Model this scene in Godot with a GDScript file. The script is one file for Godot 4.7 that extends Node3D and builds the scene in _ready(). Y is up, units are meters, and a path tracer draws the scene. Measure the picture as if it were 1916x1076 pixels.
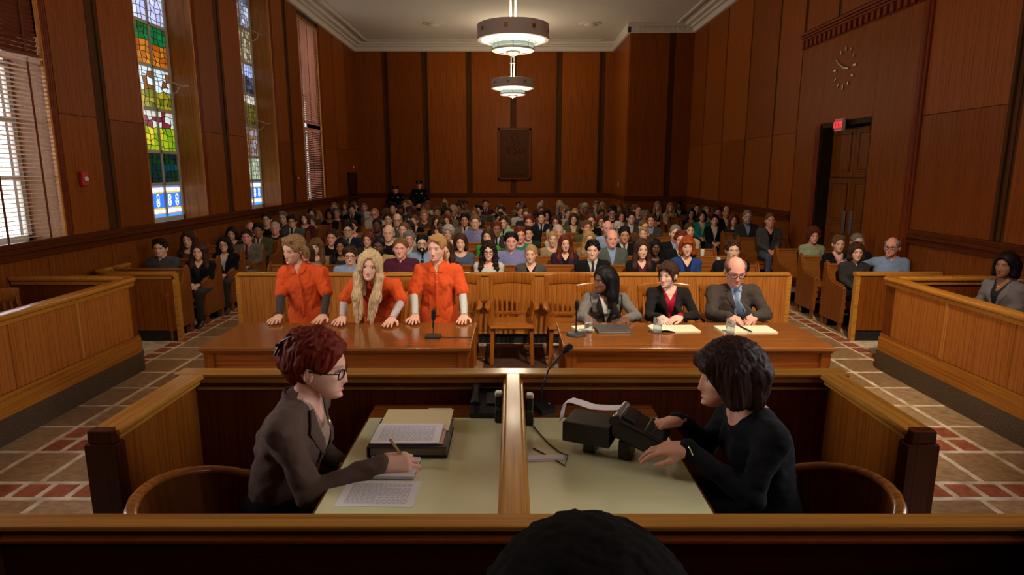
extends Node3D
# A wood panelled courtroom seen from above the bench: well, counsel tables, rail, full gallery.

const LAMPC := Color(1.0, 0.93, 0.82)
const LAMP_DOWN := 2.6
const LAMP_UP := 2.4
const SPOT_R := 46.0
const SPOT_L := 14.0

func _ready() -> void:
	# --- camera
	var cam := Camera3D.new()
	cam.name = "camera"
	cam.fov = 49.763
	cam.near = 0.05
	cam.far = 120.0
	add_child(cam)
	cam.position = Vector3(0, 2.2, 0)
	cam.rotation_degrees = Vector3(-10.6435, 0, 0)
	cam.current = true
	# --- sky and exposure
	var env := Environment.new()
	env.background_mode = Environment.BG_SKY
	var sky := Sky.new()
	var sm := ProceduralSkyMaterial.new()
	sm.sky_top_color = c8(200, 215, 240)
	sm.sky_horizon_color = c8(236, 240, 246)
	sm.ground_bottom_color = c8(120, 116, 110)
	sm.ground_horizon_color = c8(210, 210, 208)
	sm.sky_energy_multiplier = 1.0
	sky.sky_material = sm
	env.sky = sky
	env.background_energy_multiplier = 9.0
	env.tonemap_mode = Environment.TONE_MAPPER_LINEAR
	env.tonemap_exposure = 0.94
	env.sdfgi_enabled = true
	env.ssao_enabled = true
	env.ssil_enabled = true
	var we := WorldEnvironment.new()
	we.name = "environment"
	we.environment = env
	add_child(we)
	# --- daylight of the tall windows: one soft light in each opening out of frame
	for w in [[5.75, -3.215, 1.0, 1.3], [5.75, 0.45, 1.0, 0.5], [-5.75, -3.215, -1.0, 1.3]]:
		var a := AreaLight3D.new()
		a.name = "window_daylight"
		a.area_size = Vector2(1.6, 4.6)
		a.light_color = Color(1.0, 0.95, 0.88)
		a.light_energy = w[3] * 8.0
		a.area_range = 60.0
		a.area_attenuation = 2.0
		a.shadow_enabled = true
		add_child(a)
		a.position = Vector3(w[0], 3.75, w[1])
		a.rotation.y = PI / 2 * w[2]
	make_textures()
	build_room()
	for c in [[12.0, "larger looking drum chandelier, nearer of the two over the gallery"], [19.9, "smaller looking drum chandelier, farther of the two over the gallery"]]:
		build_chandelier(c[0], c[1])
	build_bar()
	build_side_box(-1.0, "wooden side box with stone base under the windows")
	build_side_box(1.0, "wooden side box with stone base along the right wall")
	build_pews()
	build_tables()
	build_chairs()
	build_pit()
	people_basics()
	build_gallery()
	build_lawyers()
	build_orange()
	build_clerks()
	build_officers()
	build_props()
	build_spots()
	#MORE

func make_textures() -> void:
	noise_tex("grain", 3, 0.03, 4, [[0.0, Color(0.72, 0.66, 0.62)], [0.35, Color(0.86, 0.83, 0.80)], [0.55, Color(0.96, 0.95, 0.94)], [0.75, Color(0.89, 0.87, 0.85)], [1.0, Color(1, 1, 1)]], 512, FastNoiseLite.TYPE_SIMPLEX_SMOOTH, 10.0)
	noise_tex("stone", 7, 0.012, 5, [[0.0, Color(0.72, 0.68, 0.64)], [0.5, Color(0.88, 0.86, 0.84)], [1.0, Color(1, 1, 1)]], 512, FastNoiseLite.TYPE_SIMPLEX_SMOOTH, 20.0)
	noise_tex("speckle", 9, 0.09, 3, [[0.0, Color(0.35, 0.33, 0.30)], [0.45, Color(0.7, 0.68, 0.64)], [0.7, Color(0.8, 0.78, 0.74)], [1.0, Color(1, 1, 1)]], 256)
	noise_tex("weave", 21, 0.11, 2, [[0.0, Color(0.78, 0.78, 0.78)], [1.0, Color(1, 1, 1)]], 256)
	noise_tex("tweed", 23, 0.22, 3, [[0.0, Color(0.30, 0.30, 0.30)], [0.5, Color(0.75, 0.74, 0.73)], [1.0, Color(1, 1, 1)]], 256)
	var sg := mat("stained_glass", Color(1, 1, 1), 0.2)
	sg.vertex_color_use_as_albedo = true
	sg.backlight_enabled = true
	sg.backlight = Color(1, 1, 1)
# ------------------------------------------------------------------ mesh builder
class MB:
	var v := PackedVector3Array()
	var n := PackedVector3Array()
	var c := PackedColorArray()
	var idx := PackedInt32Array()
	var tint := Color(1, 1, 1)
	var coloured := false

	func vert(p: Vector3, nn: Vector3) -> int:
		v.push_back(p)
		n.push_back(nn)
		if coloured:
			c.push_back(tint)
		return v.size() - 1

	func tri(a: Vector3, b: Vector3, d: Vector3) -> void:      # counter-clockwise seen from outside
		var nn := (b - a).cross(d - a).normalized()
		var i := vert(a, nn)
		vert(b, nn)
		vert(d, nn)
		idx.append_array([i, i + 2, i + 1])

	func quad(a: Vector3, b: Vector3, d: Vector3, e: Vector3) -> void:
		var nn := (b - a).cross(e - a)
		if nn.length_squared() < 1e-16:
			nn = (d - b).cross(e - b)
		nn = nn.normalized()
		var i := vert(a, nn)
		vert(b, nn)
		vert(d, nn)
		vert(e, nn)
		idx.append_array([i, i + 2, i + 1, i, i + 3, i + 2])

	# a box with chamfered edges
	func box(centre: Vector3, size: Vector3, b := 0.004, basis := Basis.IDENTITY) -> MB:
		var h := size * 0.5
		b = minf(b, minf(h.x, minf(h.y, h.z)) * 0.9)
		if b <= 0.0:
			for ax in 3:
				for s in [-1.0, 1.0]:
					var u := Vector3.ZERO
					u[ax] = s
					var p := Vector3.ZERO
					p[(ax + 1) % 3] = 1.0
					var q := u.cross(p)
					var o := centre + basis * (u * h)
					var pp := basis * (p * h)
					var qq := basis * (q * h)
					quad(o - pp - qq, o + pp - qq, o + pp + qq, o - pp + qq)
			return self
		var base := v.size()
		# 8 corners x 3 axis vertices
		for k in 8:
			var s := Vector3(1 if k & 1 else -1, 1 if k & 2 else -1, 1 if k & 4 else -1)
			for ax in 3:
				var p := s * (h - Vector3(b, b, b))
				p[ax] = s[ax] * h[ax]
				var nn := Vector3.ZERO
				nn[ax] = s[ax]
				vert(centre + basis * p, (basis * nn).normalized())
		# faces
		for ax in 3:
			var a1 := (ax + 1) % 3
			var a2 := (ax + 2) % 3
			for s in [0, 1]:
				var k0: int = s << ax
				var k1: int = k0 | (1 << a1)
				var k2: int = k1 | (1 << a2)
				var k3: int = k0 | (1 << a2)
				var q := [base + k0 * 3 + ax, base + k1 * 3 + ax, base + k2 * 3 + ax, base + k3 * 3 + ax]
				if s == 1:
					idx.append_array([q[0], q[2], q[1], q[0], q[3], q[2]])
				else:
					idx.append_array([q[0], q[1], q[2], q[0], q[2], q[3]])
		# edges
		for ax in 3:
			var a1 := (ax + 1) % 3
			var a2 := (ax + 2) % 3
			for s1 in [0, 1]:
				for s2 in [0, 1]:
					var k0: int = (s1 << a1) | (s2 << a2)
					var k1: int = k0 | (1 << ax)
					var q := [base + k0 * 3 + a1, base + k1 * 3 + a1, base + k1 * 3 + a2, base + k0 * 3 + a2]
					if s1 != s2:
						idx.append_array([q[0], q[2], q[1], q[0], q[3], q[2]])
					else:
						idx.append_array([q[0], q[1], q[2], q[0], q[2], q[3]])
		for k in 8:
			var par := (k & 1) ^ ((k >> 1) & 1) ^ ((k >> 2) & 1)
			var q0 := base + k * 3
			if par == 1:
				idx.append_array([q0, q0 + 2, q0 + 1])
			else:
				idx.append_array([q0, q0 + 1, q0 + 2])
		return self

	func bx(x0: float, x1: float, y0: float, y1: float, z0: float, z1: float, b := 0.004) -> MB:
		return box(Vector3(x0 + x1, y0 + y1, z0 + z1) * 0.5, Vector3(absf(x1 - x0), absf(y1 - y0), absf(z1 - z0)), b)

	# box from one point to another with a width and a depth
	func bar(a: Vector3, b: Vector3, w: float, t: float, ref := Vector3.UP, bev := 0.003) -> MB:
		var y := (b - a).normalized()
		var x := y.cross(ref)
		if x.length() < 0.01:
			x = y.cross(Vector3.RIGHT)
		x = x.normalized()
		var z := x.cross(y).normalized()
		return box((a + b) * 0.5, Vector3(w, a.distance_to(b), t), bev, Basis(x, y, z))

	# grid of rings; every ring has the same count; smooth normals are computed
	func rings(rr: Array, closed := true, cap0 := true, cap1 := true, flip := false) -> MB:
		var m: int = rr[0].size()
		var base := v.size()
		var cols := m if closed else m - 1
		for i in rr.size():
			for j in m:
				var p0: Vector3 = rr[maxi(i - 1, 0)][j]
				var p1: Vector3 = rr[mini(i + 1, rr.size() - 1)][j]
				var q0: Vector3
				var q1: Vector3
				if closed:
					q0 = rr[i][(j + m - 1) % m]
					q1 = rr[i][(j + 1) % m]
				else:
					q0 = rr[i][maxi(j - 1, 0)]
					q1 = rr[i][mini(j + 1, m - 1)]
				var nn := (q1 - q0).cross(p1 - p0)
				if nn.length_squared() < 1e-18:
					nn = (p1 - p0) if i == rr.size() - 1 else (p0 - p1)
					if flip:
						nn = -nn
				nn = nn.normalized()
				vert(rr[i][j], -nn if flip else nn)
		for i in rr.size() - 1:
			for j in cols:
				var a := base + i * m + j
				var b := base + i * m + (j + 1) % m
				var d := a + m
				var e := b + m
				if flip:
					idx.append_array([a, b, e, a, e, d])
				else:
					idx.append_array([a, e, b, a, d, e])
		for cap in [0, 1]:
			if (cap == 0 and not cap0) or (cap == 1 and not cap1) or not closed:
				continue
			var ring: Array = Array(rr[0] if cap == 0 else rr[rr.size() - 1])
			var mid := Vector3.ZERO
			for p in ring:
				mid += p
			mid /= m
			var up: Vector3 = Vector3.ZERO
			for j in m:
				up += (ring[j] - mid).cross(ring[(j + 1) % m] - mid)
			var sgn := 1.0 if (cap == 1) != flip else -1.0
			up = up.normalized() * sgn
			var ci := vert(mid, up)
			for j in m:
				vert(ring[j], up)
			for j in m:
				var a := ci + 1 + j
				var b := ci + 1 + (j + 1) % m
				if sgn > 0:
					idx.append_array([ci, b, a])
				else:
					idx.append_array([ci, a, b])
		return self

	# tube along points with radii (each a float or a Vector2 of two half axes)
	func tube(pts: Array, rad: Array, sides := 8, ref := Vector3.UP, caps := true) -> MB:
		var rr := []
		for i in pts.size():
			var t: Vector3 = (pts[mini(i + 1, pts.size() - 1)] - pts[maxi(i - 1, 0)]).normalized()
			var x := ref.cross(t)
			if x.length() < 0.02:
				x = Vector3.RIGHT.cross(t) if absf(t.x) < 0.9 else Vector3.BACK.cross(t)
			x = x.normalized()
			var y := t.cross(x).normalized()
			var r = rad[mini(i, rad.size() - 1)]
			var rx: float = r.x if r is Vector2 else r
			var ry: float = r.y if r is Vector2 else r
			var ring := PackedVector3Array()
			for k in sides:
				var a := TAU * k / sides
				ring.push_back(pts[i] + x * cos(a) * rx + y * sin(a) * ry)
			rr.push_back(ring)
		return rings(rr, true, caps, caps)

	# lathe round a vertical axis: profile of Vector2(radius, y)
	func lathe(o: Vector3, prof: Array, sides := 24, cap0 := false, cap1 := false) -> MB:
		for i in prof.size() - 1:
			var a: Vector2 = prof[i]
			var b: Vector2 = prof[i + 1]
			var d := b - a
			var nn := Vector2(d.y, -d.x).normalized()
			var base := v.size()
			for k in sides + 1:
				var t := TAU * k / sides
				var dir := Vector3(cos(t), 0, sin(t))
				var nv := (dir * nn.x + Vector3.UP * nn.y).normalized()
				vert(o + dir * a.x + Vector3.UP * a.y, nv)
				vert(o + dir * b.x + Vector3.UP * b.y, nv)
			for k in sides:
				var q := base + k * 2
				idx.append_array([q, q + 2, q + 1, q + 1, q + 2, q + 3])
		for cap in [0, 1]:
			if (cap == 0 and not cap0) or (cap == 1 and not cap1):
				continue
			var p: Vector2 = prof[0] if cap == 0 else prof[prof.size() - 1]
			var up := Vector3.DOWN if cap == 0 else Vector3.UP
			var ci := vert(o + Vector3.UP * p.y, up)
			for k in sides + 1:
				var t := TAU * k / sides
				vert(o + Vector3(cos(t) * p.x, p.y, sin(t) * p.x), up)
			for k in sides:
				if cap == 0:
					idx.append_array([ci, ci + 2 + k, ci + 1 + k])
				else:
					idx.append_array([ci, ci + 1 + k, ci + 2 + k])
		return self

	# polygon (x, y) extruded from z0 to z1
	func prism(poly: PackedVector2Array, z0: float, z1: float, xf := Transform3D.IDENTITY) -> MB:
		if Geometry2D.is_polygon_clockwise(poly):
			poly = poly.duplicate()
			poly.reverse()
		var t := Geometry2D.triangulate_polygon(poly)
		for i in range(0, t.size(), 3):
			var a := poly[t[i]]
			var b := poly[t[i + 1]]
			var d := poly[t[i + 2]]
			if (b - a).cross(d - a) < 0:
				var w := b
				b = d
				d = w
			tri(xf * Vector3(a.x, a.y, z1), xf * Vector3(b.x, b.y, z1), xf * Vector3(d.x, d.y, z1))
			tri(xf * Vector3(a.x, a.y, z0), xf * Vector3(d.x, d.y, z0), xf * Vector3(b.x, b.y, z0))
		for i in poly.size():
			var a := poly[i]
			var b := poly[(i + 1) % poly.size()]
			quad(xf * Vector3(a.x, a.y, z0), xf * Vector3(b.x, b.y, z0), xf * Vector3(b.x, b.y, z1), xf * Vector3(a.x, a.y, z1))
		return self

	func sphere(o: Vector3, r: Vector3, nu := 14, nv := 10, basis := Basis.IDENTITY) -> MB:
		var base := v.size()
		for i in nv + 1:
			var ph := PI * i / nv
			for j in nu + 1:
				var th := TAU * j / nu
				var d := Vector3(sin(ph) * cos(th), cos(ph), sin(ph) * sin(th))
				vert(o + basis * (d * r), (basis * (d / r)).normalized())
		for i in nv:
			for j in nu:
				var a := base + i * (nu + 1) + j
				idx.append_array([a, a + nu + 1, a + 1, a + 1, a + nu + 1, a + nu + 2])
		return self

	func add(o: MB, xf := Transform3D.IDENTITY) -> MB:
		var base := v.size()
		for i in o.v.size():
			v.push_back(xf * o.v[i])
			n.push_back((xf.basis * o.n[i]).normalized())
			if coloured:
				c.push_back(o.c[i] if o.coloured else tint)
		var mirror := xf.basis.determinant() < 0
		for i in range(0, o.idx.size(), 3):
			if mirror:
				idx.append_array([base + o.idx[i], base + o.idx[i + 2], base + o.idx[i + 1]])
			else:
				idx.append_array([base + o.idx[i], base + o.idx[i + 1], base + o.idx[i + 2]])
		return self

	func mesh() -> ArrayMesh:
		var a := []
		a.resize(Mesh.ARRAY_MAX)
		a[Mesh.ARRAY_VERTEX] = v
		a[Mesh.ARRAY_NORMAL] = n
		if coloured:
			a[Mesh.ARRAY_COLOR] = c
		a[Mesh.ARRAY_INDEX] = idx
		var m := ArrayMesh.new()
		if v.size():
			m.add_surface_from_arrays(Mesh.PRIMITIVE_TRIANGLES, a)
		return m


# ------------------------------------------------------------------ smooth field of tapered bones, meshed as surface nets
class Field:
	const EDGES := [[0, 1], [2, 3], [4, 5], [6, 7], [0, 2], [1, 3], [4, 6], [5, 7], [0, 4], [1, 5], [2, 6], [3, 7]]
	var o: Vector3
	var h: float
	var nx: int
	var ny: int
	var nz: int
	var d: PackedFloat32Array
	var rmin: PackedInt32Array
	var rmax: PackedInt32Array

	func _init(lo: Vector3, hi: Vector3, cell: float) -> void:
		o = lo
		h = cell
		nx = int((hi.x - lo.x) / cell) + 2
		ny = int((hi.y - lo.y) / cell) + 2
		nz = int((hi.z - lo.z) / cell) + 2
		d = PackedFloat32Array()
		d.resize(nx * ny * nz)
		d.fill(1.0)
		rmin = PackedInt32Array()
		rmin.resize(ny * nz)
		rmin.fill(nx)
		rmax = PackedInt32Array()
		rmax.resize(ny * nz)
		rmax.fill(-1)

	# tapered bone; u is the wide axis, with its half width multiplied by su and the third axis by sv. k blends, cut subtracts
	func bone(a: Vector3, b: Vector3, ra: float, rb: float, k := 0.02, u := Vector3.RIGHT, su := 1.0, sv := 1.0, cut := false) -> void:
		var ab := b - a
		var l2 := maxf(ab.length_squared(), 1e-8)
		var t_ := ab.normalized() if ab.length() > 1e-4 else Vector3.UP
		var uu := (u - t_ * u.dot(t_))
		if uu.length() < 1e-3:
			uu = Vector3.BACK
		uu = uu.normalized()
		var ww := t_.cross(uu).normalized()
		var iu := 1.0 / su
		var iv := 1.0 / sv
		var it := 1.0
		if ab.length() <= 1e-4:
			it = 1.0
		var reach := maxf(ra, rb) * maxf(1.0, maxf(su, sv)) + k + h * 2.0
		var i0 := maxi(int((minf(a.x, b.x) - reach - o.x) / h), 0)
		var i1 := mini(int((maxf(a.x, b.x) + reach - o.x) / h) + 1, nx - 1)
		var j0 := maxi(int((minf(a.y, b.y) - reach - o.y) / h), 0)
		var j1 := mini(int((maxf(a.y, b.y) + reach - o.y) / h) + 1, ny - 1)
		var k0 := maxi(int((minf(a.z, b.z) - reach - o.z) / h), 0)
		var k1 := mini(int((maxf(a.z, b.z) + reach - o.z) / h) + 1, nz - 1)
		var smin_ := minf(su, sv)
		var ik := 1.0 / maxf(k, 1e-5)
		for kk in range(k0, k1 + 1):
			for jj in range(j0, j1 + 1):
				var row := kk * ny + jj
				if i0 < rmin[row]: rmin[row] = i0
				if i1 > rmax[row]: rmax[row] = i1
				var at := row * nx
				var q := Vector3(o.x, o.y + jj * h, o.z + kk * h) - a
				for ii in range(i0, i1 + 1):
					q.x = o.x + ii * h - a.x
					var t := clampf(q.dot(ab) / l2, 0.0, 1.0)
					var r := q - ab * t
					var ru := r.dot(uu) * iu
					var rw := r.dot(ww) * iv
					var rt := r.dot(t_)
					var f := (sqrt(ru * ru + rw * rw + rt * rt) - (ra + (rb - ra) * t)) * smin_
					var e := d[at + ii]
					if cut:
						f = -f
						var g2 := maxf(k - absf(f - e), 0.0) * ik
						d[at + ii] = maxf(e, f) + g2 * g2 * k * 0.25
					else:
						var g := maxf(k - absf(f - e), 0.0) * ik
						d[at + ii] = minf(e, f) - g * g * k * 0.25

	func at(p: Vector3) -> float:
		var q := (p - o) / h
		var i := int(q.x)
		var j := int(q.y)
		var k := int(q.z)
		if i < 0 or j < 0 or k < 0 or i >= nx - 1 or j >= ny - 1 or k >= nz - 1:
			return 1.0
		q -= Vector3(i, j, k)
		var b := (k * ny + j) * nx + i
		var s := nx * ny
		var c00 := lerpf(d[b], d[b + 1], q.x)
		var c10 := lerpf(d[b + nx], d[b + nx + 1], q.x)
		var c01 := lerpf(d[b + s], d[b + s + 1], q.x)
		var c11 := lerpf(d[b + s + nx], d[b + s + nx + 1], q.x)
		return lerpf(lerpf(c00, c10, q.y), lerpf(c01, c11, q.y), q.z)

	# where a line along -z first meets the surface
	func front(x: float, y: float, z_from := 9.0) -> float:
		var z := minf(z_from, o.z + (nz - 2) * h)
		while z > o.z:
			if at(Vector3(x, y, z)) < 0.0:
				var lo := z
				var hi := z + h
				for i in 6:
					var m := (lo + hi) * 0.5
					if at(Vector3(x, y, m)) < 0.0:
						lo = m
					else:
						hi = m
				return hi
			z -= h
		return -99.0

	func mesh_into(mb: MB) -> void:
		var ids := PackedInt32Array()
		ids.resize(nx * ny * nz)
		ids.fill(-1)
		var s := nx * ny
		var first := mb.v.size()
		var far := h * 2.2
		for k in nz - 1:
			for j in ny - 1:
				var b := (k * ny + j) * nx
				for i in range(rmin[k * ny + j], mini(rmax[k * ny + j] + 1, nx - 1)):
					var p := b + i
					if d[p] > far or d[p] < -far:
						continue
					var m := 0
					if d[p] < 0.0: m += 1
					if d[p + 1] < 0.0: m += 1
					if d[p + nx] < 0.0: m += 1
					if d[p + nx + 1] < 0.0: m += 1
					if d[p + s] < 0.0: m += 1
					if d[p + s + 1] < 0.0: m += 1
					if d[p + s + nx] < 0.0: m += 1
					if d[p + s + nx + 1] < 0.0: m += 1
					if m == 0 or m == 8:
						continue
					var sum := Vector3.ZERO
					var cnt := 0
					var c := [d[p], d[p + 1], d[p + nx], d[p + nx + 1], d[p + s], d[p + s + 1], d[p + s + nx], d[p + s + nx + 1]]
					for e in EDGES:
						var va: float = c[e[0]]
						var vb: float = c[e[1]]
						if (va < 0.0) != (vb < 0.0):
							var t := va / (va - vb)
							var pa := Vector3(e[0] & 1, (e[0] >> 1) & 1, (e[0] >> 2) & 1)
							var pb := Vector3(e[1] & 1, (e[1] >> 1) & 1, (e[1] >> 2) & 1)
							sum += pa.lerp(pb, t)
							cnt += 1
					var loc := sum / cnt
					var g := Vector3(
						(c[1] + c[3] + c[5] + c[7]) - (c[0] + c[2] + c[4] + c[6]),
						(c[2] + c[3] + c[6] + c[7]) - (c[0] + c[1] + c[4] + c[5]),
						(c[4] + c[5] + c[6] + c[7]) - (c[0] + c[1] + c[2] + c[3]))
					ids[p] = mb.vert(o + (Vector3(i, j, k) + loc) * h, g.normalized())
		var str3 := [1, nx, s]
		for k in range(1, nz - 1):
			for j in range(1, ny - 1):
				for i in range(maxi(1, rmin[k * ny + j]), mini(rmax[k * ny + j] + 1, nx - 1)):
					var p := (k * ny + j) * nx + i
					if d[p] > far or d[p] < -far:
						continue
					var neg := d[p] < 0.0
					for ax in 3:
						if neg == (d[p + str3[ax]] < 0.0):
							continue
						var s1: int = str3[(ax + 1) % 3]
						var s2: int = str3[(ax + 2) % 3]
						var a := ids[p]
						var b := ids[p - s1]
						var c2 := ids[p - s1 - s2]
						var e := ids[p - s2]
						if a < 0 or b < 0 or c2 < 0 or e < 0:
							continue
						if neg:
							mb.idx.append_array([a, c2, b, a, e, c2])
						else:
							mb.idx.append_array([a, b, c2, a, c2, e])
		# normals from the faces, smoother than cell gradients
		var acc := PackedVector3Array()
		acc.resize(mb.v.size() - first)
		for i in range(0, mb.idx.size(), 3):
			var a := mb.idx[i]
			if a < first:
				continue
			var b := mb.idx[i + 1]
			var c3 := mb.idx[i + 2]
			var nn := (mb.v[c3] - mb.v[a]).cross(mb.v[b] - mb.v[a])
			acc[a - first] += nn
			acc[b - first] += nn
			acc[c3 - first] += nn
		for i in acc.size():
			if acc[i].length_squared() > 0.0:
				mb.n[first + i] = acc[i].normalized()


# split a mesh by a function of position: [inside (f < 0), outside]
func split(mb: MB, f: Callable) -> Array:
	var a := MB.new()
	var b := MB.new()
	var fv := PackedFloat32Array()
	fv.resize(mb.v.size())
	for i in mb.v.size():
		fv[i] = f.call(mb.v[i])
	var mapa := {}
	var mapb := {}
	for i in range(0, mb.idx.size(), 3):
		var t := [mb.idx[i], mb.idx[i + 1], mb.idx[i + 2]]
		var cnt := 0
		for q in t:
			if fv[q] < 0.0:
				cnt += 1
		if cnt == 3 or cnt == 0:
			var m := a if cnt == 3 else b
			var mp := mapa if cnt == 3 else mapb
			for q in t:
				if not mp.has(q):
					mp[q] = m.vert(mb.v[q], mb.n[q])
				m.idx.push_back(mp[q])
			continue
		for side in [0, 1]:
			var poly := []
			for e in 3:
				var p: int = t[e]
				var q: int = t[(e + 1) % 3]
				var inp: bool = (fv[p] < 0.0) == (side == 0)
				var inq: bool = (fv[q] < 0.0) == (side == 0)
				if inp:
					poly.push_back([mb.v[p], mb.n[p]])
				if inp != inq:
					var w := fv[p] / (fv[p] - fv[q])
					poly.push_back([mb.v[p].lerp(mb.v[q], w), mb.n[p].lerp(mb.n[q], w).normalized()])
			var m: MB = a if side == 0 else b
			var s := m.v.size()
			for q in poly:
				m.vert(q[0], q[1])
			for e in range(1, poly.size() - 1):
				m.idx.append_array([s, s + e, s + e + 1])
	return [a, b]


# a strip laid on the front (+z) of a field: rows of [y, x0, x1]
func ribbon(mb: MB, fld: Field, rows: Array, off: float, thick := 0.004, across := 4, z_from := 9.0) -> void:
	var top := []
	for r in rows:
		var line := PackedVector3Array()
		for k in across + 1:
			var x := lerpf(r[1], r[2], float(k) / across)
			var z := fld.front(x, r[0], z_from)
			line.push_back(Vector3(x, r[0], z + off))
		top.push_back(line)
	# fill misses from the row above
	for i in top.size():
		for k in across + 1:
			if top[i][k].z < -50.0:
				var z: float = top[i - 1][k].z if i > 0 else 0.0
				var line: PackedVector3Array = top[i]
				line[k] = Vector3(line[k].x, line[k].y, z)
				top[i] = line
	var ringset := []
	for line in top:
		var ring := PackedVector3Array()
		for k in across + 1:
			ring.push_back(line[k])
		for k in range(across, -1, -1):
			ring.push_back(line[k] - Vector3(0, 0, thick))
		ringset.push_back(ring)
	var flip: bool = rows[0][0] < rows[rows.size() - 1][0]
	if rows[0][2] < rows[0][1]:
		flip = not flip
	mb.rings(ringset, true, true, true, not flip)


# ------------------------------------------------------------------ nodes
var used_names := {}

func numbered(called: String) -> String:
	if not used_names.has(called):
		used_names[called] = 0
		return called
	used_names[called] += 1
	return "%s_%03d" % [called, used_names[called]]

func obj(called: String, mb, mat: Material, parent: Node = null, at := Vector3.ZERO, turn := 0.0) -> MeshInstance3D:
	var o := MeshInstance3D.new()
	o.mesh = mb.mesh() if mb is MB else mb
	o.material_override = mat
	o.position = at
	o.rotation.y = turn
	if parent == null:
		o.name = numbered(called)
		add_child(o, true)
	else:
		o.name = called
		parent.add_child(o, true)
	return o

func tag(o: Node, label := "", category := "", group := "", kind := "") -> Node:
	if label: o.set_meta("label", label)
	if category: o.set_meta("category", category)
	if group: o.set_meta("group", group)
	if kind: o.set_meta("kind", kind)
	return o

func thing(called: String, label: String, category: String, at := Vector3.ZERO, turn := 0.0, group := "") -> Node3D:
	var o := Node3D.new()
	o.name = numbered(called)
	add_child(o, true)
	o.position = at
	o.rotation.y = turn
	tag(o, label, category, group)
	return o

func struct(called: String, label := "") -> Node3D:
	var o := Node3D.new()
	o.name = called
	add_child(o, true)
	tag(o, label, "", "", "structure")
	return o

func dup(root: Node3D, at: Vector3, turn := 0.0, label := "", group := "") -> Node3D:
	var r: Node3D = root.duplicate()
	var base: String = String(root.name)
	if base.length() > 4 and base[base.length() - 4] == "_" and base.right(3).is_valid_int():
		base = base.left(base.length() - 4)
	r.name = numbered(base)
	add_child(r, true)
	r.position = at
	r.rotation.y = turn
	if label: r.set_meta("label", label)
	if group: r.set_meta("group", group)
	return r


# ------------------------------------------------------------------ materials
var tex := {}
var mats := {}

func noise_tex(key: String, seed_: int, freq: float, oct: int, stops: Array, size := 512, kind := FastNoiseLite.TYPE_SIMPLEX_SMOOTH, warp := 0.0, normal := false) -> NoiseTexture2D:
	var f := FastNoiseLite.new()
	f.seed = seed_
	f.frequency = freq
	f.noise_type = kind
	f.fractal_octaves = oct
	if warp > 0.0:
		f.domain_warp_enabled = true
		f.domain_warp_amplitude = warp
		f.domain_warp_frequency = freq
	var t := NoiseTexture2D.new()
	t.width = size
	t.height = size
	t.seamless = true
	t.noise = f
	if normal:
		t.as_normal_map = true
		t.bump_strength = 4.0
	elif stops.size():
		var g := Gradient.new()
		var offs := PackedFloat32Array()
		var cols := PackedColorArray()
		for s in stops:
			offs.push_back(s[0])
			cols.push_back(s[1])
		g.offsets = offs
		g.colors = cols
		t.color_ramp = g
	tex[key] = t
	return t

func mat(key: String, col: Color, rough := 0.6, metal := 0.0) -> StandardMaterial3D:
	if mats.has(key):
		return mats[key]
	var m := StandardMaterial3D.new()
	m.resource_name = key
	m.albedo_color = col
	m.roughness = rough
	m.metallic = metal
	mats[key] = m
	return m

func c8(r: float, g: float, b: float) -> Color:
	return Color(r / 255.0, g / 255.0, b / 255.0)

# wood with grain along an axis: "x", "y" or "z"
func wood(key: String, col: Color, axis := "y", rough := 0.42, coat := 0.0, size := 1.0, off := 0.0) -> StandardMaterial3D:
	if mats.has(key):
		return mats[key]
	var m := mat(key, col, rough)
	m.albedo_texture = tex["grain"]
	m.uv1_triplanar = true
	m.uv1_world_triplanar = true
	var fine := 2.6 * size
	var long := 0.045 * size
	m.uv1_scale = Vector3(long if axis == "x" else fine, long if axis == "y" else fine, long if axis == "z" else fine)
	m.uv1_offset = Vector3(off, off * 0.7, off * 1.3)
	m.uv1_triplanar_sharpness = 8.0
	m.metallic_specular = 0.18
	if coat > 0.0:
		m.clearcoat_enabled = true
		m.clearcoat = coat
		m.clearcoat_roughness = 0.12
	return m

func cloth(key: String, col: Color, rough := 0.9, weave := 1.0) -> StandardMaterial3D:
	if mats.has(key):
		return mats[key]
	var m := mat(key, col, rough)
	m.albedo_texture = tex["weave"]
	m.uv1_triplanar = true
	m.uv1_scale = Vector3(3, 3, 3) * weave
	m.rim_enabled = true
	m.rim = 0.25
	m.rim_tint = 0.6
	m.metallic_specular = 0.25
	return m
# ------------------------------------------------------------------ the room
const WX := 5.6            # inner face of the side walls
const BACK := 23.0         # back wall, metres in front of the lens
const ALC := 20.0          # face of the block in the back corner
const ALC_X := 3.62
const CEIL := 6.62
const WIN := [[2.36, 4.07], [6.03, 7.75], [9.73, 11.44], [13.42, 15.12], [17.1, 18.75]]
const SILL := 1.33
const WTOP := 6.2

func panel_wall(parent: Node3D, cuts: Array, seam: float, place: Callable, top := 6.34, low := 1.4) -> void:
	# cuts: list of [from, to] along the wall; place(a, b, y0, y1, proud) -> [centre, size]
	var k := 0
	for c in cuts:
		var tiers: Array = [[low, seam - 0.002], [seam + 0.002, top]] if seam > low else [[low, top]]
		for t in tiers:
			var w: Array = place.call(c[0] + 0.004, c[1] - 0.004, t[0], t[1])
			obj("panel", MB.new().box(w[0], w[1], 0.004), wood("wall_wood_%d" % (k % 3), WALLC[k % 3], "y", 0.42, 0.0, 1.0, k % 3 * 3.7), parent)
			k += 1

const WALLC := [Color(0.57, 0.30, 0.085), Color(0.535, 0.275, 0.075), Color(0.60, 0.32, 0.095)]

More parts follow.
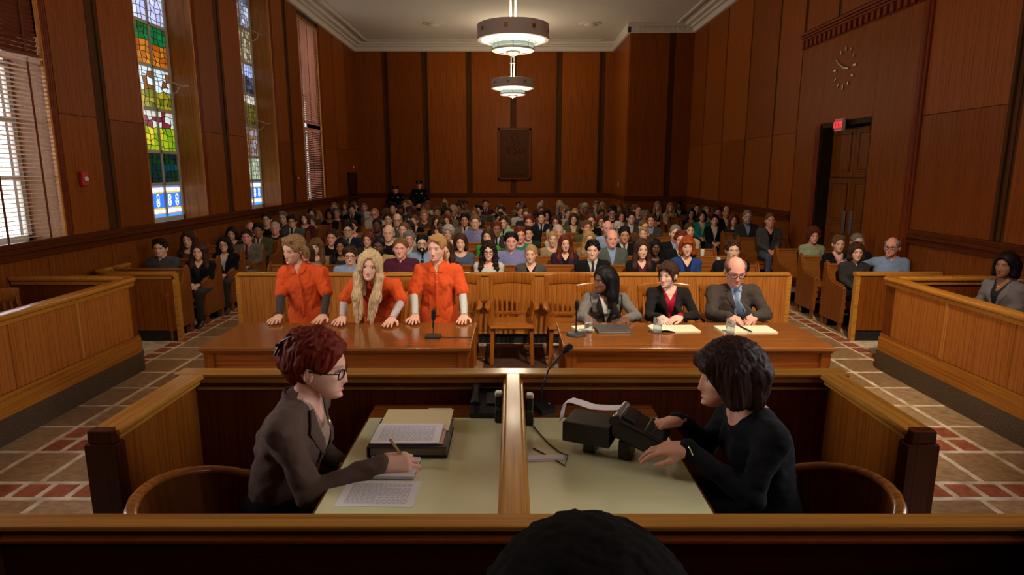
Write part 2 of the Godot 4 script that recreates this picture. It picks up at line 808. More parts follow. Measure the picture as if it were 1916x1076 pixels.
func build_room() -> void:
	var dark := wood("strip_wood", c8(86, 52, 23), "y", 0.6)
	var trim := wood("trim_wood", c8(128, 56, 20), "y", 0.32)
	var railw := wood("chair_rail_wood_z", c8(96, 46, 16), "z", 0.36)
	var railx := wood("chair_rail_wood_x", c8(96, 46, 16), "x", 0.36)
	var wains := wood("wainscot_wood", c8(140, 76, 24), "y", 0.42, 0.0, 1.0, 5.1)
	var plaster := mat("ceiling_plaster", c8(206, 196, 180), 0.9)
	var hidden := mat("wall_core", c8(70, 50, 38), 0.9)
	# --- floor slab
	var fl := struct("floor", "pale stone floor with red tile accents")
	var fm := mat("floor_grout", c8(236, 218, 188), 0.5)
	fm.albedo_texture = tex["stone"]
	fm.uv1_triplanar = true
	fm.uv1_world_triplanar = true
	fm.uv1_scale = Vector3(0.9, 0.9, 0.9)
	obj("slab", MB.new().bx(-6.2, 6.2, -0.3, -0.004, -23.5, 5.0, 0.0), fm, fl)
	build_tiles(fl)
	# --- ceiling and its cornice
	var ce := struct("ceiling", "off-white plaster ceiling with a stepped cornice")
	obj("plaster_slab", MB.new().bx(-6.2, 6.2, CEIL, CEIL + 0.3, -23.5, 5.0, 0.0), plaster, ce)
	var zb := -BACK
	for s in [-1.0, 1.0]:
		var zf: float = zb if s < 0 else -ALC
		var m := MB.new()
		m.bx(s * WX, s * (WX - 0.10), 6.33, 6.52, zf, 4.6, 0.008)
		m.bx(s * WX, s * (WX - 0.20), 6.47, 6.56, zf, 4.6, 0.008)
		m.bx(s * (WX - 0.62), s * (WX - 0.52), 6.575, CEIL, zf, 4.6, 0.008)
		m.bx(s * WX, s * (WX - 0.34), 6.53, CEIL, zf, 4.6, 0.01)
		obj("cornice", m, plaster, ce)
	var mb := MB.new()
	mb.bx(-WX, ALC_X, 6.33, 6.52, zb, zb + 0.10, 0.008)
	mb.bx(-WX, ALC_X, 6.47, 6.56, zb, zb + 0.20, 0.008)
	mb.bx(-WX, ALC_X, 6.53, CEIL, zb, zb + 0.34, 0.01)
	mb.bx(-WX + 0.62, ALC_X - 0.5, 6.575, CEIL, zb + 0.52, zb + 0.62, 0.008)
	obj("cornice", mb, plaster, ce)
	mb = MB.new()
	mb.bx(ALC_X - 0.10, WX, 6.33, 6.52, -ALC, -ALC + 0.10, 0.008)
	mb.bx(ALC_X - 0.12, WX, 6.50, CEIL, -ALC, -ALC + 0.16, 0.008)
	mb.bx(ALC_X - 0.10, ALC_X, 6.33, CEIL, -BACK, -ALC + 0.1, 0.008)
	for k in 12:
		mb.bx(ALC_X + 0.18 + k * 0.15, ALC_X + 0.25 + k * 0.15, 6.40, 6.48, -ALC + 0.09, -ALC + 0.13, 0.004)
	obj("cornice", mb, plaster, ce)
	# --- left wall: core with window openings
	var wl := struct("wall_left", "dark wood panelled wall with tall recessed windows")
	var core := MB.new()
	core.bx(-6.15, -WX - 0.02, -0.1, SILL - 0.02, -23.4, 4.8, 0.0)
	core.bx(-6.15, -WX - 0.02, WTOP, CEIL + 0.1, -23.4, 4.8, 0.0)
	var prev := -4.8
	for w in WIN + [[23.4, 30.0]]:
		core.bx(-6.15, -WX - 0.02, SILL - 0.02, WTOP, -w[0], -prev, 0.0)
		prev = w[1]
	obj("core", core, hidden, wl)
	prev = -4.6
	var cuts := []
	var li := 0
	for w in WIN + [[BACK, 30.0]]:
		var a: float = prev + (0.14 if li > 0 else 0.0)
		var b: float = w[0] - (0.05 if li < WIN.size() else 0.0)
		var span := b - a
		var mid := (a + b) * 0.5 - (0.05 if span < 2.4 else 0.0)
		if span < 2.4:
			cuts.push_back([a, mid - 0.13])
			cuts.push_back([mid + 0.13, b])
			var st := MB.new()
			st.bx(-WX - 0.02, -WX + 0.002, 1.4, 6.34, -mid - 0.13, -mid + 0.13, 0.0)
			st.bx(-WX - 0.02, -WX + 0.022, 1.4, 6.34, -mid - 0.125, -mid - 0.065, 0.006)
			st.bx(-WX - 0.02, -WX + 0.022, 1.4, 6.34, -mid + 0.065, -mid + 0.125, 0.006)
			obj("recess_strip", st, dark, wl)
		else:
			var nseg := maxi(1, int(round(span / 1.5)))
			for k in nseg:
				cuts.push_back([a + span * k / nseg + 0.03, a + span * (k + 1) / nseg - 0.03])
				var st := MB.new().bx(-WX - 0.02, -WX + 0.006, 1.4, 6.34, -(a + span * k / nseg) - 0.034, -(a + span * k / nseg) + 0.034, 0.004)
				obj("recess_strip", st, dark, wl)
		prev = w[1]
		li += 1
	panel_wall(wl, cuts, 2.9, func(a, b, y0, y1): return [Vector3(-WX - 0.005, (y0 + y1) * 0.5, -(a + b) * 0.5), Vector3(0.06, y1 - y0, b - a)])
	# reveals lined with veneer, and a reeded edge at the far side of each
	var rev := wood("reveal_wood", c8(200, 132, 62), "y", 0.25, 0.3)
	for w in WIN:
		var r := MB.new()
		r.bx(-6.12, -WX + 0.02, SILL - 0.02, WTOP, -w[1] - 0.03, -w[1], 0.003)
		r.bx(-6.12, -WX + 0.02, SILL - 0.02, WTOP, -w[0], -w[0] + 0.03, 0.003)
		r.bx(-6.12, -WX + 0.02, WTOP - 0.03, WTOP, -w[1], -w[0], 0.003)
		obj("reveal", r, rev, wl)
		var e := MB.new()
		for k in 3:
			e.tube([Vector3(-WX + 0.012, 1.4, -w[1] - 0.045 - k * 0.036), Vector3(-WX + 0.012, 6.34, -w[1] - 0.045 - k * 0.036)], [0.018], 8)
		obj("reeding", e, trim, wl)
	# wainscot and chair rail, left
	build_wainscot(wl, -1.0, [[-4.6, BACK]], wains, railw, dark)
	# --- right wall
	var wr := struct("wall_right", "dark wood panelled wall with a double door, frieze and clock")
	var rc := MB.new()
	var openings := [[-1.3, 0.4, SILL, WTOP], [2.36, 4.07, SILL, WTOP], [9.93, 11.52, 0.0, 3.0]]
	prev = -4.8
	for w in openings + [[23.4, 30.0, 0.0, 0.0]]:
		rc.bx(WX + 0.02, 6.15, -0.1, CEIL + 0.1, -w[0], -prev, 0.0)
		if w[0] < 20.0:
			rc.bx(WX + 0.02, 6.15, w[3], CEIL + 0.1, -w[1], -w[0], 0.0)
			if w[2] > 0.0:
				rc.bx(WX + 0.02, 6.15, -0.1, w[2] - 0.02, -w[1], -w[0], 0.0)
			else:
				rc.bx(6.12, 6.15, -0.1, w[3], -w[1], -w[0], 0.0)
		prev = w[1]
	obj("core", rc, hidden, wr)
	var rcuts := [[18.66, ALC], [16.96, 18.58], [15.26, 16.88], [13.68, 15.18], [12.52, 13.60], [7.22, 8.72], [5.5, 7.02], [4.15, 5.42], [0.5, 2.28], [-3.0, -1.4]]
	panel_wall(wr, rcuts, 2.94, func(a, b, y0, y1): return [Vector3(WX + 0.005, (y0 + y1) * 0.5, -(a + b) * 0.5), Vector3(0.06, y1 - y0, b - a)])
	for p in [18.62, 16.92, 15.22, 13.64]:
		obj("recess_strip", MB.new().bx(WX + 0.02, WX - 0.002, 1.4, 6.34, -p - 0.045, -p + 0.045, 0.0), dark, wr)
	for p in [7.12, 5.46]:
		var st := MB.new().bx(WX + 0.02, WX - 0.002, 1.4, 6.34, -p - 0.10, -p + 0.10, 0.0)
		st.bx(WX + 0.02, WX - 0.03, 1.4, 6.34, -p - 0.10, -p - 0.045, 0.006)
		st.bx(WX + 0.02, WX - 0.015, 1.4, 6.34, -p - 0.02, -p + 0.04, 0.006)
		obj("recess_strip", st, dark, wr)
	# portal round the door: plain veneer sheets, round moulding, frieze with dentils
	var pv := wood("portal_wood", Color(0.55, 0.29, 0.082), "y", 0.42, 0.0, 1.0, 9.2)
	for q in [[8.82, 9.90, 0.0, 4.46], [11.55, 12.48, 0.0, 4.46], [9.90, 11.55, 3.03, 4.46]]:
		obj("panel", MB.new().bx(WX - 0.028, WX + 0.03, q[2], q[3], -q[1] + 0.002, -q[0] - 0.002, 0.003), pv, wr)
	for q in [[8.82, 10.0], [10.0, 11.25], [11.25, 12.48]]:
		obj("panel", MB.new().bx(WX - 0.01, WX + 0.03, 4.80, 6.34, -q[1] + 0.05, -q[0] - 0.05, 0.004), pv, wr)
	var rm := MB.new()
	for k in [[8.86, 0.030], [8.795, 0.05], [8.725, 0.026]]:
		rm.tube([Vector3(WX - 0.035, 0.0, -k[0]), Vector3(WX - 0.035, 6.34, -k[0])], [k[1]], 12)
	obj("round_moulding", rm, trim, wr)
	rm = MB.new()
	for k in [[11.66, 0.030], [11.60, 0.030], [11.545, 0.022]]:
		rm.tube([Vector3(WX - 0.03, 0.0, -k[0]), Vector3(WX - 0.03, 3.0, -k[0])], [k[1]], 10)
	obj("round_moulding", rm, trim, wr)
	var fr := MB.new()
	fr.bx(WX - 0.06, WX + 0.02, 4.62, 4.66, -12.5, -8.8, 0.008)
	fr.bx(WX - 0.085, WX + 0.02, 4.66, 4.70, -12.5, -8.8, 0.008)
	fr.bx(WX - 0.11, WX + 0.02, 4.70, 4.75, -12.5, -8.8, 0.012)
	fr.bx(WX - 0.04, WX + 0.02, 4.46, 4.62, -12.5, -8.8, 0.004)
	obj("frieze_moulding", fr, trim, wr)
	var den := MB.new().box(Vector3.ZERO, Vector3(0.05, 0.13, 0.085), 0.006).mesh()
	for k in 22:
		obj("dentil", den, trim, wr, Vector3(WX - 0.06, 4.54, -8.95 - k * 0.165))
	build_wainscot(wr, 1.0, [[-4.6, 8.70], [12.52, ALC]], wains, railw, dark)
	# --- back wall
	var wb := struct("wall_back", "dark wood panelled back wall with narrow dark recesses")
	obj("core", MB.new().bx(-6.2, 6.2, -0.1, CEIL + 0.1, -23.4, -BACK - 0.02, 0.0), hidden, wb)
	var bx_ := [-5.6, -4.5, -3.1, -1.54, 0.05, 1.68, 3.2, ALC_X]
	var bc := []
	for k in bx_.size() - 1:
		bc.push_back([bx_[k] + (0.10 if k > 0 else 0.0), bx_[k + 1] - (0.10 if k < bx_.size() - 2 else 0.0)])
		if k > 0:
			var st := MB.new().bx(bx_[k] - 0.11, bx_[k] + 0.11, 1.4, 6.34, -BACK - 0.02, -BACK - 0.005, 0.0)
			st.bx(bx_[k] - 0.10, bx_[k] - 0.05, 1.4, 6.34, -BACK - 0.02, -BACK + 0.03, 0.006)
			st.bx(bx_[k] + 0.05, bx_[k] + 0.10, 1.4, 6.34, -BACK - 0.02, -BACK + 0.03, 0.006)
			obj("recess_strip", st, dark, wb)
	panel_wall(wb, bc, 0.0, func(a, b, y0, y1): return [Vector3((a + b) * 0.5, (y0 + y1) * 0.5, -BACK - 0.005), Vector3(b - a, y1 - y0, 0.06)])
	obj("chair_rail", MB.new().bx(-WX, ALC_X, 1.26, 1.40, -BACK, -BACK + 0.06, 0.012), railx, wb)
	obj("wainscot", MB.new().bx(-WX, ALC_X, 0.0, 1.27, -BACK, -BACK + 0.03, 0.004), wains, wb)
	# corner block
	var al := struct("wall_back_block", "projecting wood panelled block in the back corner of the room")
	obj("core", MB.new().bx(ALC_X + 0.03, 6.1, -0.1, CEIL + 0.1, -23.2, -ALC - 0.03, 0.0), hidden, al)
	panel_wall(al, [[ALC_X + 0.0, 4.83], [5.01, WX]], 0.0, func(a, b, y0, y1): return [Vector3((a + b) * 0.5, (y0 + y1) * 0.5, -ALC - 0.005), Vector3(b - a, y1 - y0, 0.06)])
	obj("recess_strip", MB.new().bx(4.83, 5.01, 1.4, 6.34, -ALC - 0.03, -ALC - 0.012, 0.0), dark, al)
	panel_wall(al, [[ALC + 0.03, BACK]], 0.0, func(a, b, y0, y1): return [Vector3(ALC_X + 0.005, (y0 + y1) * 0.5, -(a + b) * 0.5), Vector3(0.06, y1 - y0, b - a)])
	obj("chair_rail", MB.new().bx(ALC_X - 0.06, WX, 1.26, 1.40, -ALC, -ALC + 0.06, 0.012).bx(ALC_X - 0.06, ALC_X, 1.26, 1.40, -BACK, -ALC, 0.012), railx, al)
	obj("wainscot", MB.new().bx(ALC_X - 0.03, WX, 0.0, 1.27, -ALC, -ALC + 0.03, 0.004).bx(ALC_X - 0.03, ALC_X, 0.0, 1.27, -BACK, -ALC, 0.004), wains, al)
	# --- wall behind the bench, out of sight
	var wf := struct("wall_front", "wood panelled wall behind the bench")
	obj("core", MB.new().bx(-6.2, 6.2, -0.1, CEIL + 0.1, 4.6, 4.9, 0.0), wood("wall_wood_0", WALLC[0], "y"), wf)
	build_windows()
	build_door(wr)

func build_wainscot(parent: Node3D, s: float, spans: Array, wains: Material, railw: Material, dark: Material) -> void:
	for sp in spans:
		var m := MB.new()
		m.bx(s * (WX + 0.02), s * (WX - 0.07), 1.28, 1.335, -sp[1], -sp[0], 0.012)
		m.bx(s * (WX + 0.02), s * (WX - 0.045), 1.20, 1.29, -sp[1], -sp[0], 0.008)
		m.bx(s * (WX + 0.02), s * (WX - 0.05), 1.33, 1.40, -sp[1], -sp[0], 0.012)
		obj("chair_rail", m, railw, parent)
		var a: float = sp[0]
		while a < sp[1] - 0.05:
			var b := minf(a + 1.2, sp[1])
			obj("wainscot_panel", MB.new().bx(s * (WX + 0.02), s * (WX - 0.02), 0.14, 1.2, -b + 0.003, -a - 0.003, 0.003), wains, parent)
			a = b
		obj("plinth", MB.new().bx(s * (WX + 0.02), s * (WX - 0.035), 0.0, 0.14, -sp[1], -sp[0], 0.006), dark, parent)

# ------------------------------------------------------------------ floor tiles
func build_tiles(fl: Node3D) -> void:
	var cols := [c8(172, 138, 100), c8(160, 128, 92), c8(180, 148, 110)]
	var bm := []
	for k in 3:
		var m := mat("beige_tile_%d" % k, cols[k], 0.34)
		m.albedo_texture = tex["stone"]
		m.uv1_triplanar = true
		m.uv1_world_triplanar = true
		m.uv1_scale = Vector3(1.3, 1.3, 2.6)
		m.uv1_offset = Vector3(k * 0.37, 0, k * 0.21)
		bm.push_back(m)
	var rm := []
	for k in 2:
		var m := mat("red_tile_%d" % k, [c8(178, 100, 72), c8(168, 92, 64)][k], 0.38)
		m.albedo_texture = tex["stone"]
		m.uv1_triplanar = true
		m.uv1_world_triplanar = true
		m.uv1_scale = Vector3(2, 2, 2)
		rm.push_back(m)
	var shapes := {}
	var count := 0
	var put := func(x0: float, x1: float, d0: float, d1: float, red: bool):
		var w := snappedf(x1 - x0 - 0.050, 0.001)
		var l := snappedf(d1 - d0 - 0.050, 0.001)
		var key := "%f_%f" % [w, l]
		if not shapes.has(key):
			shapes[key] = MB.new().box(Vector3.ZERO, Vector3(w, 0.012, l), 0.002).mesh()
		var h := hash("%f %f" % [x0, d0])
		var m: Material = rm[h % 2] if red else bm[h % 3]
		obj("tile", shapes[key], m, fl, Vector3((x0 + x1) * 0.5, -0.006 + (h % 7) * 0.0001, -(d0 + d1) * 0.5))
	for s in [-1.0, 1.0]:
		var lay := func(a: float, b: float, d0: float, d1: float, red: bool):
			put.call(minf(s * a, s * b), maxf(s * a, s * b), d0, d1, red)
		var d := 4.12
		var row := 0
		while d < 10.5:
			var e := d + 0.497
			lay.call(3.80, 4.28, d, e, false)
			if d < 7.6:
				if row == 1:
					for q in [[3.39, 3.60], [3.60, 3.80]]:
						for r in [[d, d + 0.25], [d + 0.25, e]]:
							lay.call(q[0], q[1], r[0], r[1], true)
				else:
					lay.call(3.39, 3.80, d, e, false)
				lay.call(2.98, 3.39, d, e, false)
				if d > 5.6:
					lay.call(2.55, 2.98, d, e, false)
			else:
				lay.call(3.58, 3.80, d, e, false)
			if d > 6.5:
				lay.call(4.27, 4.47, d, d + 0.248, true)
				lay.call(4.27, 4.47, d + 0.248, e, true)
				if d > 7.6:
					lay.call(4.46, 4.62, d, e, false)
			else:
				lay.call(4.28, 4.70, d, e, false)
			d = e
			row += 1
		for k in 14:
			lay.call(2.24 + k * 0.205, 2.24 + (k + 1) * 0.205, 3.90, 4.12, true)
		for k in 6:
			lay.call(2.2 + k * 0.5, 2.2 + (k + 1) * 0.5, 3.38, 3.90, false)
	obj("brown_inlay", MB.new().bx(-0.33, 0.40, -0.003, 0.002, -7.76, -3.1, 0.001), cloth("inlay_brown", c8(74, 46, 36)), fl)  # dark brown strip set into the floor between the tables
	# strip of floor in front of the gallery rail, seen under and between the tables
	for k in 11:
		for r in 3:
			put.call(-2.98 + k * 0.5418, -2.98 + (k + 1) * 0.5418, 4.12 + r * 0.527, 4.12 + (r + 1) * 0.527, false)
	for k in 10:
		for r in 4:
			put.call(-2.55 + k * 0.51, -2.55 + (k + 1) * 0.51, 5.7 + r * 0.497, 5.7 + (r + 1) * 0.497, false)

# ------------------------------------------------------------------ windows
func slat_blind(parent: Node3D, x: float, d0: float, d1: float, y0: float, y1: float, tilt: float, m: Material, cord: Material) -> void:
	var w := d1 - d0
	var sl := MB.new().box(Vector3.ZERO, Vector3(0.046, 0.003, w), 0.001).mesh()
	var y := y0 + 0.05
	while y < y1 - 0.05:
		var o := obj("slat", sl, m, parent, Vector3(x, y, -(d0 + d1) * 0.5))
		o.rotation.z = tilt
		y += 0.050
	obj("bottom_rail", MB.new().bx(x - 0.02, x + 0.02, y0, y0 + 0.03, -d1, -d0, 0.004), m, parent)
	obj("head_rail", MB.new().bx(x - 0.035, x + 0.03, y1 - 0.06, y1, -d1, -d0, 0.004), m, parent)
	for f in [0.12, 0.5, 0.88]:
		var z: float = -(d0 + w * f)
		obj("ladder_tape", MB.new().bx(x + 0.022, x + 0.025, y0, y1, z - 0.016, z + 0.016, 0.0), cord, parent)

func build_windows() -> void:
	var frame := mat("window_frame_paint", c8(178, 170, 150), 0.45)
	var glass := mat("window_glass", Color(0.95, 0.98, 1.0, 0.04), 0.04)
	glass.transparency = BaseMaterial3D.TRANSPARENCY_ALPHA
	var blind := wood("blind_wood", c8(224, 190, 168), "z", 0.45)  # wood colour lightened for the daylight glow through the far blind
	blind.backlight_enabled = true
	blind.backlight = Color(0.80, 0.56, 0.44)
	var glare_blind := wood("blind_wood_glare", c8(236, 216, 200), "z", 0.5)  # same blind wood, with the window glare put into its pale colour
	glare_blind.backlight_enabled = true
	glare_blind.backlight = Color(1.0, 0.95, 0.92)
	var tape := cloth("blind_tape", c8(120, 62, 40))
	var stone := mat("sill_stone", c8(206, 192, 166), 0.35)
	var k := 0
	for side in [[-1.0, WIN], [1.0, [[2.36, 4.07], [-1.3, 0.4]]]]:
		var s: float = side[0]
		for w in side[1]:
			var number := k
			var w_kind: int = -1 if s > 0 else k
			k += 1
			var kind_words: String = ["plain tall window with pale frame out beyond the left box", "tall window nearest the left box, with closed upper blind and bright lower blind", "stained glass window with a blue panel of curling letters at its foot", "narrow looking stained glass window between the first coloured one and the far blinds", "far window covered by glowing wooden blinds"][number] if s < 0 else "tall window in the wall beside the bench"
			var o := struct("window_%d" % (number + 1), kind_words)
			var gx := s * 6.03
			var d0: float = w[0]
			var d1: float = w[1]
			var f := MB.new()
			f.bx(gx - 0.03, gx + 0.03, SILL, WTOP, -d1, -d1 + 0.07, 0.006)
			f.bx(gx - 0.03, gx + 0.03, SILL, WTOP, -d0 - 0.07, -d0, 0.006)
			f.bx(gx - 0.03, gx + 0.03, SILL, SILL + 0.09, -d1, -d0, 0.006)
			f.bx(gx - 0.03, gx + 0.03, WTOP - 0.09, WTOP, -d1, -d0, 0.006)
			obj("window_frame", f, frame, o)
			obj("window_sill", MB.new().bx(s * 6.12, s * (WX - 0.03), SILL - 0.05, SILL, -d1, -d0, 0.008), stone, o)
			var stained := w_kind == 2 or w_kind == 3
			var ys: Array
			if stained:
				ys = [SILL + 0.09, 1.98, 2.52, 3.22, 3.92, 4.60, 5.35, WTOP - 0.09]
			else:
				ys = [SILL + 0.09, 2.12, 2.80, 3.46 if w_kind != 4 else 3.28, 4.35, 5.25, WTOP - 0.09]
			var nc := 3 if stained else 2
			for r in range(1, ys.size() - 1):
				obj("transom", MB.new().bx(gx - 0.025, gx + 0.025, ys[r] - 0.028, ys[r] + 0.028, -d1, -d0, 0.005), frame, o)
			for cidx in range(1, nc):
				var z := -(d0 + (d1 - d0) * cidx / nc)
				obj("mullion", MB.new().bx(gx - 0.025, gx + 0.025, SILL, WTOP, z - 0.025, z + 0.025, 0.005), frame, o)
			for r in ys.size() - 1:
				for cidx in nc:
					var za := d0 + 0.03 + (d1 - d0 - 0.06) * cidx / nc
					var zb := d0 + 0.03 + (d1 - d0 - 0.06) * (cidx + 1) / nc
					if stained:
						obj("pane", stained_pane(w_kind, r, cidx, nc, zb - za, ys[r + 1] - ys[r]), mats["stained_glass"], o, Vector3(gx, ys[r], -za))
					else:
						obj("pane", MB.new().bx(gx - 0.003, gx + 0.003, ys[r], ys[r + 1], -zb, -za, 0.0), glass, o)
			if w_kind == 1:
				var b := thing("wooden_blind", "lower slatted blind of the window by the left box, slats open and glaring", "blind", Vector3.ZERO, 0.0, "window blinds")
				slat_blind(b, -5.635, d0 + 0.01, d1 - 0.01, SILL + 0.01, 3.50, 0.22, glare_blind, tape)
				b = thing("wooden_blind", "upper slatted blind of the window by the left box, closed and dark", "blind", Vector3.ZERO, 0.0, "window blinds")
				slat_blind(b, -5.635, d0 + 0.01, d1 - 0.01, 3.52, WTOP - 0.04, 1.15, wood("blind_wood_dark", c8(116, 62, 38), "z", 0.45), tape)
			elif w_kind == 4:
				var b := thing("wooden_blind", "lower half of the glowing slatted blind on the far window", "blind", Vector3.ZERO, 0.0, "window blinds")
				slat_blind(b, -5.635, d0 + 0.01, d1 - 0.01, SILL + 0.01, 3.37, 0.6, blind, tape)
				b = thing("wooden_blind", "upper half of the glowing slatted blind on the far window", "blind", Vector3.ZERO, 0.0, "window blinds")
				slat_blind(b, -5.635, d0 + 0.01, d1 - 0.01, 3.49, WTOP - 0.04, 0.7, blind, tape)
			if stained:
				# wrought latch arms that swing out of the casements
				for y in ([3.66] if w_kind == 2 else [3.3, 5.25]):
					var la := thing("casement_latch", "pale curled casement latch on the %s stained glass window at %s height" % ["nearer" if w_kind == 2 else "farther", "middle" if y < 4.0 else "upper"], "latch", Vector3(gx + 0.05, y, -d1 + 0.2), 0.0, "casement latches")
					obj("arm", MB.new().tube([Vector3(0, 0.10, 0.75), Vector3(0.12, 0.06, 0.35), Vector3(0.28, -0.02, 0.05), Vector3(0.34, 0.0, -0.03)], [0.008], 6), frame, la)
					var curl := []
					for q in 9:
						var an := q * PI / 8.0
						curl.push_back(Vector3(0.10 + cos(an) * 0.14, -0.04 - sin(an) * 0.12, 0.1 + q * 0.01))
					obj("curl", MB.new().tube(curl, [0.009], 6), frame, la)

# one leaded pane: small coloured glass pieces with dark came between them (local: x through, y up, -z along)
func stained_pane(win: int, r: int, cidx: int, nc: int, w: float, h: float) -> MB:
	var m := MB.new()
	m.coloured = true
	var rng := RandomNumberGenerator.new()
	rng.seed = win * 100 + r * 10 + cidx + 5
	var nz := 4
	var nyy := maxi(3, int(h / 0.095))
	var letters := r == 0
	if letters:
		# blue ground with white bead borders and pale curling letters, pieced from small cells
		var mid := h * 0.5
		var cw := w / 34.0
		var ch := h / 44.0
		for jj in 44:
			for ii in 34:
				var y := (jj + 0.5) * ch
				var z := (ii + 0.5) * cw
				var c := Color(0.03, 0.13, 0.45)
				var edge := minf(y, h - y)
				if edge < 0.045:
					c = Color(0.05, 0.22, 0.6)
				elif edge < 0.062:
					c = Color(0.5, 0.12, 0.03)
				elif edge < 0.130:
					c = Color(1.0, 0.97, 0.86) if fmod(z * 22.0, 1.0) > 0.14 else Color(0.45, 0.22, 0.05)
				elif edge < 0.148:
					c = Color(0.6, 0.35, 0.05)
				else:
					var dd := 1.0
					if cidx == 0:
						var rr := Vector2(y - mid, (z - w * 0.25) * 1.1).length()
						if rr < 0.15:
							c = Color(0.95, 0.93, 0.62) if y < mid + 0.03 else Color(0.95, 0.95, 0.92)
						elif rr < 0.185:
							c = Color(0.06, 0.35, 0.85)
					else:
						var n := 1 if cidx == 1 else 2
						for q in n:
							var zc := w * (0.62 if n == 1 else 0.28 + q * 0.44)
							var lo_ := Vector2(y - mid + 0.04, (z - zc) * 1.25).length()
							var up_ := Vector2(y - mid - 0.05, (z - zc) * 1.25 - 0.012).length()
							dd = minf(dd, absf(lo_ - 0.052))
							if y > mid + 0.03 or z > zc:
								dd = minf(dd, absf(up_ - 0.045))
							dd = minf(dd, lo_ - 0.004 if lo_ < 0.02 else 1.0)
						if dd < 0.012:
							c = Color(1.0, 0.96, 0.74)
				m.tint = c
				var a := Vector3(0.003, jj * ch, -ii * cw)
				var b := Vector3(0.003, jj * ch, -(ii + 1) * cw)
				m.quad(a, b, b + Vector3(0, ch, 0), a + Vector3(0, ch, 0))
		return m
	var gv := []
	for j in nyy + 1:
		var line := []
		for i in nz + 1:
			var jy := 0.0 if j == 0 or j == nyy else rng.randf_range(-0.03, 0.03)
			var jz := 0.0 if i == 0 or i == nz else rng.randf_range(-0.32, 0.32) * w / nz
			line.push_back(Vector3(0.003, h * j / nyy + jy, -w * i / nz + jz))
		gv.push_back(line)
	for j in nyy:
		for i in nz:
			var c := Color(0.8, 0.85, 0.8)
			var f := float(j) / nyy
			var q := rng.randf()
			if win == 2:
				match r:
					1: c = Color(0.02, 0.10, 0.09).lerp(Color(0.03, 0.22, 0.26), q) if f < 0.55 and f > 0.3 else Color(0.02, 0.16, 0.05).lerp(Color(0.04, 0.07, 0.14), q)
					2: c = Color(0.85, 0.75, 0.15).lerp(Color(0.35, 0.55, 0.06), q) if f < 0.5 else (Color(0.8, 0.8, 0.75) if q < 0.4 else Color(0.42, 0.12, 0.16))
					3: c = Color(0.75, 0.62, 0.12).lerp(Color(0.25, 0.32, 0.05), q) if f < 0.4 else (Color(0.82, 0.88, 0.9) if i < 2 or q < 0.5 else Color(0.45, 0.22, 0.05))
					4: c = Color(0.55, 0.22, 0.04).lerp(Color(0.8, 0.5, 0.12), q) if f < 0.45 else Color(0.02, 0.25, 0.09).lerp(Color(0.05, 0.40, 0.2), q)
					_: c = Color(0.85, 0.88, 0.92).lerp(Color(0.68, 0.68, 0.85), q)
				if r == 1 and f > 0.82:
					c = Color(0.02, 0.5, 0.15) if i < 2 else Color(0.9, 0.55, 0.05)
			else:
				match r:
					1: c = Color(0.55, 0.6, 0.45).lerp(Color(0.85, 0.85, 0.75), q)
					2: c = Color(0.5, 0.3, 0.1).lerp(Color(0.55, 0.55, 0.65), q)
					3: c = Color(0.4, 0.36, 0.12).lerp(Color(0.2, 0.18, 0.06), q) if f < 0.7 else Color(0.85, 0.8, 0.75)
					4: c = Color(0.1, 0.1, 0.14).lerp(Color(0.3, 0.3, 0.38), q) if f < 0.55 else Color(0.65, 0.7, 0.85)
					5: c = Color(0.75, 0.7, 0.55).lerp(Color(0.35, 0.3, 0.2), q)
					_: c = Color(0.25, 0.25, 0.3).lerp(Color(0.8, 0.82, 0.88), q)
			m.tint = c
			var a: Vector3 = gv[j][i]
			var b: Vector3 = gv[j][i + 1]
			var d: Vector3 = gv[j + 1][i + 1]
			var e: Vector3 = gv[j + 1][i]
			m.quad(a, b, d, e)
			m.quad(a - Vector3(0.005, 0, 0), e - Vector3(0.005, 0, 0), d - Vector3(0.005, 0, 0), b - Vector3(0.005, 0, 0))
	# the lead came between the pieces
	m.tint = Color(0.03, 0.03, 0.03)
	for j in nyy + 1:
		for i in nz + 1:
			if i < nz:
				m.bar(gv[j][i], gv[j][i + 1], 0.008, 0.010, Vector3.RIGHT, 0.0)
			if j < nyy:
				m.bar(gv[j][i], gv[j + 1][i], 0.008, 0.010, Vector3.RIGHT, 0.0)
	return m

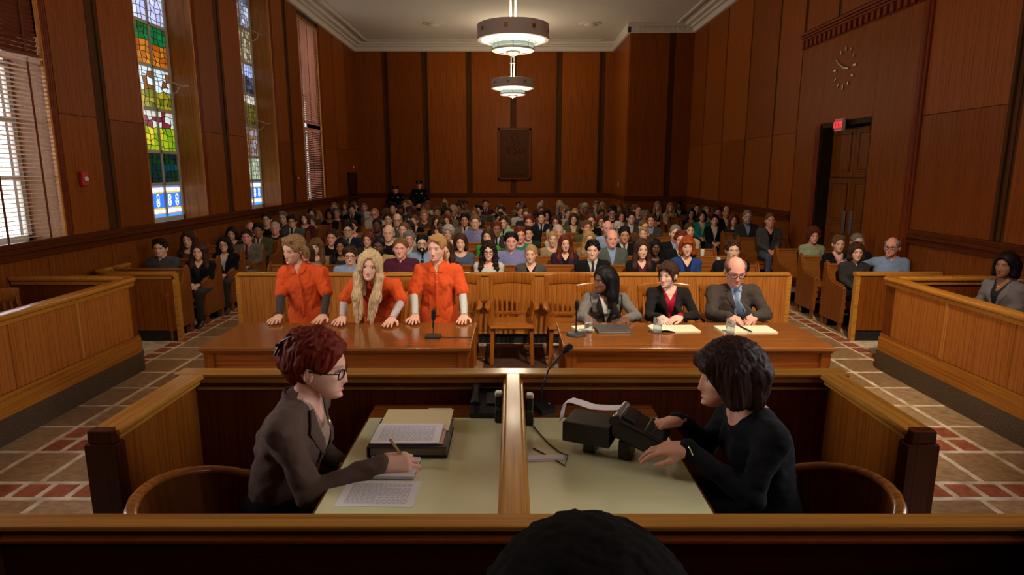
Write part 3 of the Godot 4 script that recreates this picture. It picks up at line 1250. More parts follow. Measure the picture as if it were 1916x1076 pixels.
# ------------------------------------------------------------------ double door
func build_door(_wr: Node3D) -> void:
	var o := struct("door_1", "tall dark double door with raised panels under the exit sign")
	var dm := wood("door_wood", c8(126, 70, 23), "y", 0.4, 0.0, 1.0, 2.0)
	var fm := wood("door_jamb_wood", c8(52, 40, 24), "y", 0.5)
	var x := 5.80
	for s in [[9.97, 10.725], [10.735, 11.49]]:
		var leaf := MB.new()
		leaf.bx(x, x + 0.05, 0.02, 2.93, -s[1], -s[0], 0.004)
		var lf := obj("door_leaf", leaf, dm, o)
		var ys := [[0.25, 0.95], [1.10, 1.25], [1.37, 1.98], [2.22, 2.82]]
		for y in ys:
			var p := MB.new()
			p.bx(x - 0.012, x + 0.01, y[0], y[1], -s[1] + 0.14, -s[0] - 0.14, 0.010)
			obj("raised_panel", p, dm, lf)
			var r := MB.new()
			r.bx(x - 0.02, x + 0.01, y[1], y[1] + 0.03, -s[1] + 0.11, -s[0] - 0.11, 0.006)
			r.bx(x - 0.02, x + 0.01, y[0] - 0.03, y[0], -s[1] + 0.11, -s[0] - 0.11, 0.006)
			r.bx(x - 0.02, x + 0.01, y[0], y[1], -s[1] + 0.11, -s[1] + 0.14, 0.006)
			r.bx(x - 0.02, x + 0.01, y[0], y[1], -s[0] - 0.14, -s[0] - 0.11, 0.006)
			obj("moulding", r, dm, lf)
		obj("meeting_rail", MB.new().bx(x - 0.02, x + 0.01, 2.08, 2.10, -s[1] + 0.02, -s[0] - 0.02, 0.004), fm, lf)
		var hz: float = -10.73 + (0.11 if s[0] < 10.5 else -0.11)
		obj("push_plate", MB.new().bx(x - 0.03, x - 0.012, 1.12, 1.52, hz - 0.045, hz + 0.045, 0.006), mat("brushed_metal", c8(150, 146, 138), 0.35, 0.9), lf)
	var j := MB.new()
	j.bx(WX - 0.01, 6.1, 0, 3.0, -11.55, -11.50, 0.004)
	j.bx(WX - 0.01, 6.1, 0, 3.0, -9.96, -9.91, 0.004)
	j.bx(WX - 0.01, 6.1, 2.95, 3.03, -11.55, -9.91, 0.004)
	obj("door_frame", j, fm, o)
	var o2 := struct("door_2", "narrow dark door in the far corner of the window wall")
	obj("door_leaf", MB.new().bx(-WX + 0.02, -WX + 0.05, 0.0, 2.05, -22.35, -21.45, 0.004), wood("door_wood_dark", c8(70, 38, 16), "y", 0.45), o2)
	obj("door_frame", MB.new().bx(-WX + 0.02, -WX + 0.08, 0.0, 2.15, -22.45, -22.35, 0.006).bx(-WX + 0.02, -WX + 0.08, 0.0, 2.15, -21.45, -21.35, 0.006).bx(-WX + 0.02, -WX + 0.08, 2.05, 2.15, -22.45, -21.35, 0.006), fm, o2)
	obj("door_handle", MB.new().bx(-WX + 0.05, -WX + 0.09, 1.0, 1.03, -21.62, -21.5, 0.006), mat("brushed_metal", c8(150, 146, 138), 0.35, 0.9), o2)
	# exit sign hanging in the opening
	var e := thing("exit_sign", "lit red exit sign with pale frame over the double door", "sign", Vector3(5.50, 2.86, -10.72))
	obj("housing", MB.new().bx(-0.03, 0.03, 0, 0.20, -0.125, 0.125, 0.006), mat("sign_housing", c8(196, 176, 172), 0.5), e)
	obj("bracket", MB.new().bx(0.02, 0.12, 0.17, 0.185, -0.02, 0.02, 0.003), mat("sign_housing", c8(196, 176, 172), 0.5), e)
	var face := mat("exit_sign_face", c8(120, 30, 34), 0.4)
	face.emission_enabled = true
	face.emission = c8(255, 24, 50)
	face.emission_energy_multiplier = 0.22
	obj("sign_face", MB.new().bx(-0.034, -0.029, 0.02, 0.18, -0.105, 0.105, 0.002), face, e)
	var t := TextMesh.new()
	t.text = "EXIT"
	t.font = SystemFont.new()
	t.font.font_names = PackedStringArray(["Droid Sans"])
	t.font.font_weight = 700
	t.font_size = 48
	t.pixel_size = 0.0029
	t.depth = 0.004
	var lm := mat("exit_sign_letters", c8(255, 90, 100), 0.4)
	lm.emission_enabled = true
	lm.emission = c8(255, 40, 64)
	lm.emission_energy_multiplier = 0.8
	var lo := obj("lettering", t, lm, e, Vector3(-0.037, 0.10, 0.0), -PI / 2)
	lo.name = "lettering"
	# clock of loose numerals
	var ck := thing("wall_clock", "wall clock of loose metal numerals and two hands above the door", "clock", Vector3(WX - 0.03, 3.895, -10.86))
	var metal := mat("clock_metal", c8(172, 160, 140), 0.35, 0.7)
	for k in 12:
		var a := TAU * k / 12.0
		var b := Basis(Vector3(0, 0, 1), Vector3.UP, Vector3(-1, 0, 0)) * Basis(Vector3(0, 0, 1), -a)
		var big := k % 3 == 0
		var nm := MB.new().box(Vector3.ZERO, Vector3(0.035 if big else 0.024, 0.085 if big else 0.07, 0.02), 0.005)
		var p := Vector3(-0.012, cos(a) * 0.31, sin(a) * 0.31)
		var mk := obj("numeral", nm, metal, ck, p)
		mk.basis = b if false else Basis(Vector3(1, 0, 0), a) * Basis(Vector3.UP, -PI / 2)
	for hnd in [[deg_to_rad(-62.0), 0.22, 0.018], [deg_to_rad(102.0), 0.15, 0.022]]:
		var g := obj("hand", MB.new().bx(-0.006, 0.006, -0.05, hnd[1], -hnd[2] * 0.5, hnd[2] * 0.5, 0.003), metal, ck, Vector3(-0.03, 0, 0))
		g.rotation.x = hnd[0]
	obj("hub", MB.new().sphere(Vector3(-0.02, 0, 0), Vector3(0.03, 0.03, 0.03)), metal, ck)
	# carved plaque on the back wall
	var pl := thing("carved_plaque", "carved dark wood plaque with a low relief on the back wall", "plaque", Vector3(0.09, 1.88, -BACK + 0.03))
	var pw := wood("plaque_wood", c8(84, 48, 19), "y", 0.5)
	obj("board", MB.new().bx(-0.58, 0.58, 0.0, 1.83, 0.0, 0.05, 0.006), pw, pl)
	var pf := MB.new()
	pf.bx(-0.60, 0.60, 0.0, 0.09, 0.02, 0.10, 0.012).bx(-0.60, 0.60, 1.75, 1.84, 0.02, 0.10, 0.012)
	pf.bx(-0.60, -0.51, 0.0, 1.84, 0.02, 0.10, 0.012).bx(0.51, 0.60, 0.0, 1.84, 0.02, 0.10, 0.012)
	obj("plaque_frame", pf, wood("plaque_frame_wood", c8(110, 64, 24), "y", 0.45), pl)
	var rl := MB.new()
	var rng := RandomNumberGenerator.new()
	rng.seed = 11
	for k in 26:
		var y := rng.randf_range(0.9, 1.6)
		rl.sphere(Vector3(rng.randf_range(-0.28, 0.28) * (1.7 - y) * 1.6, y, 0.055), Vector3(rng.randf_range(0.03, 0.09), rng.randf_range(0.04, 0.1), 0.014), 8, 6)
	rl.sphere(Vector3(0.0, 0.60, 0.045), Vector3(0.34, 0.34, 0.012), 16, 10)
	rl.sphere(Vector3(0.05, 0.66, 0.05), Vector3(0.20, 0.20, 0.018), 16, 10)
	for k in 7:
		rl.box(Vector3(-0.3 + k * 0.1, 0.2, 0.06), Vector3(0.06, 0.05, 0.03), 0.008)
	obj("relief", rl, pw, pl)
	# small things on the walls
	for a in [[-WX + 0.03, 2.10, 8.15, "red fire alarm on the panelled pier beside the nearest window blind"], [-WX + 0.03, 2.02, 16.25, "red fire alarm on the pier before the far window blind"], [-WX + 0.03, 2.32, 22.0, "red fire alarm high near the far left corner"]]:
		var al := thing("fire_alarm", a[3], "fire alarm", Vector3(a[0], a[1], -a[2]), 0.0, "fire alarms")
		obj("housing", MB.new().bx(0, 0.05, -0.09, 0.09, -0.06, 0.06, 0.008), mat("alarm_red", c8(178, 30, 28), 0.4), al)
		obj("strobe", MB.new().bx(0.045, 0.075, -0.03, 0.03, -0.03, 0.03, 0.01), mat("strobe_white", c8(220, 216, 208), 0.3), al)
	var sw := thing("wall_switch", "small pale switch plate on the corner block", "switch", Vector3(ALC_X - 0.03, 1.75, -21.2))
	obj("plate", MB.new().bx(-0.014, 0, -0.09, 0.09, -0.05, 0.05, 0.004), mat("switch_white", c8(224, 214, 196), 0.4), sw)
	obj("toggle", MB.new().bx(-0.03, -0.01, -0.015, 0.02, -0.01, 0.01, 0.003), mat("switch_white", c8(224, 214, 196), 0.4), sw)
	for s in [-1.0, 1.0]:
		var v := thing("ceiling_diffuser", "round ceiling air diffuser, %s of the two" % ("left" if s < 0 else "right"), "vent", Vector3(s * 2.4, CEIL - 0.001, -20.1), 0.0, "ceiling diffusers")
		var vm := mat("diffuser_paint", c8(200, 190, 172), 0.6)
		obj("outer_ring", MB.new().lathe(Vector3.ZERO, [Vector2(0.26, -0.03), Vector2(0.32, -0.02), Vector2(0.34, 0.0)], 24, true), vm, v)
		obj("cone", MB.new().lathe(Vector3.ZERO, [Vector2(0.10, -0.09), Vector2(0.20, -0.05), Vector2(0.21, -0.03)], 24, true), vm, v)
# ------------------------------------------------------------------ lamps
func build_chandelier(d: float, label: String) -> void:
	var y := 4.68 + (d - 12.0) * 0.018
	var o := thing("chandelier", label, "chandelier", Vector3(0.02, y, -d), 0.0, "round drum chandeliers")
	var band := mat("chandelier_band", c8(176, 156, 144), 0.6)
	var glow := mat("chandelier_glass", c8(232, 236, 228), 0.35)
	glow.emission_enabled = true
	glow.emission = Color(1.0, 0.965, 0.89)
	glow.emission_energy_multiplier = 0.75
	var rib := mat("chandelier_rib", c8(96, 92, 84), 0.4, 0.5)
	var pale := mat("chandelier_ribbed_glass", c8(196, 206, 198), 0.35)
	pale.emission_enabled = true
	pale.emission = Color(0.80, 0.95, 0.86)
	pale.emission_energy_multiplier = 0.28
	obj("drum_band", MB.new().lathe(Vector3.ZERO, [Vector2(0.60, -0.13), Vector2(0.65, -0.13), Vector2(0.655, 0.13), Vector2(0.63, 0.14), Vector2(0.62, 0.10), Vector2(0.60, -0.13)], 48), band, o)
	for k in 8:
		var a := TAU * (k + 0.25) / 8.0
		var r := obj("rosette", MB.new().box(Vector3.ZERO, Vector3(0.012, 0.07, 0.07), 0.005), mat("rosette_bronze", c8(150, 100, 56), 0.4, 0.6), o, Vector3(cos(a) * 0.655, 0.01, sin(a) * 0.655), -a)
		r.name = "rosette"
	obj("glass_ring", MB.new().lathe(Vector3.ZERO, [Vector2(0.385, -0.185), Vector2(0.50, -0.165), Vector2(0.615, -0.125)], 40), glow, o)
	var tier := MB.new()
	for k in 3:
		tier.lathe(Vector3.ZERO, [Vector2(0.37 - k * 0.006, -0.185 - (k + 1) * 0.035), Vector2(0.385 - k * 0.006, -0.195 - k * 0.035), Vector2(0.37, -0.185 - k * 0.035)], 40)
	obj("ribbed_tier", tier, pale, o)
	obj("lower_rim", MB.new().lathe(Vector3.ZERO, [Vector2(0.33, -0.315), Vector2(0.385, -0.315), Vector2(0.39, -0.285), Vector2(0.34, -0.285)], 40), band, o)
	obj("glass_disc", MB.new().lathe(Vector3.ZERO, [Vector2(0.10, -0.325), Vector2(0.345, -0.302)], 40), glow, o)
	for k in 8:
		var a := TAU * k / 8.0
		var dir := Vector3(cos(a), 0, sin(a))
		obj("rib", MB.new().bar(dir * 0.14 + Vector3(0, -0.327, 0), dir * 0.35 + Vector3(0, -0.306, 0), 0.008, 0.008).bar(dir * 0.39 + Vector3(0, -0.30, 0), dir * 0.39 + Vector3(0, -0.18, 0), 0.008, 0.008).bar(dir * 0.39 + Vector3(0, -0.188, 0), dir * 0.61 + Vector3(0, -0.13, 0), 0.008, 0.008), rib, o)
	obj("finial", MB.new().lathe(Vector3.ZERO, [Vector2(0.0, -0.43), Vector2(0.02, -0.42), Vector2(0.03, -0.395), Vector2(0.09, -0.385), Vector2(0.135, -0.355), Vector2(0.14, -0.32)], 24), mat("finial_metal", c8(150, 140, 124), 0.35, 0.6), o)
	var chrome := mat("chandelier_rod", c8(210, 206, 198), 0.3, 0.5)
	var top := CEIL - y
	for s in [-0.045, 0.045]:
		obj("rod", MB.new().tube([Vector3(s, 0.0, 0), Vector3(s, top, 0)], [0.02], 8), chrome, o)
		obj("collar", MB.new().lathe(Vector3(s, 0.62, 0), [Vector2(0.022, -0.02), Vector2(0.04, 0.0), Vector2(0.022, 0.02)], 10).lathe(Vector3(s, top - 0.5, 0), [Vector2(0.022, -0.02), Vector2(0.04, 0.0), Vector2(0.022, 0.02)], 10), chrome, o)
	obj("canopy_plate", MB.new().lathe(Vector3(0, top, 0), [Vector2(0.0, -0.08), Vector2(0.10, -0.07), Vector2(0.14, 0.0)], 20), chrome, o)
	# its light: down through the glass, and up to the ceiling out of the open top
	var a := OmniLight3D.new()
	a.name = "chandelier_down_light"
	a.light_color = LAMPC
	a.light_energy = LAMP_DOWN
	a.omni_range = 40.0
	a.omni_attenuation = 2.0
	a.light_size = 0.28
	a.shadow_enabled = true
	a.position = Vector3(0, -0.74, 0)
	o.add_child(a)
	var u := OmniLight3D.new()
	u.name = "chandelier_up_light"
	u.light_color = LAMPC
	u.light_energy = LAMP_UP
	u.omni_range = 40.0
	u.omni_attenuation = 2.0
	u.light_size = 0.2
	u.shadow_enabled = true
	u.position = Vector3(0.0, 0.24, 0.16)
	o.add_child(u)

# ------------------------------------------------------------------ rails, boxes and partitions
func rail_path(mb: MB, pts: Array, w: float, y0: float, y1: float, bev := 0.012) -> void:
	# a swept cap of width w between heights, along points in the ground plane
	var rr := []
	for i in pts.size():
		var t: Vector3 = (pts[mini(i + 1, pts.size() - 1)] - pts[maxi(i - 1, 0)]).normalized()
		var side := Vector3.UP.cross(t).normalized()
		var hw := w * 0.5
		var p: Vector3 = pts[i]
		rr.push_back(PackedVector3Array([
			p + side * hw + Vector3.UP * (y0 + bev), p + side * hw + Vector3.UP * (y1 - bev), p + side * (hw - bev) + Vector3.UP * y1,
			p - side * (hw - bev) + Vector3.UP * y1, p - side * hw + Vector3.UP * (y1 - bev), p - side * hw + Vector3.UP * (y0 + bev),
			p - side * (hw - bev) + Vector3.UP * y0, p + side * (hw - bev) + Vector3.UP * y0]))
	mb.rings(rr)

func arc_path(c: Vector3, r: float, a0: float, a1: float, n: int) -> Array:
	var out := []
	for k in n + 1:
		var a := lerpf(a0, a1, float(k) / n)
		out.push_back(c + Vector3(cos(a) * r, 0, -sin(a) * r))
	return out

func wall_path(mb: MB, pts: Array, y0: float, y1: float, t: float) -> void:
	var rr := []
	for i in pts.size():
		var tt: Vector3 = (pts[mini(i + 1, pts.size() - 1)] - pts[maxi(i - 1, 0)]).normalized()
		var side := Vector3.UP.cross(tt).normalized() * t * 0.5
		var p: Vector3 = pts[i]
		rr.push_back(PackedVector3Array([p + side + Vector3.UP * y0, p + side + Vector3.UP * y1, p - side + Vector3.UP * y1, p - side + Vector3.UP * y0]))
	for i in rr.size() - 1:
		var a: PackedVector3Array = rr[i]
		var b: PackedVector3Array = rr[i + 1]
		for k in 4:
			mb.quad(a[k], a[(k + 1) % 4], b[(k + 1) % 4], b[k])
	var e0: PackedVector3Array = rr[0]
	var e1: PackedVector3Array = rr[rr.size() - 1]
	mb.quad(e0[3], e0[2], e0[1], e0[0])
	mb.quad(e1[0], e1[1], e1[2], e1[3])

func build_bar() -> void:
	var oak := wood("oak_panel", c8(190, 120, 54), "y", 0.34, 0.15)
	var cap := wood("oak_cap_x", c8(204, 144, 59), "x", 0.28, 0.25)
	var black := mat("toe_kick", c8(20, 16, 15), 0.7)
	var o := thing("gallery_rail", "long low wooden rail wall between the well and the gallery", "railing", Vector3(0.02, 0, -7.78))
	var x0 := -3.51
	var x1 := 3.51
	for k in 6:
		var a := x0 + (x1 - x0) * k / 6.0
		var b := x0 + (x1 - x0) * (k + 1) / 6.0
		obj("panel", MB.new().bx(a + 0.001, b - 0.001, 0.13, 0.885, -0.05, 0.0, 0.003), oak, o)
	obj("cap", MB.new().bx(x0 - 0.01, x1 + 0.01, 0.885, 0.93, -0.07, 0.02, 0.010), cap, o)
	obj("bottom_bead", MB.new().bx(x0, x1, 0.125, 0.145, -0.055, 0.01, 0.005), cap, o)
	obj("toe_kick", MB.new().bx(x0 + 0.02, x1 - 0.02, 0.0, 0.13, -0.05, -0.025, 0.0), black, o)
	for x in [x0 - 0.005, x1 + 0.005]:
		obj("end_post", MB.new().bx(x - 0.03, x + 0.03, 0.0, 0.90, -0.06, 0.006, 0.006), cap, o)
	# side partitions in front of the outer gallery blocks
	var dk := wood("partition_wood", c8(142, 78, 26), "y", 0.36, 0.1)
	o = thing("gallery_partition", "wooden partition with a curled top rail before the gallery block under the windows", "partition")
	var path := [Vector3(-4.37, 0, -7.92), Vector3(-4.9, 0, -7.92)] + arc_path(Vector3(-5.18, 0, -8.22), 0.30, -PI / 2, -PI, 10).map(func(p): return p) + [Vector3(-5.48, 0, -8.75)]
	var m := MB.new()
	wall_path(m, path, 0.14, 0.87, 0.05)
	obj("panel", m, dk, o)
	m = MB.new()
	wall_path(m, path, 0.0, 0.14, 0.03)
	obj("toe_kick", m, black, o)
	m = MB.new()
	rail_path(m, path, 0.10, 0.865, 0.92)
	rail_path(m, path, 0.07, 0.82, 0.866, 0.006)
	obj("cap", m, wood("oak_cap_curve", c8(190, 126, 48), "x", 0.28, 0.25), o)
	obj("end_post", MB.new().bx(-4.395, -4.335, 0.0, 0.90, -7.96, -7.885, 0.006), cap, o)
	o = thing("gallery_partition", "dark wooden partition before the gallery block beside the double door", "partition")
	obj("panel", MB.new().bx(4.48, 5.55, 0.14, 0.87, -7.95, -7.90, 0.003), dk, o)
	obj("toe_kick", MB.new().bx(4.52, 5.55, 0.0, 0.14, -7.945, -7.92, 0.0), black, o)
	obj("cap", MB.new().bx(4.44, 5.56, 0.865, 0.915, -7.98, -7.88, 0.010), cap, o)
	obj("end_post", MB.new().bx(4.45, 4.51, 0.0, 0.87, -7.965, -7.89, 0.006), cap, o)

func build_side_box(s: float, label: String) -> void:
	var oak := wood("box_panel", c8(180, 108, 44), "y", 0.34, 0.15)
	var cap := wood("box_cap_z", c8(194, 128, 46), "z", 0.22, 0.4)
	var plw := wood("box_plinth_z", c8(182, 116, 40), "z", 0.34, 0.15)
	var stone := mat("box_stone", c8(110, 90, 72), 0.4)
	stone.albedo_texture = tex["speckle"]
	stone.uv1_triplanar = true
	stone.uv1_scale = Vector3(2, 2, 2)
	var o := thing("side_box", label, "partition")
	var x := s * 4.19
	var far := -6.80
	var r := 0.16
	var path := []
	if s < 0:
		path = [Vector3(x, 0, 1.0), Vector3(x, 0, far + r)] + arc_path(Vector3(x - r, 0, far + r), r, 0.0, PI / 2, 6).slice(1) + [Vector3(-5.55, 0, far)]
	else:
		path = [Vector3(x, 0, 1.0), Vector3(x, 0, far + 0.02)] + [Vector3(x + 0.02, 0, far), Vector3(5.55, 0, far)]
	var m := MB.new()
	wall_path(m, path, 0.0, 0.215, 0.12)
	obj("stone_base", m, stone, o)
	m = MB.new()
	wall_path(m, path, 0.215, 0.36, 0.10)
	wall_path(m, path, 0.36, 0.40, 0.075)
	obj("wood_base", m, plw, o)
	m = MB.new()
	wall_path(m, path, 0.38, 0.98, 0.05)
	obj("panel_core", m, wood("box_core", c8(120, 62, 22), "y", 0.4), o)
	# separate front panels with a batten between
	var zc := [-6.6, -5.78, -4.96, -4.14, -3.32, -2.5, -1.68, -0.86]
	for k in zc.size() - 1:
		obj("panel", MB.new().bx(x - s * 0.02, x - s * 0.036, 0.405, 0.965, zc[k] + 0.003, zc[k + 1] - 0.003, 0.003), oak, o)
		if k % 2 == 1:
			obj("batten", MB.new().bx(x - s * 0.02, x - s * 0.046, 0.405, 0.965, zc[k] - 0.025, zc[k] + 0.025, 0.006), wood("batten_wood", c8(196, 130, 56), "y", 0.3, 0.2), o)
	m = MB.new()
	rail_path(m, path, 0.13, 1.0, 1.05)
	rail_path(m, path, 0.09, 0.955, 1.0, 0.008)
	obj("cap", m, cap, o)

# ------------------------------------------------------------------ pews
func pew_parts(o: Node3D, w: float) -> void:
	# local: x across, seat faces +z, back plane near z = -0.25
	var pw := wood("pew_wood", c8(158, 95, 42), "x", 0.34, 0.15)
	var pe := wood("pew_end_wood", c8(146, 84, 34), "y", 0.34, 0.15)
	var black := mat("toe_kick", c8(20, 16, 15), 0.7)
	var h := w * 0.5
	obj("seat", MB.new().box(Vector3(0, 0.43, 0.0), Vector3(w - 0.08, 0.035, 0.44), 0.010), pw, o)
	obj("backrest", MB.new().box(Vector3(0, 0.64, -0.235), Vector3(w - 0.08, 0.48, 0.028), 0.008, Basis(Vector3.RIGHT, -0.10)), pw, o)
	obj("top_rail", MB.new().box(Vector3(0, 0.875, -0.262), Vector3(w - 0.06, 0.035, 0.06), 0.012), pw, o)
	obj("apron", MB.new().box(Vector3(0, 0.36, 0.17), Vector3(w - 0.08, 0.10, 0.02), 0.004), pw, o)
	var poly := PackedVector2Array([Vector2(-0.33, 0.13), Vector2(0.24, 0.13), Vector2(0.255, 0.60), Vector2(0.235, 0.635), Vector2(0.10, 0.645), Vector2(-0.06, 0.665), Vector2(-0.17, 0.74), Vector2(-0.22, 0.86), Vector2(-0.245, 0.905), Vector2(-0.315, 0.905), Vector2(-0.325, 0.86)])
	for s in [-1.0, 1.0]:
		var xf := Transform3D(Basis(Vector3(0, 0, 1), Vector3.UP, Vector3(-1, 0, 0)), Vector3(s * (h - 0.025), 0, 0))
		var e := obj("pew_end", MB.new().prism(poly, -0.025, 0.025, xf), pe, o)
		var cap := MB.new()
		var prev := Vector3.ZERO
		for k in range(2, 10):
			var a := Vector3(s * (h - 0.025), poly[k].y, poly[k].x)
			if k > 2:
				cap.bar(prev, a, 0.062, 0.014, Vector3.RIGHT, 0.004)
			prev = a
		obj("end_cap", cap, pw, e)
		obj("foot", MB.new().box(Vector3(s * (h - 0.03), 0.065, 0.19), Vector3(0.03, 0.13, 0.07), 0.003), pe, o)
		obj("foot", MB.new().box(Vector3(s * (h - 0.03), 0.065, -0.28), Vector3(0.03, 0.13, 0.07), 0.003), pe, o)
	obj("toe_kick", MB.new().box(Vector3(0, 0.07, -0.20), Vector3(w - 0.12, 0.14, 0.02), 0.0), black, o)

const ORD := ["first", "second", "third", "fourth", "fifth", "sixth", "seventh", "eighth", "ninth", "tenth", "eleventh", "twelfth", "thirteenth", "fourteenth", "fifteenth"]
const ROW0 := 8.45
const PITCH := 0.93
const NROWS := 14

func row_z(i: int) -> float:
	return -(ROW0 + PITCH * i)

func left_row_z(i: int) -> float:
	return -(9.05 + 0.85 * i)

func build_pews() -> void:
	var pc := thing("gallery_pew", "", "pew", Vector3.ZERO, 0.0, "pews of the wide middle block")
	pew_parts(pc, 6.96)
	var pl := thing("side_pew", "", "pew", Vector3.ZERO, 0.0, "pews of the block under the windows")
	pew_parts(pl, 1.02)
	var pr := thing("side_pew", "", "pew", Vector3.ZERO, 0.0, "pews of the block beside the double door")
	pew_parts(pr, 1.02)
	for i in NROWS:
		var lab := "long wooden pew in the middle gallery block, %s row behind the rail" % ORD[i]
		var p := Vector3(0.02, 0, row_z(i))
		if i == 0:
			pc.position = p
			pc.set_meta("label", lab)
		else:
			dup(pc, p, 0.0, lab)
		lab = "short wooden pew under the windows, %s row behind the partition" % ORD[i]
		p = Vector3(-4.95, 0, left_row_z(i - 1) + (0.08 if i == 0 else 0.0))
		if i == 0:
			pl.position = p
			pl.set_meta("label", lab)
		else:
			dup(pl, p, 0.0, lab)
	var rr := [0, 1, 2, 4, 5, 6, 7, 8, 9, 10, 11]
	for k in rr.size():
		var i: int = rr[k]
		var lab := "short wooden pew beside the right wall, %s from the partition" % ORD[k]
		var p := Vector3(5.03, 0, row_z(i) - (0.12 if i == 0 else 0.0))
		if k == 0:
			pr.position = p
			pr.set_meta("label", lab)
		else:
			dup(pr, p, 0.0, lab)
	# white cups left on the pew tops
	for c in [[3.02, 2], [2.98, 1], [2.93, 0]]:
		var cup := thing("paper_cup", "small white cup on the top rail of the %s pew row, right end" % ORD[c[1]], "cup", Vector3(c[0], 0.894, row_z(c[1]) - 0.262), 0.0, "white cups on the pew rails")
		obj("cup_wall", MB.new().lathe(Vector3.ZERO, [Vector2(0.026, 0.0), Vector2(0.034, 0.10), Vector2(0.032, 0.10), Vector2(0.024, 0.004)], 16, true), mat("paper_white", c8(226, 222, 212), 0.7), cup)
		obj("rim", MB.new().lathe(Vector3.ZERO, [Vector2(0.033, 0.097), Vector2(0.036, 0.100), Vector2(0.033, 0.103)], 16), mat("paper_white", c8(226, 222, 212), 0.7), cup)

# ------------------------------------------------------------------ tables and chairs
func build_tables() -> void:
	var lt := thing("counsel_table", "long wooden table where the people in orange stand", "table", Vector3(-1.483, 0, -5.43), 0.0, "counsel tables")
	var top := wood("table_top", c8(150, 90, 40), "x", 0.16, 0.7)
	var side := wood("table_side", c8(150, 78, 24), "x", 0.3, 0.3)
	var leg := wood("table_leg", c8(138, 70, 22), "y", 0.32, 0.2)
	obj("table_top", MB.new().box(Vector3(0, 0.732, 0), Vector3(2.28, 0.036, 0.88), 0.008), top, lt)
	obj("edge_moulding", MB.new().box(Vector3(0, 0.705, 0), Vector3(2.25, 0.02, 0.85), 0.005), side, lt)
	for s in [-1.0, 1.0]:
		obj("apron", MB.new().box(Vector3(0, 0.615, s * 0.39), Vector3(2.1, 0.16, 0.025), 0.003), side, lt)
		obj("apron", MB.new().box(Vector3(s * 1.08, 0.615, 0), Vector3(0.025, 0.16, 0.74), 0.003), side, lt)
	for s in [[-1, -1], [-1, 1], [1, -1], [1, 1]]:
		obj("leg", MB.new().box(Vector3(s[0] * 1.07, 0.35, s[1] * 0.375), Vector3(0.085, 0.70, 0.085), 0.006), leg, lt)
	obj("stretcher", MB.new().box(Vector3(0, 0.14, 0), Vector3(2.1, 0.05, 0.04), 0.004).box(Vector3(-1.07, 0.14, 0), Vector3(0.04, 0.05, 0.7), 0.004).box(Vector3(1.07, 0.14, 0), Vector3(0.04, 0.05, 0.7), 0.004), leg, lt)
	dup(lt, Vector3(1.570, 0, -5.43), 0.0, "long wooden table where the three lawyers sit")

var chair0: Node3D

func make_armchair() -> Node3D:
	var o := thing("armchair", "", "chair", Vector3.ZERO, 0.0, "slatted wooden armchairs of the well")
	var w := wood("chair_wood", c8(158, 92, 30), "y", 0.3, 0.3)
	var seat := wood("chair_seat_wood", c8(160, 94, 32), "x", 0.28, 0.3)
	obj("seat", MB.new().box(Vector3(0, 0.445, 0.02), Vector3(0.52, 0.035, 0.50), 0.014), seat, o)
	var tilt := -0.16
	var bz := -0.22
	for s in [-1.0, 1.0]:
		obj("leg", MB.new().bar(Vector3(s * 0.22, 0.44, 0.22), Vector3(s * 0.235, 0.0, 0.24), 0.045, 0.045, Vector3.FORWARD), w, o)
		obj("leg", MB.new().bar(Vector3(s * 0.22, 0.44, -0.20), Vector3(s * 0.23, 0.0, -0.27), 0.045, 0.045, Vector3.FORWARD), w, o)
		obj("back_post", MB.new().bar(Vector3(s * 0.235, 0.44, bz), Vector3(s * 0.255, 0.90, bz - 0.09), 0.05, 0.04, Vector3.FORWARD, 0.008), w, o)
		var arm := MB.new()
		arm.tube([Vector3(s * 0.255, 0.66, bz - 0.03), Vector3(s * 0.28, 0.665, -0.05), Vector3(s * 0.285, 0.66, 0.16), Vector3(s * 0.27, 0.655, 0.24)], [Vector2(0.025, 0.014), Vector2(0.035, 0.015), Vector2(0.036, 0.015), Vector2(0.02, 0.012)], 8)
		obj("arm", arm, w, o)
		obj("arm_post", MB.new().bar(Vector3(s * 0.25, 0.45, 0.17), Vector3(s * 0.275, 0.65, 0.17), 0.035, 0.035, Vector3.FORWARD), w, o)
	var n := 9
	var crest := []
	for k in n:
		var f := float(k) / (n - 1) * 2.0 - 1.0
		crest.push_back(Vector3(f * 0.275, 0.905 + 0.022 * (1.0 - f * f), bz - 0.085 - 0.03 * (1.0 - f * f)))
	obj("crest_rail", MB.new().tube(crest, [Vector2(0.018, 0.075)], 10, Vector3(0, 1, 0)), w, o)
	obj("lower_rail", MB.new().box(Vector3(0, 0.51, bz - 0.02), Vector3(0.46, 0.04, 0.025), 0.006), w, o)
	for k in 7:
		var f := (k - 3) / 3.0
		obj("slat", MB.new().bar(Vector3(f * 0.175, 0.52, bz - 0.02), Vector3(f * 0.19, 0.85, bz - 0.085 - 0.025 * (1 - f * f)), 0.030, 0.012, Vector3.FORWARD, 0.003), w, o)
	obj("stretcher", MB.new().box(Vector3(0, 0.16, 0.0), Vector3(0.44, 0.03, 0.02), 0.003).box(Vector3(-0.228, 0.16, 0.0), Vector3(0.02, 0.03, 0.44), 0.003).box(Vector3(0.228, 0.16, 0.0), Vector3(0.02, 0.03, 0.44), 0.003), w, o)
	return o

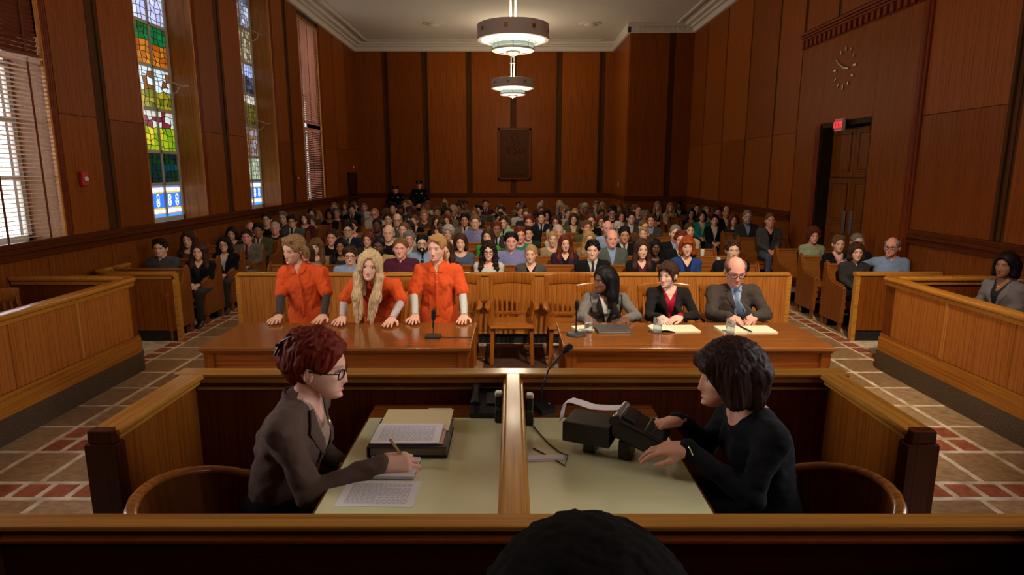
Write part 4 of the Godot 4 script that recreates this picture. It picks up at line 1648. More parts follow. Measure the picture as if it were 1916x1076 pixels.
func build_chairs() -> void:
	chair0 = make_armchair()
	var spots := [
		[-2.35, 6.75, 0.15, "wooden armchair behind the leftmost person in orange"],
		[-1.32, 6.62, -0.1, "wooden armchair behind the long-haired person in orange"],
		[-0.66, 7.10, 0.0, "empty wooden armchair just right of the orange group"],
		[0.0, 7.10, 0.0, "empty wooden armchair in the gap between the two tables"],
		[0.67, 7.06, 0.0, "shining wooden armchair left of the lawyer in the grey jacket"],
		[0.99, 6.38, 0.0, "wooden armchair of the lawyer in the grey jacket"],
		[1.66, 6.38, 0.0, "wooden armchair of the lawyer in the red blouse"],
		[2.34, 6.40, 0.0, "wooden armchair of the bald lawyer"],
		[-5.08, 6.15, 1.25, "slatted wooden armchair inside the left side box"],
		[5.14, 6.31, -1.22, "wooden armchair of the person in the right side box"]]
	for k in spots.size():
		var a: Array = spots[k]
		var o: Node3D = chair0 if k == 0 else dup(chair0, Vector3.ZERO)
		o.position = Vector3(a[0], 0.10 if a[0] > 5.0 else 0.0, -a[1])
		o.rotation.y = a[2]
		o.set_meta("label", a[3])

# ------------------------------------------------------------------ the clerks' enclosure and the bench
const PF := 0.30      # its floor
const DESK := 1.04

func build_pit() -> void:
	var redw := wood("pit_wood", c8(104, 46, 16), "y", 0.34, 0.2)
	var capx := wood("pit_cap_x", c8(182, 124, 48), "x", 0.26, 0.3)
	var capz := wood("pit_cap_z", c8(182, 124, 48), "z", 0.26, 0.3)
	var pw := wood("pit_side_wood", c8(150, 84, 26), "y", 0.32, 0.2)
	var pf := struct("floor_platform", "raised floor of the clerks' enclosure")
	obj("deck", MB.new().bx(-1.75, 1.75, 0.0, PF, -3.10, 0.9, 0.004), cloth("dark_carpet", c8(58, 34, 26)), pf)
	var o := thing("clerk_enclosure", "low wooden walls round the two clerks' desks, with a middle divider", "partition")
	obj("front_panel", MB.new().bx(-1.66, 1.66, 0.0, 1.145, -3.05, -3.01, 0.003), redw, o)
	obj("front_cap", MB.new().bx(-1.70, 1.70, 1.175, 1.20, -3.075, -2.975, 0.008).bx(-1.68, 1.68, 1.145, 1.176, -3.06, -2.985, 0.006), capx, o)
	obj("bead", MB.new().bx(-1.60, 1.60, 1.105, 1.120, -3.012, -2.998, 0.004), capx, o)
	for s in [-1.0, 1.0]:
		obj("side_panel", MB.new().bx(s * 1.61, s * 1.655, 0.0, 1.145, -3.03, -2.32, 0.003), pw, o)
		obj("side_cap", MB.new().bx(s * 1.545, s * 1.665, 1.172, 1.1995, -2.976, -2.30, 0.008).bx(s * 1.57, s * 1.66, 1.14, 1.173, -2.984, -2.31, 0.006), capz, o)
		obj("post", MB.new().bx(s * 1.55, s * 1.68, 0.0, 1.145, -2.335, -2.27, 0.006).bx(s * 1.565, s * 1.665, 1.145, 1.20, -2.325, -2.275, 0.006), wood("post_wood", c8(78, 36, 14), "y", 0.3, 0.3), o)
	obj("divider", MB.new().bx(-0.018, 0.030, PF, 1.145, -3.02, -1.20, 0.003), pw, o)
	obj("divider_cap", MB.new().bx(-0.031, 0.043, 1.172, 1.202, -2.98, -1.185, 0.008).bx(-0.044, 0.056, 1.135, 1.172, -2.99, -1.185, 0.006), capz, o)
	# desks
	var sheen := mat("desk_sheen", c8(214, 208, 158), 0.10)  # bright reflection on the brown desk wood, painted as an olive base colour
	sheen.clearcoat_enabled = true
	sheen.clearcoat = 0.8
	sheen.clearcoat_roughness = 0.03
	var dw := wood("desk_wood", c8(118, 62, 20), "x", 0.2, 0.5)
	for s in [-1.0, 1.0]:
		var dk := thing("clerk_desk", "desk with a painted olive sheen, of the clerk %s" % ("who writes" if s < 0 else "at the stenotype"), "desk", Vector3(0.006, 0, 0), 0.0, "clerks' desks")
		var x0 := 0.045
		var x1 := 0.70
		obj("desk_top", MB.new().bx(s * x0, s * x1, DESK - 0.035, DESK - 0.004, -2.98, -1.30, 0.004), dw, dk)
		obj("sheen_sheet", MB.new().bx(s * x0, s * (x1 - 0.012), DESK - 0.006, DESK, -2.80, -1.30, 0.001), sheen, dk)
		obj("end_panel", MB.new().bx(s * (x1 - 0.06), s * (x1 - 0.03), PF, DESK - 0.03, -2.95, -2.60, 0.003), dw, dk)
		obj("end_panel", MB.new().bx(s * (x1 - 0.06), s * (x1 - 0.03), PF, DESK - 0.03, -1.70, -1.34, 0.003), dw, dk)
	# judge's bench, seen from behind
	var j := thing("judge_bench", "dark wooden front ledge of the bench at the bottom of the view", "bench")
	var bw := wood("bench_wood", c8(58, 25, 9), "x", 0.34, 0.2)
	var bc := wood("bench_cap", c8(172, 116, 45), "x", 0.26, 0.3)
	obj("ledge", MB.new().bx(-1.12, 1.12, 1.486, 1.50, -1.185, -1.131, 0.005).bx(-1.12, -1.03, 1.486, 1.50, -1.14, -0.05, 0.005).bx(1.03, 1.12, 1.486, 1.50, -1.14, -0.05, 0.005), bc, j)
	obj("inner_panel", MB.new().bx(-1.04, 1.04, 0.6, 1.487, -1.165, -1.136, 0.002).bx(-1.07, -1.035, 0.6, 1.476, -1.145, -0.05, 0.004).bx(1.035, 1.07, 0.6, 1.476, -1.145, -0.05, 0.004), bw, j)
	obj("lower_bead", MB.new().bx(-1.03, 1.03, 1.467, 1.478, -1.140, -1.119, 0.004), wood("bench_bead", c8(128, 62, 22), "x", 0.3, 0.2), j)
	obj("front_face", MB.new().bx(-1.10, 1.10, PF, 1.476, -1.18, -1.165, 0.002), bw, j)
	obj("desk_top", MB.new().bx(-1.03, 1.03, 1.28, 1.31, -1.13, -0.80, 0.006), bw, j)
	var wellp := struct("floor_bench", "raised floor of the bench")
	obj("deck", MB.new().bx(-1.2, 1.2, PF, 0.60, -1.13, 1.2, 0.004), cloth("dark_carpet", c8(58, 34, 26)), wellp)
	# bentwood barrel chairs
	var ch := barrel_chair()
	ch.position = Vector3(-1.02, PF, -2.05)
	ch.rotation.y = PI / 2
	ch.set_meta("label", "round-backed wooden chair of the writing clerk")
	dup(ch, Vector3(1.06, PF, -2.08), -PI / 2, "round-backed wooden chair of the clerk at the stenotype")

func barrel_chair() -> Node3D:
	# faces +z
	var o := thing("barrel_chair", "", "chair", Vector3.ZERO, 0.0, "round-backed clerks' chairs")
	var w := wood("barrel_wood", c8(150, 88, 32), "x", 0.25, 0.5)
	obj("seat", MB.new().lathe(Vector3(0, 0, 0), [Vector2(0.0, 0.43), Vector2(0.25, 0.43), Vector2(0.26, 0.45), Vector2(0.25, 0.47), Vector2(0.0, 0.46)], 28), w, o)
	var hoop := []
	var shell := []
	for k in 21:
		var a := lerpf(-1.22 * PI, 0.22 * PI, k / 20.0)
		var back := clampf((-sin(a) + 0.3) / 1.3, 0.0, 1.0)
		var y := 0.63 + 0.15 * back
		var r := 0.30
		hoop.push_back(Vector3(cos(a) * r, y, sin(a) * r))
		shell.push_back(PackedVector3Array([Vector3(cos(a) * r * 0.86, 0.46, sin(a) * r * 0.86), Vector3(cos(a) * r * 0.95, (y + 0.46) * 0.5, sin(a) * r * 0.95), Vector3(cos(a) * r, y, sin(a) * r), Vector3(cos(a) * r * 0.96, y, sin(a) * r * 0.96), Vector3(cos(a) * r * 0.91, (y + 0.46) * 0.5, sin(a) * r * 0.91), Vector3(cos(a) * r * 0.82, 0.46, sin(a) * r * 0.82)]))
	obj("hoop_arm", MB.new().tube(hoop, [Vector2(0.022, 0.016)], 10), w, o)
	obj("back_shell", MB.new().rings(shell), wood("barrel_shell", c8(92, 48, 19), "y", 0.35, 0.2), o)
	for k in 4:
		var a := PI / 4 + k * PI / 2
		obj("leg", MB.new().tube([Vector3(cos(a) * 0.19, 0.44, sin(a) * 0.19), Vector3(cos(a) * 0.25, 0.0, sin(a) * 0.25)], [0.022, 0.016], 8), w, o)
	return o
# ------------------------------------------------------------------ heads
func g2(x: float, s: float) -> float:
	return exp(-(x * x) / (s * s))

func head_mesh(wide := 1.0, jaw := 0.0, fem := false, lips := Color(0.78, 0.50, 0.48), brow := 0.42) -> MB:
	# local: origin at eye height in the middle of the skull, face towards +z
	var m := MB.new()
	m.coloured = true
	var rows := []
	for k in 13:
		rows.push_back(cos(lerpf(0.0, acos(0.42), k / 13.0)))
	for k in 36:
		rows.push_back(lerpf(0.42, -0.86, k / 36.0))
	for k in 8:
		rows.push_back(cos(lerpf(acos(-0.86), PI, k / 7.0)))
	var nu := 56
	var grid := []
	var cols := []
	for y_ in rows:
		var ring := PackedVector3Array()
		var cring := []
		var sy := sqrt(maxf(0.0, 1.0 - y_ * y_))
		for j in nu:
			var t0 := TAU * j / nu
			var th := t0 - 0.6 * sin(t0)
			var dx := sy * sin(th)
			var dz := sy * cos(th)
			var p := Vector3(dx * 0.0755 * wide, y_ * (0.118 if y_ > 0 else 0.112), dz * (0.094 if dz > 0 else 0.100))
			if y_ < 0.0:
				var s := smoothstep(0.0, 1.0, -y_)
				p.x *= 1.0 - (0.26 - jaw * 0.12) * pow(s, 1.2)
				if dz < 0.0:
					p.z *= 1.0 - 0.35 * s
					p.y += 0.035 * s * -dz
				p.z += 0.052 * s * s
			else:
				p.x *= 1.0 - 0.05 * y_
				if dz < 0.0:
					p.z *= 1.02
			var w := smoothstep(0.25, 0.65, dz)
			var x := p.x
			var y := p.y
			var c := Color(1, 1, 1)
			if w > 0.0:
				var ax := absf(x)
				var z := 0.0
				var tn := (0.010 - y) / 0.050
				if tn > 0.0 and tn < 1.25:
					var hh := lerpf(0.004, 0.023, clampf(tn, 0.0, 1.0))
					if tn > 0.92:
						hh *= clampf((1.25 - tn) / 0.33, 0.0, 1.0)
					z += hh * g2(x, lerpf(0.0075, 0.0135, clampf(tn, 0.0, 1.0)))
				z -= 0.0105 * g2(ax - 0.031, 0.0165) * g2(y - 0.002, 0.0115)
				z += (0.0025 if fem else 0.0045) * g2(y - 0.024, 0.010) * g2(x, 0.055)
				z += 0.005 * g2(ax - 0.044, 0.02) * g2(y + 0.028, 0.016)
				z += 0.0055 * g2(y + 0.0545, 0.0050) * g2(x, 0.017)
				z += 0.0060 * g2(y + 0.0665, 0.0055) * g2(x, 0.016)
				z -= 0.0055 * g2(y + 0.0605, 0.0022) * g2(x, 0.020)
				z -= 0.004 * g2(y + 0.078, 0.006) * g2(x, 0.02)
				z += 0.007 * g2(y + 0.096, 0.012) * g2(x, 0.018)
				p.z += z * w
				# the colour of lips and brows
				var lipw := g2(x, 0.019) * maxf(g2(y + 0.0545, 0.0045), g2(y + 0.0665, 0.005))
				if lipw > 0.35:
					c = c.lerp(lips, clampf((lipw - 0.35) * 3.0, 0.0, 1.0))
				var by := 0.0235 - 9.0 * (ax - 0.030) * (ax - 0.030)
				if ax > 0.011 and ax < 0.054:
					c = c.lerp(Color(brow, brow * 0.92, brow * 0.86), g2(y - by, 0.0038) * 0.9)
			ring.push_back(p)
			cring.push_back(c)
		grid.push_back(ring)
		cols.push_back(cring)
	var before := m.v.size()
	m.rings(grid, true, false, false, true)
	for i in grid.size():
		for j in nu:
			m.c[before + i * nu + j] = cols[i][j]
	# ears
	for s in [-1.0, 1.0]:
		var b := Basis(Vector3.UP, s * 0.35) * Basis(Vector3.RIGHT, -0.15)
		m.sphere(Vector3(s * 0.0755 * wide, -0.012, -0.008), Vector3(0.009, 0.031, 0.019), 10, 8, b)
		m.sphere(Vector3(s * 0.079 * wide, -0.010, -0.010), Vector3(0.010, 0.024, 0.010), 8, 6, b)
	return m

func eye_mesh(look := 0.0, iris := Color(0.06, 0.035, 0.02)) -> MB:
	var m := MB.new()
	m.coloured = true
	for s in [1.0]:
		var o := Vector3(0, 0.001, 0.0755)
		m.tint = Color(0.50, 0.46, 0.43)
		m.sphere(o, Vector3(0.0130, 0.0080, 0.0112), 12, 8)
		m.tint = iris
		m.sphere(o + Vector3(look, 0.0005, 0.0075), Vector3(0.0056, 0.0060, 0.0045), 10, 6)
		m.tint = Color(0.05, 0.03, 0.025)      # lash line
		var lash := []
		for k in 7:
			var f := k / 3.0 - 1.0
			lash.push_back(o + Vector3(f * 0.0145, 0.0082 - 0.0055 * f * f, 0.0085 - 0.006 * f * f))
		m.tube(lash, [0.0016], 5)
	return m

func glasses_mesh() -> MB:
	var m := MB.new()
	for s in [-1.0, 1.0]:
		var ring := []
		for k in 17:
			var a := TAU * k / 16.0
			var ca := signf(cos(a)) * pow(absf(cos(a)), 0.7)
			var sa := signf(sin(a)) * pow(absf(sin(a)), 0.7)
			ring.push_back(Vector3(s * 0.033 + ca * 0.0245, -0.002 + sa * 0.0165, 0.1005 - absf(s * 0.033 + ca * 0.0245) * 0.16))
		m.tube(ring, [0.0024], 6, Vector3.BACK, false)
		m.tube([Vector3(s * 0.058, 0.006, 0.091), Vector3(s * 0.078, 0.006, 0.06), Vector3(s * 0.082, 0.004, -0.005)], [0.0022], 6)
	m.tube([Vector3(-0.009, 0.002, 0.101), Vector3(0, 0.005, 0.103), Vector3(0.009, 0.002, 0.101)], [0.002], 6)
	return m

# ------------------------------------------------------------------ hair
func roughen(m: MB, amp: float, fr: Vector3, seed_ := 4) -> void:
	var f := FastNoiseLite.new()
	f.seed = seed_
	f.frequency = 1.0
	f.fractal_octaves = 2
	for i in m.v.size():
		var p := m.v[i]
		m.v[i] = p + m.n[i] * amp * f.get_noise_3d(p.x * fr.x, p.y * fr.y, p.z * fr.z)
	var acc := PackedVector3Array()
	acc.resize(m.v.size())
	for i in range(0, m.idx.size(), 3):
		var a := m.idx[i]
		var b := m.idx[i + 1]
		var c := m.idx[i + 2]
		var nn := (m.v[c] - m.v[a]).cross(m.v[b] - m.v[a])
		acc[a] += nn
		acc[b] += nn
		acc[c] += nn
	for i in acc.size():
		if acc[i].length_squared() > 0.0:
			m.n[i] = acc[i].normalized()

var hair_cache := {}

func hair_mesh(kind: String, cell := 0.0075) -> MB:
	if hair_cache.has(kind):
		return hair_cache[kind]
	var long := kind in ["long", "long_bangs", "long_wavy", "very_long", "braids", "sleek"]
	var lo := Vector3(-0.17, -0.42 if long else -0.16, -0.19)
	if kind == "very_long":
		lo.y = -0.50
	var f := Field.new(lo, Vector3(0.17, 0.20, 0.17), cell)
	var R := Vector3.RIGHT
	var cap := func(t: float, c := Vector3(0, 0.028, -0.012)):
		f.bone(c, c, 0.094 + t, 0.094 + t, 0.001, R, (0.0785 + t) / (0.094 + t), (0.104 + t) / (0.094 + t))
	# the space of the face, with a hairline at the given height
	var face := func(hl := 0.072, wide := 1.0, k := 0.012):
		var r := 0.115
		f.bone(Vector3(0, hl - r, 0.118), Vector3(0, hl - r - 0.10, 0.125), r, r, k, R, 0.72 * wide, 0.86, true)
	var fr := Vector3(70, 9, 70)
	var amp := 0.006
	match kind:
		"short":
			cap.call(0.008)
			f.bone(Vector3(-0.04, 0.105, 0.045), Vector3(0.045, 0.105, 0.05), 0.028, 0.024, 0.02)
			fr = Vector3(45, 30, 45)
			amp = 0.014
			face.call(0.078)
			f.bone(Vector3(-0.09, -0.06, 0.03), Vector3(0.09, -0.06, 0.03), 0.05, 0.05, 0.01, R, 1, 1, true)
		"crop":
			cap.call(0.003)
			face.call(0.080)
			f.bone(Vector3(-0.09, -0.055, 0.02), Vector3(0.09, -0.055, 0.02), 0.055, 0.055, 0.01, R, 1, 1, true)
			amp = 0.003
		"side_part":
			cap.call(0.010)
			f.bone(Vector3(0.035, 0.115, 0.05), Vector3(-0.055, 0.095, 0.062), 0.026, 0.022, 0.02)
			f.bone(Vector3(-0.055, 0.09, 0.06), Vector3(-0.075, 0.05, 0.04), 0.022, 0.015, 0.02)
			face.call(0.068)
			f.bone(Vector3(-0.09, -0.06, 0.03), Vector3(0.09, -0.06, 0.03), 0.05, 0.05, 0.01, R, 1, 1, true)
		"fringe":
			cap.call(0.004)
			face.call(0.085)
			f.bone(Vector3(0, 0.12, 0.05), Vector3(0, 0.11, -0.03), 0.088, 0.072, 0.01, R, 1, 1, true)
			f.bone(Vector3(-0.09, -0.055, 0.03), Vector3(0.09, -0.055, 0.03), 0.05, 0.05, 0.01, R, 1, 1, true)
		"judge_crop":
			cap.call(0.016)
			face.call(0.070)
			f.bone(Vector3(-0.09, -0.08, 0.03), Vector3(0.09, -0.08, 0.03), 0.05, 0.05, 0.01, R, 1, 1, true)
			fr = Vector3(60, 60, 60)
			amp = 0.003
		"curly_short":
			cap.call(0.022)
			face.call(0.070)
			f.bone(Vector3(-0.09, -0.08, 0.03), Vector3(0.09, -0.08, 0.03), 0.05, 0.05, 0.01, R, 1, 1, true)
			fr = Vector3(55, 55, 55)
			amp = 0.02
		"bob", "bob_bangs":
			cap.call(0.014)
			for s in [-1.0, 1.0]:
				f.bone(Vector3(s * 0.070, 0.02, -0.005), Vector3(s * 0.080, -0.075, 0.012), 0.036, 0.032, 0.03)
				f.bone(Vector3(s * 0.045, 0.0, -0.075), Vector3(s * 0.055, -0.085, -0.06), 0.05, 0.042, 0.03)
			face.call(0.070, 0.92)
			if kind == "bob_bangs":
				f.bone(Vector3(-0.045, 0.058, 0.082), Vector3(0.045, 0.058, 0.082), 0.020, 0.020, 0.015)
		"updo":
			cap.call(0.005)
			f.bone(Vector3(0, 0.045, -0.12), Vector3(0, 0.03, -0.125), 0.048, 0.045, 0.03)
			face.call(0.074)
			f.bone(Vector3(-0.09, -0.07, 0.03), Vector3(0.09, -0.07, 0.03), 0.05, 0.05, 0.01, R, 1, 1, true)
			amp = 0.004
		"ponytail":
			cap.call(0.006)
			f.bone(Vector3(-0.03, 0.10, 0.062), Vector3(0.045, 0.075, 0.072), 0.018, 0.016, 0.02)
			f.bone(Vector3(0, 0.0, -0.11), Vector3(0.01, -0.13, -0.13), 0.034, 0.02, 0.02)
			amp = 0.003
			face.call(0.076)
			f.bone(Vector3(-0.09, -0.07, 0.035), Vector3(0.09, -0.07, 0.035), 0.05, 0.05, 0.01, R, 1, 1, true)
		"long", "long_bangs", "long_wavy":
			cap.call(0.014)
			for s in [-1.0, 1.0]:
				f.bone(Vector3(s * 0.066, 0.03, 0.0), Vector3(s * 0.082, -0.09, 0.010), 0.036, 0.036, 0.03)
				f.bone(Vector3(s * 0.082, -0.09, 0.010), Vector3(s * 0.095, -0.20, 0.035), 0.036, 0.036, 0.03)
				f.bone(Vector3(s * 0.095, -0.20, 0.035), Vector3(s * 0.085, -0.31, 0.060), 0.036, 0.018, 0.03)
				f.bone(Vector3(s * 0.045, 0.0, -0.075), Vector3(s * 0.055, -0.25, -0.085), 0.052, 0.04, 0.03)
			face.call(0.078, 0.84)
			if kind == "long_bangs":
				f.bone(Vector3(-0.045, 0.058, 0.082), Vector3(0.045, 0.058, 0.082), 0.020, 0.020, 0.015)
			if kind == "long_wavy":
				fr = Vector3(26, 26, 26)
				amp = 0.022
		"pigtails":
			cap.call(0.006)
			f.bone(Vector3(-0.04, 0.10, 0.055), Vector3(0.045, 0.10, 0.055), 0.020, 0.020, 0.02)
			for s in [-1.0, 1.0]:
				f.bone(Vector3(s * 0.092, -0.01, -0.035), Vector3(s * 0.105, -0.055, -0.03), 0.036, 0.028, 0.02)
			face.call(0.074)
			amp = 0.010
		"very_long":
			cap.call(0.014)
			for s in [-1.0, 1.0]:
				f.bone(Vector3(s * 0.060, 0.05, 0.01), Vector3(s * 0.084, -0.08, 0.03), 0.034, 0.034, 0.03)
				f.bone(Vector3(s * 0.084, -0.08, 0.03), Vector3(s * 0.085, -0.24, 0.085), 0.036, 0.032, 0.03)
				f.bone(Vector3(s * 0.085, -0.24, 0.085), Vector3(s * 0.060, -0.45, 0.10), 0.034, 0.014, 0.03)
				f.bone(Vector3(s * 0.050, -0.20, 0.10), Vector3(s * 0.030, -0.42, 0.105), 0.022, 0.010, 0.02)
				f.bone(Vector3(s * 0.045, 0.0, -0.075), Vector3(s * 0.065, -0.24, -0.07), 0.052, 0.04, 0.03)
			f.bone(Vector3(-0.055, 0.085, 0.05), Vector3(-0.066, -0.02, 0.075), 0.022, 0.020, 0.02)
			face.call(0.082, 0.70)
			fr = Vector3(60, 6, 60)
			amp = 0.010
		"sleek":
			cap.call(0.010)
			for s in [-1.0, 1.0]:
				f.bone(Vector3(s * 0.066, 0.02, -0.015), Vector3(s * 0.080, -0.12, -0.01), 0.034, 0.036, 0.03)
				f.bone(Vector3(s * 0.080, -0.12, -0.01), Vector3(s * 0.085, -0.22, 0.01), 0.036, 0.022, 0.03)
				f.bone(Vector3(s * 0.040, 0.0, -0.07), Vector3(s * 0.050, -0.20, -0.07), 0.052, 0.04, 0.03)
			face.call(0.078, 0.9)
			amp = 0.004
		"bun_bangs":
			cap.call(0.010)
			f.bone(Vector3(-0.045, 0.075, 0.070), Vector3(0.045, 0.075, 0.070), 0.024, 0.022, 0.02)
			f.bone(Vector3(-0.045, 0.055, 0.080), Vector3(0.01, 0.060, 0.086), 0.018, 0.018, 0.015)
			f.bone(Vector3(0, 0.02, -0.10), Vector3(0, -0.06, -0.10), 0.045, 0.035, 0.03)
			f.bone(Vector3(0.07, 0.0, 0.035), Vector3(0.072, -0.06, 0.03), 0.012, 0.006, 0.01)
			f.bone(Vector3(-0.07, 0.0, 0.035), Vector3(-0.072, -0.06, 0.03), 0.012, 0.006, 0.01)
			face.call(0.066)
		"clip_updo":
			cap.call(0.008, Vector3(0, 0.030, -0.012))
			f.bone(Vector3(0, 0.108, -0.005), Vector3(0.0, 0.085, 0.045), 0.036, 0.028, 0.03)
			f.bone(Vector3(0, 0.080, -0.075), Vector3(0, 0.0, -0.098), 0.044, 0.040, 0.03)
			f.bone(Vector3(0, -0.01, -0.085), Vector3(0, -0.065, -0.065), 0.036, 0.024, 0.03)
			f.bone(Vector3(-0.05, 0.075, 0.055), Vector3(-0.077, 0.03, 0.02), 0.020, 0.016, 0.02)
			f.bone(Vector3(0.05, 0.075, 0.055), Vector3(0.077, 0.03, 0.02), 0.020, 0.016, 0.02)
			face.call(0.070)
			f.bone(Vector3(-0.09, -0.075, 0.045), Vector3(0.09, -0.075, 0.045), 0.05, 0.05, 0.01, R, 1, 1, true)
			amp = 0.008
		"thick_bob":
			cap.call(0.024)
			for s in [-1.0, 1.0]:
				f.bone(Vector3(s * 0.074, 0.03, 0.0), Vector3(s * 0.086, -0.065, 0.005), 0.042, 0.036, 0.03)
				f.bone(Vector3(s * 0.050, 0.01, -0.08), Vector3(s * 0.060, -0.075, -0.065), 0.058, 0.042, 0.03)
			face.call(0.066, 0.85)
			f.bone(Vector3(-0.045, 0.060, 0.085), Vector3(0.045, 0.060, 0.085), 0.026, 0.026, 0.02)
		"braids":
			cap.call(0.016)
			for k in 9:
				var a := lerpf(-2.2, 2.2, k / 8.0) + PI
				var d := Vector3(sin(a), 0, cos(a))
				f.bone(d * 0.085 + Vector3(0, 0.03, -0.01), d * 0.105 + Vector3(0, -0.22, -0.01), 0.02, 0.016, 0.01)
			face.call(0.072, 0.9)
			fr = Vector3(80, 40, 80)
	if kind in ["bun_bangs", "updo", "ponytail", "clip_updo", "short", "side_part", "crop", "fringe"]:
		for s in [-1.0, 1.0]:      # leave the ears free
			f.bone(Vector3(s * 0.088, -0.02, 0.0), Vector3(s * 0.088, -0.045, 0.0), 0.032, 0.034, 0.008, R, 1, 1, true)
	var m := MB.new()
	f.mesh_into(m)
	roughen(m, amp, fr)
	hair_cache[kind] = m
	return m

# ------------------------------------------------------------------ hands: wrist at the origin, fingers to +z, palm down, thumb to -x
func hand_mesh(curl: Array, spread := 1.0, thumb := Vector3(-0.6, -0.25, 0.8), cell := 0.0042, size := 1.0) -> MB:
	var f := Field.new(Vector3(-0.11, -0.11, -0.05), Vector3(0.08, 0.06, 0.22), cell)
	f.bone(Vector3(0, 0, -0.010), Vector3(0, 0, 0.02), 0.0225, 0.0235, 0.01, Vector3.RIGHT, 1.1, 0.85)
	var bx_ := [-0.029, -0.010, 0.010, 0.028]
	var bz := [0.088, 0.092, 0.088, 0.079]
	var ln := [[0.042, 0.026, 0.021], [0.047, 0.030, 0.022], [0.043, 0.028, 0.021], [0.034, 0.021, 0.019]]
	for k in 4:
		var kn := Vector3(bx_[k] * 1.0, 0.002 - absf(bx_[k]) * 0.1, bz[k])
		f.bone(Vector3(bx_[k] * 0.7, 0, 0.015), kn, 0.0165, 0.0125, 0.014)
		var yaw: float = bx_[k] * 4.0 * spread
		var pit := 0.0
		var p := kn
		var rad := 0.0098 if k < 3 else 0.0085
		for s in 3:
			pit += curl[k] * [0.9, 1.1, 0.7][s]
			var dir := Vector3(sin(yaw) * cos(pit), -sin(pit), cos(yaw) * cos(pit))
			var q: Vector3 = p + dir * ln[k][s]
			f.bone(p, q, rad * (1.0 - 0.06 * s), rad * (0.93 - 0.08 * s), 0.003)
			p = q
	var t0 := Vector3(-0.022, -0.006, 0.022)
	var t1 := t0 + thumb.normalized() * 0.045
	var td := (thumb.normalized() + Vector3(0.35, -0.1, 0.5)).normalized()
	var t2 := t1 + td * 0.034
	f.bone(t0, t1, 0.016, 0.0125, 0.012)
	f.bone(t1, t2, 0.0115, 0.0105, 0.004)
	f.bone(t2, t2 + (td + Vector3(0.2, 0, 0.1)).normalized() * 0.026, 0.0105, 0.0085, 0.004)
	var m := MB.new()
	f.mesh_into(m)
	if size != 1.0:
		for i in m.v.size():
			m.v[i] *= size
	return m

# ------------------------------------------------------------------ bodies
# joints of a seated or standing figure, facing +z, origin on the floor under the hips
func seated(fem: bool) -> Dictionary:
	var sw := 0.152 if fem else 0.178
	var j := {
		"hip": Vector3(0, 0.545, 0), "waist": Vector3(0, 0.68, -0.012), "chest": Vector3(0, 0.845, -0.022), "neck": Vector3(0, 1.000, -0.035),
		"head": Vector3(0, 1.155, 0.005), "shL": Vector3(sw, 0.940, -0.03), "shR": Vector3(-sw, 0.940, -0.03),
		"elL": Vector3(sw + 0.035, 0.725, 0.03), "elR": Vector3(-sw - 0.035, 0.725, 0.03), "wrL": Vector3(0.075, 0.635, 0.235), "wrR": Vector3(-0.075, 0.635, 0.225),
		"hjL": Vector3(0.09, 0.535, 0.02), "hjR": Vector3(-0.09, 0.535, 0.02), "knL": Vector3(0.115, 0.525, 0.43), "knR": Vector3(-0.115, 0.525, 0.43),
		"anL": Vector3(0.11, 0.09, 0.40), "anR": Vector3(-0.11, 0.09, 0.40), "wide": 1.0, "hs": 1.13 if fem else 1.18}
	if fem:
		for k in ["chest", "neck", "head", "shL", "shR"]:
			j[k] += Vector3(0, -0.03, 0)
	return j

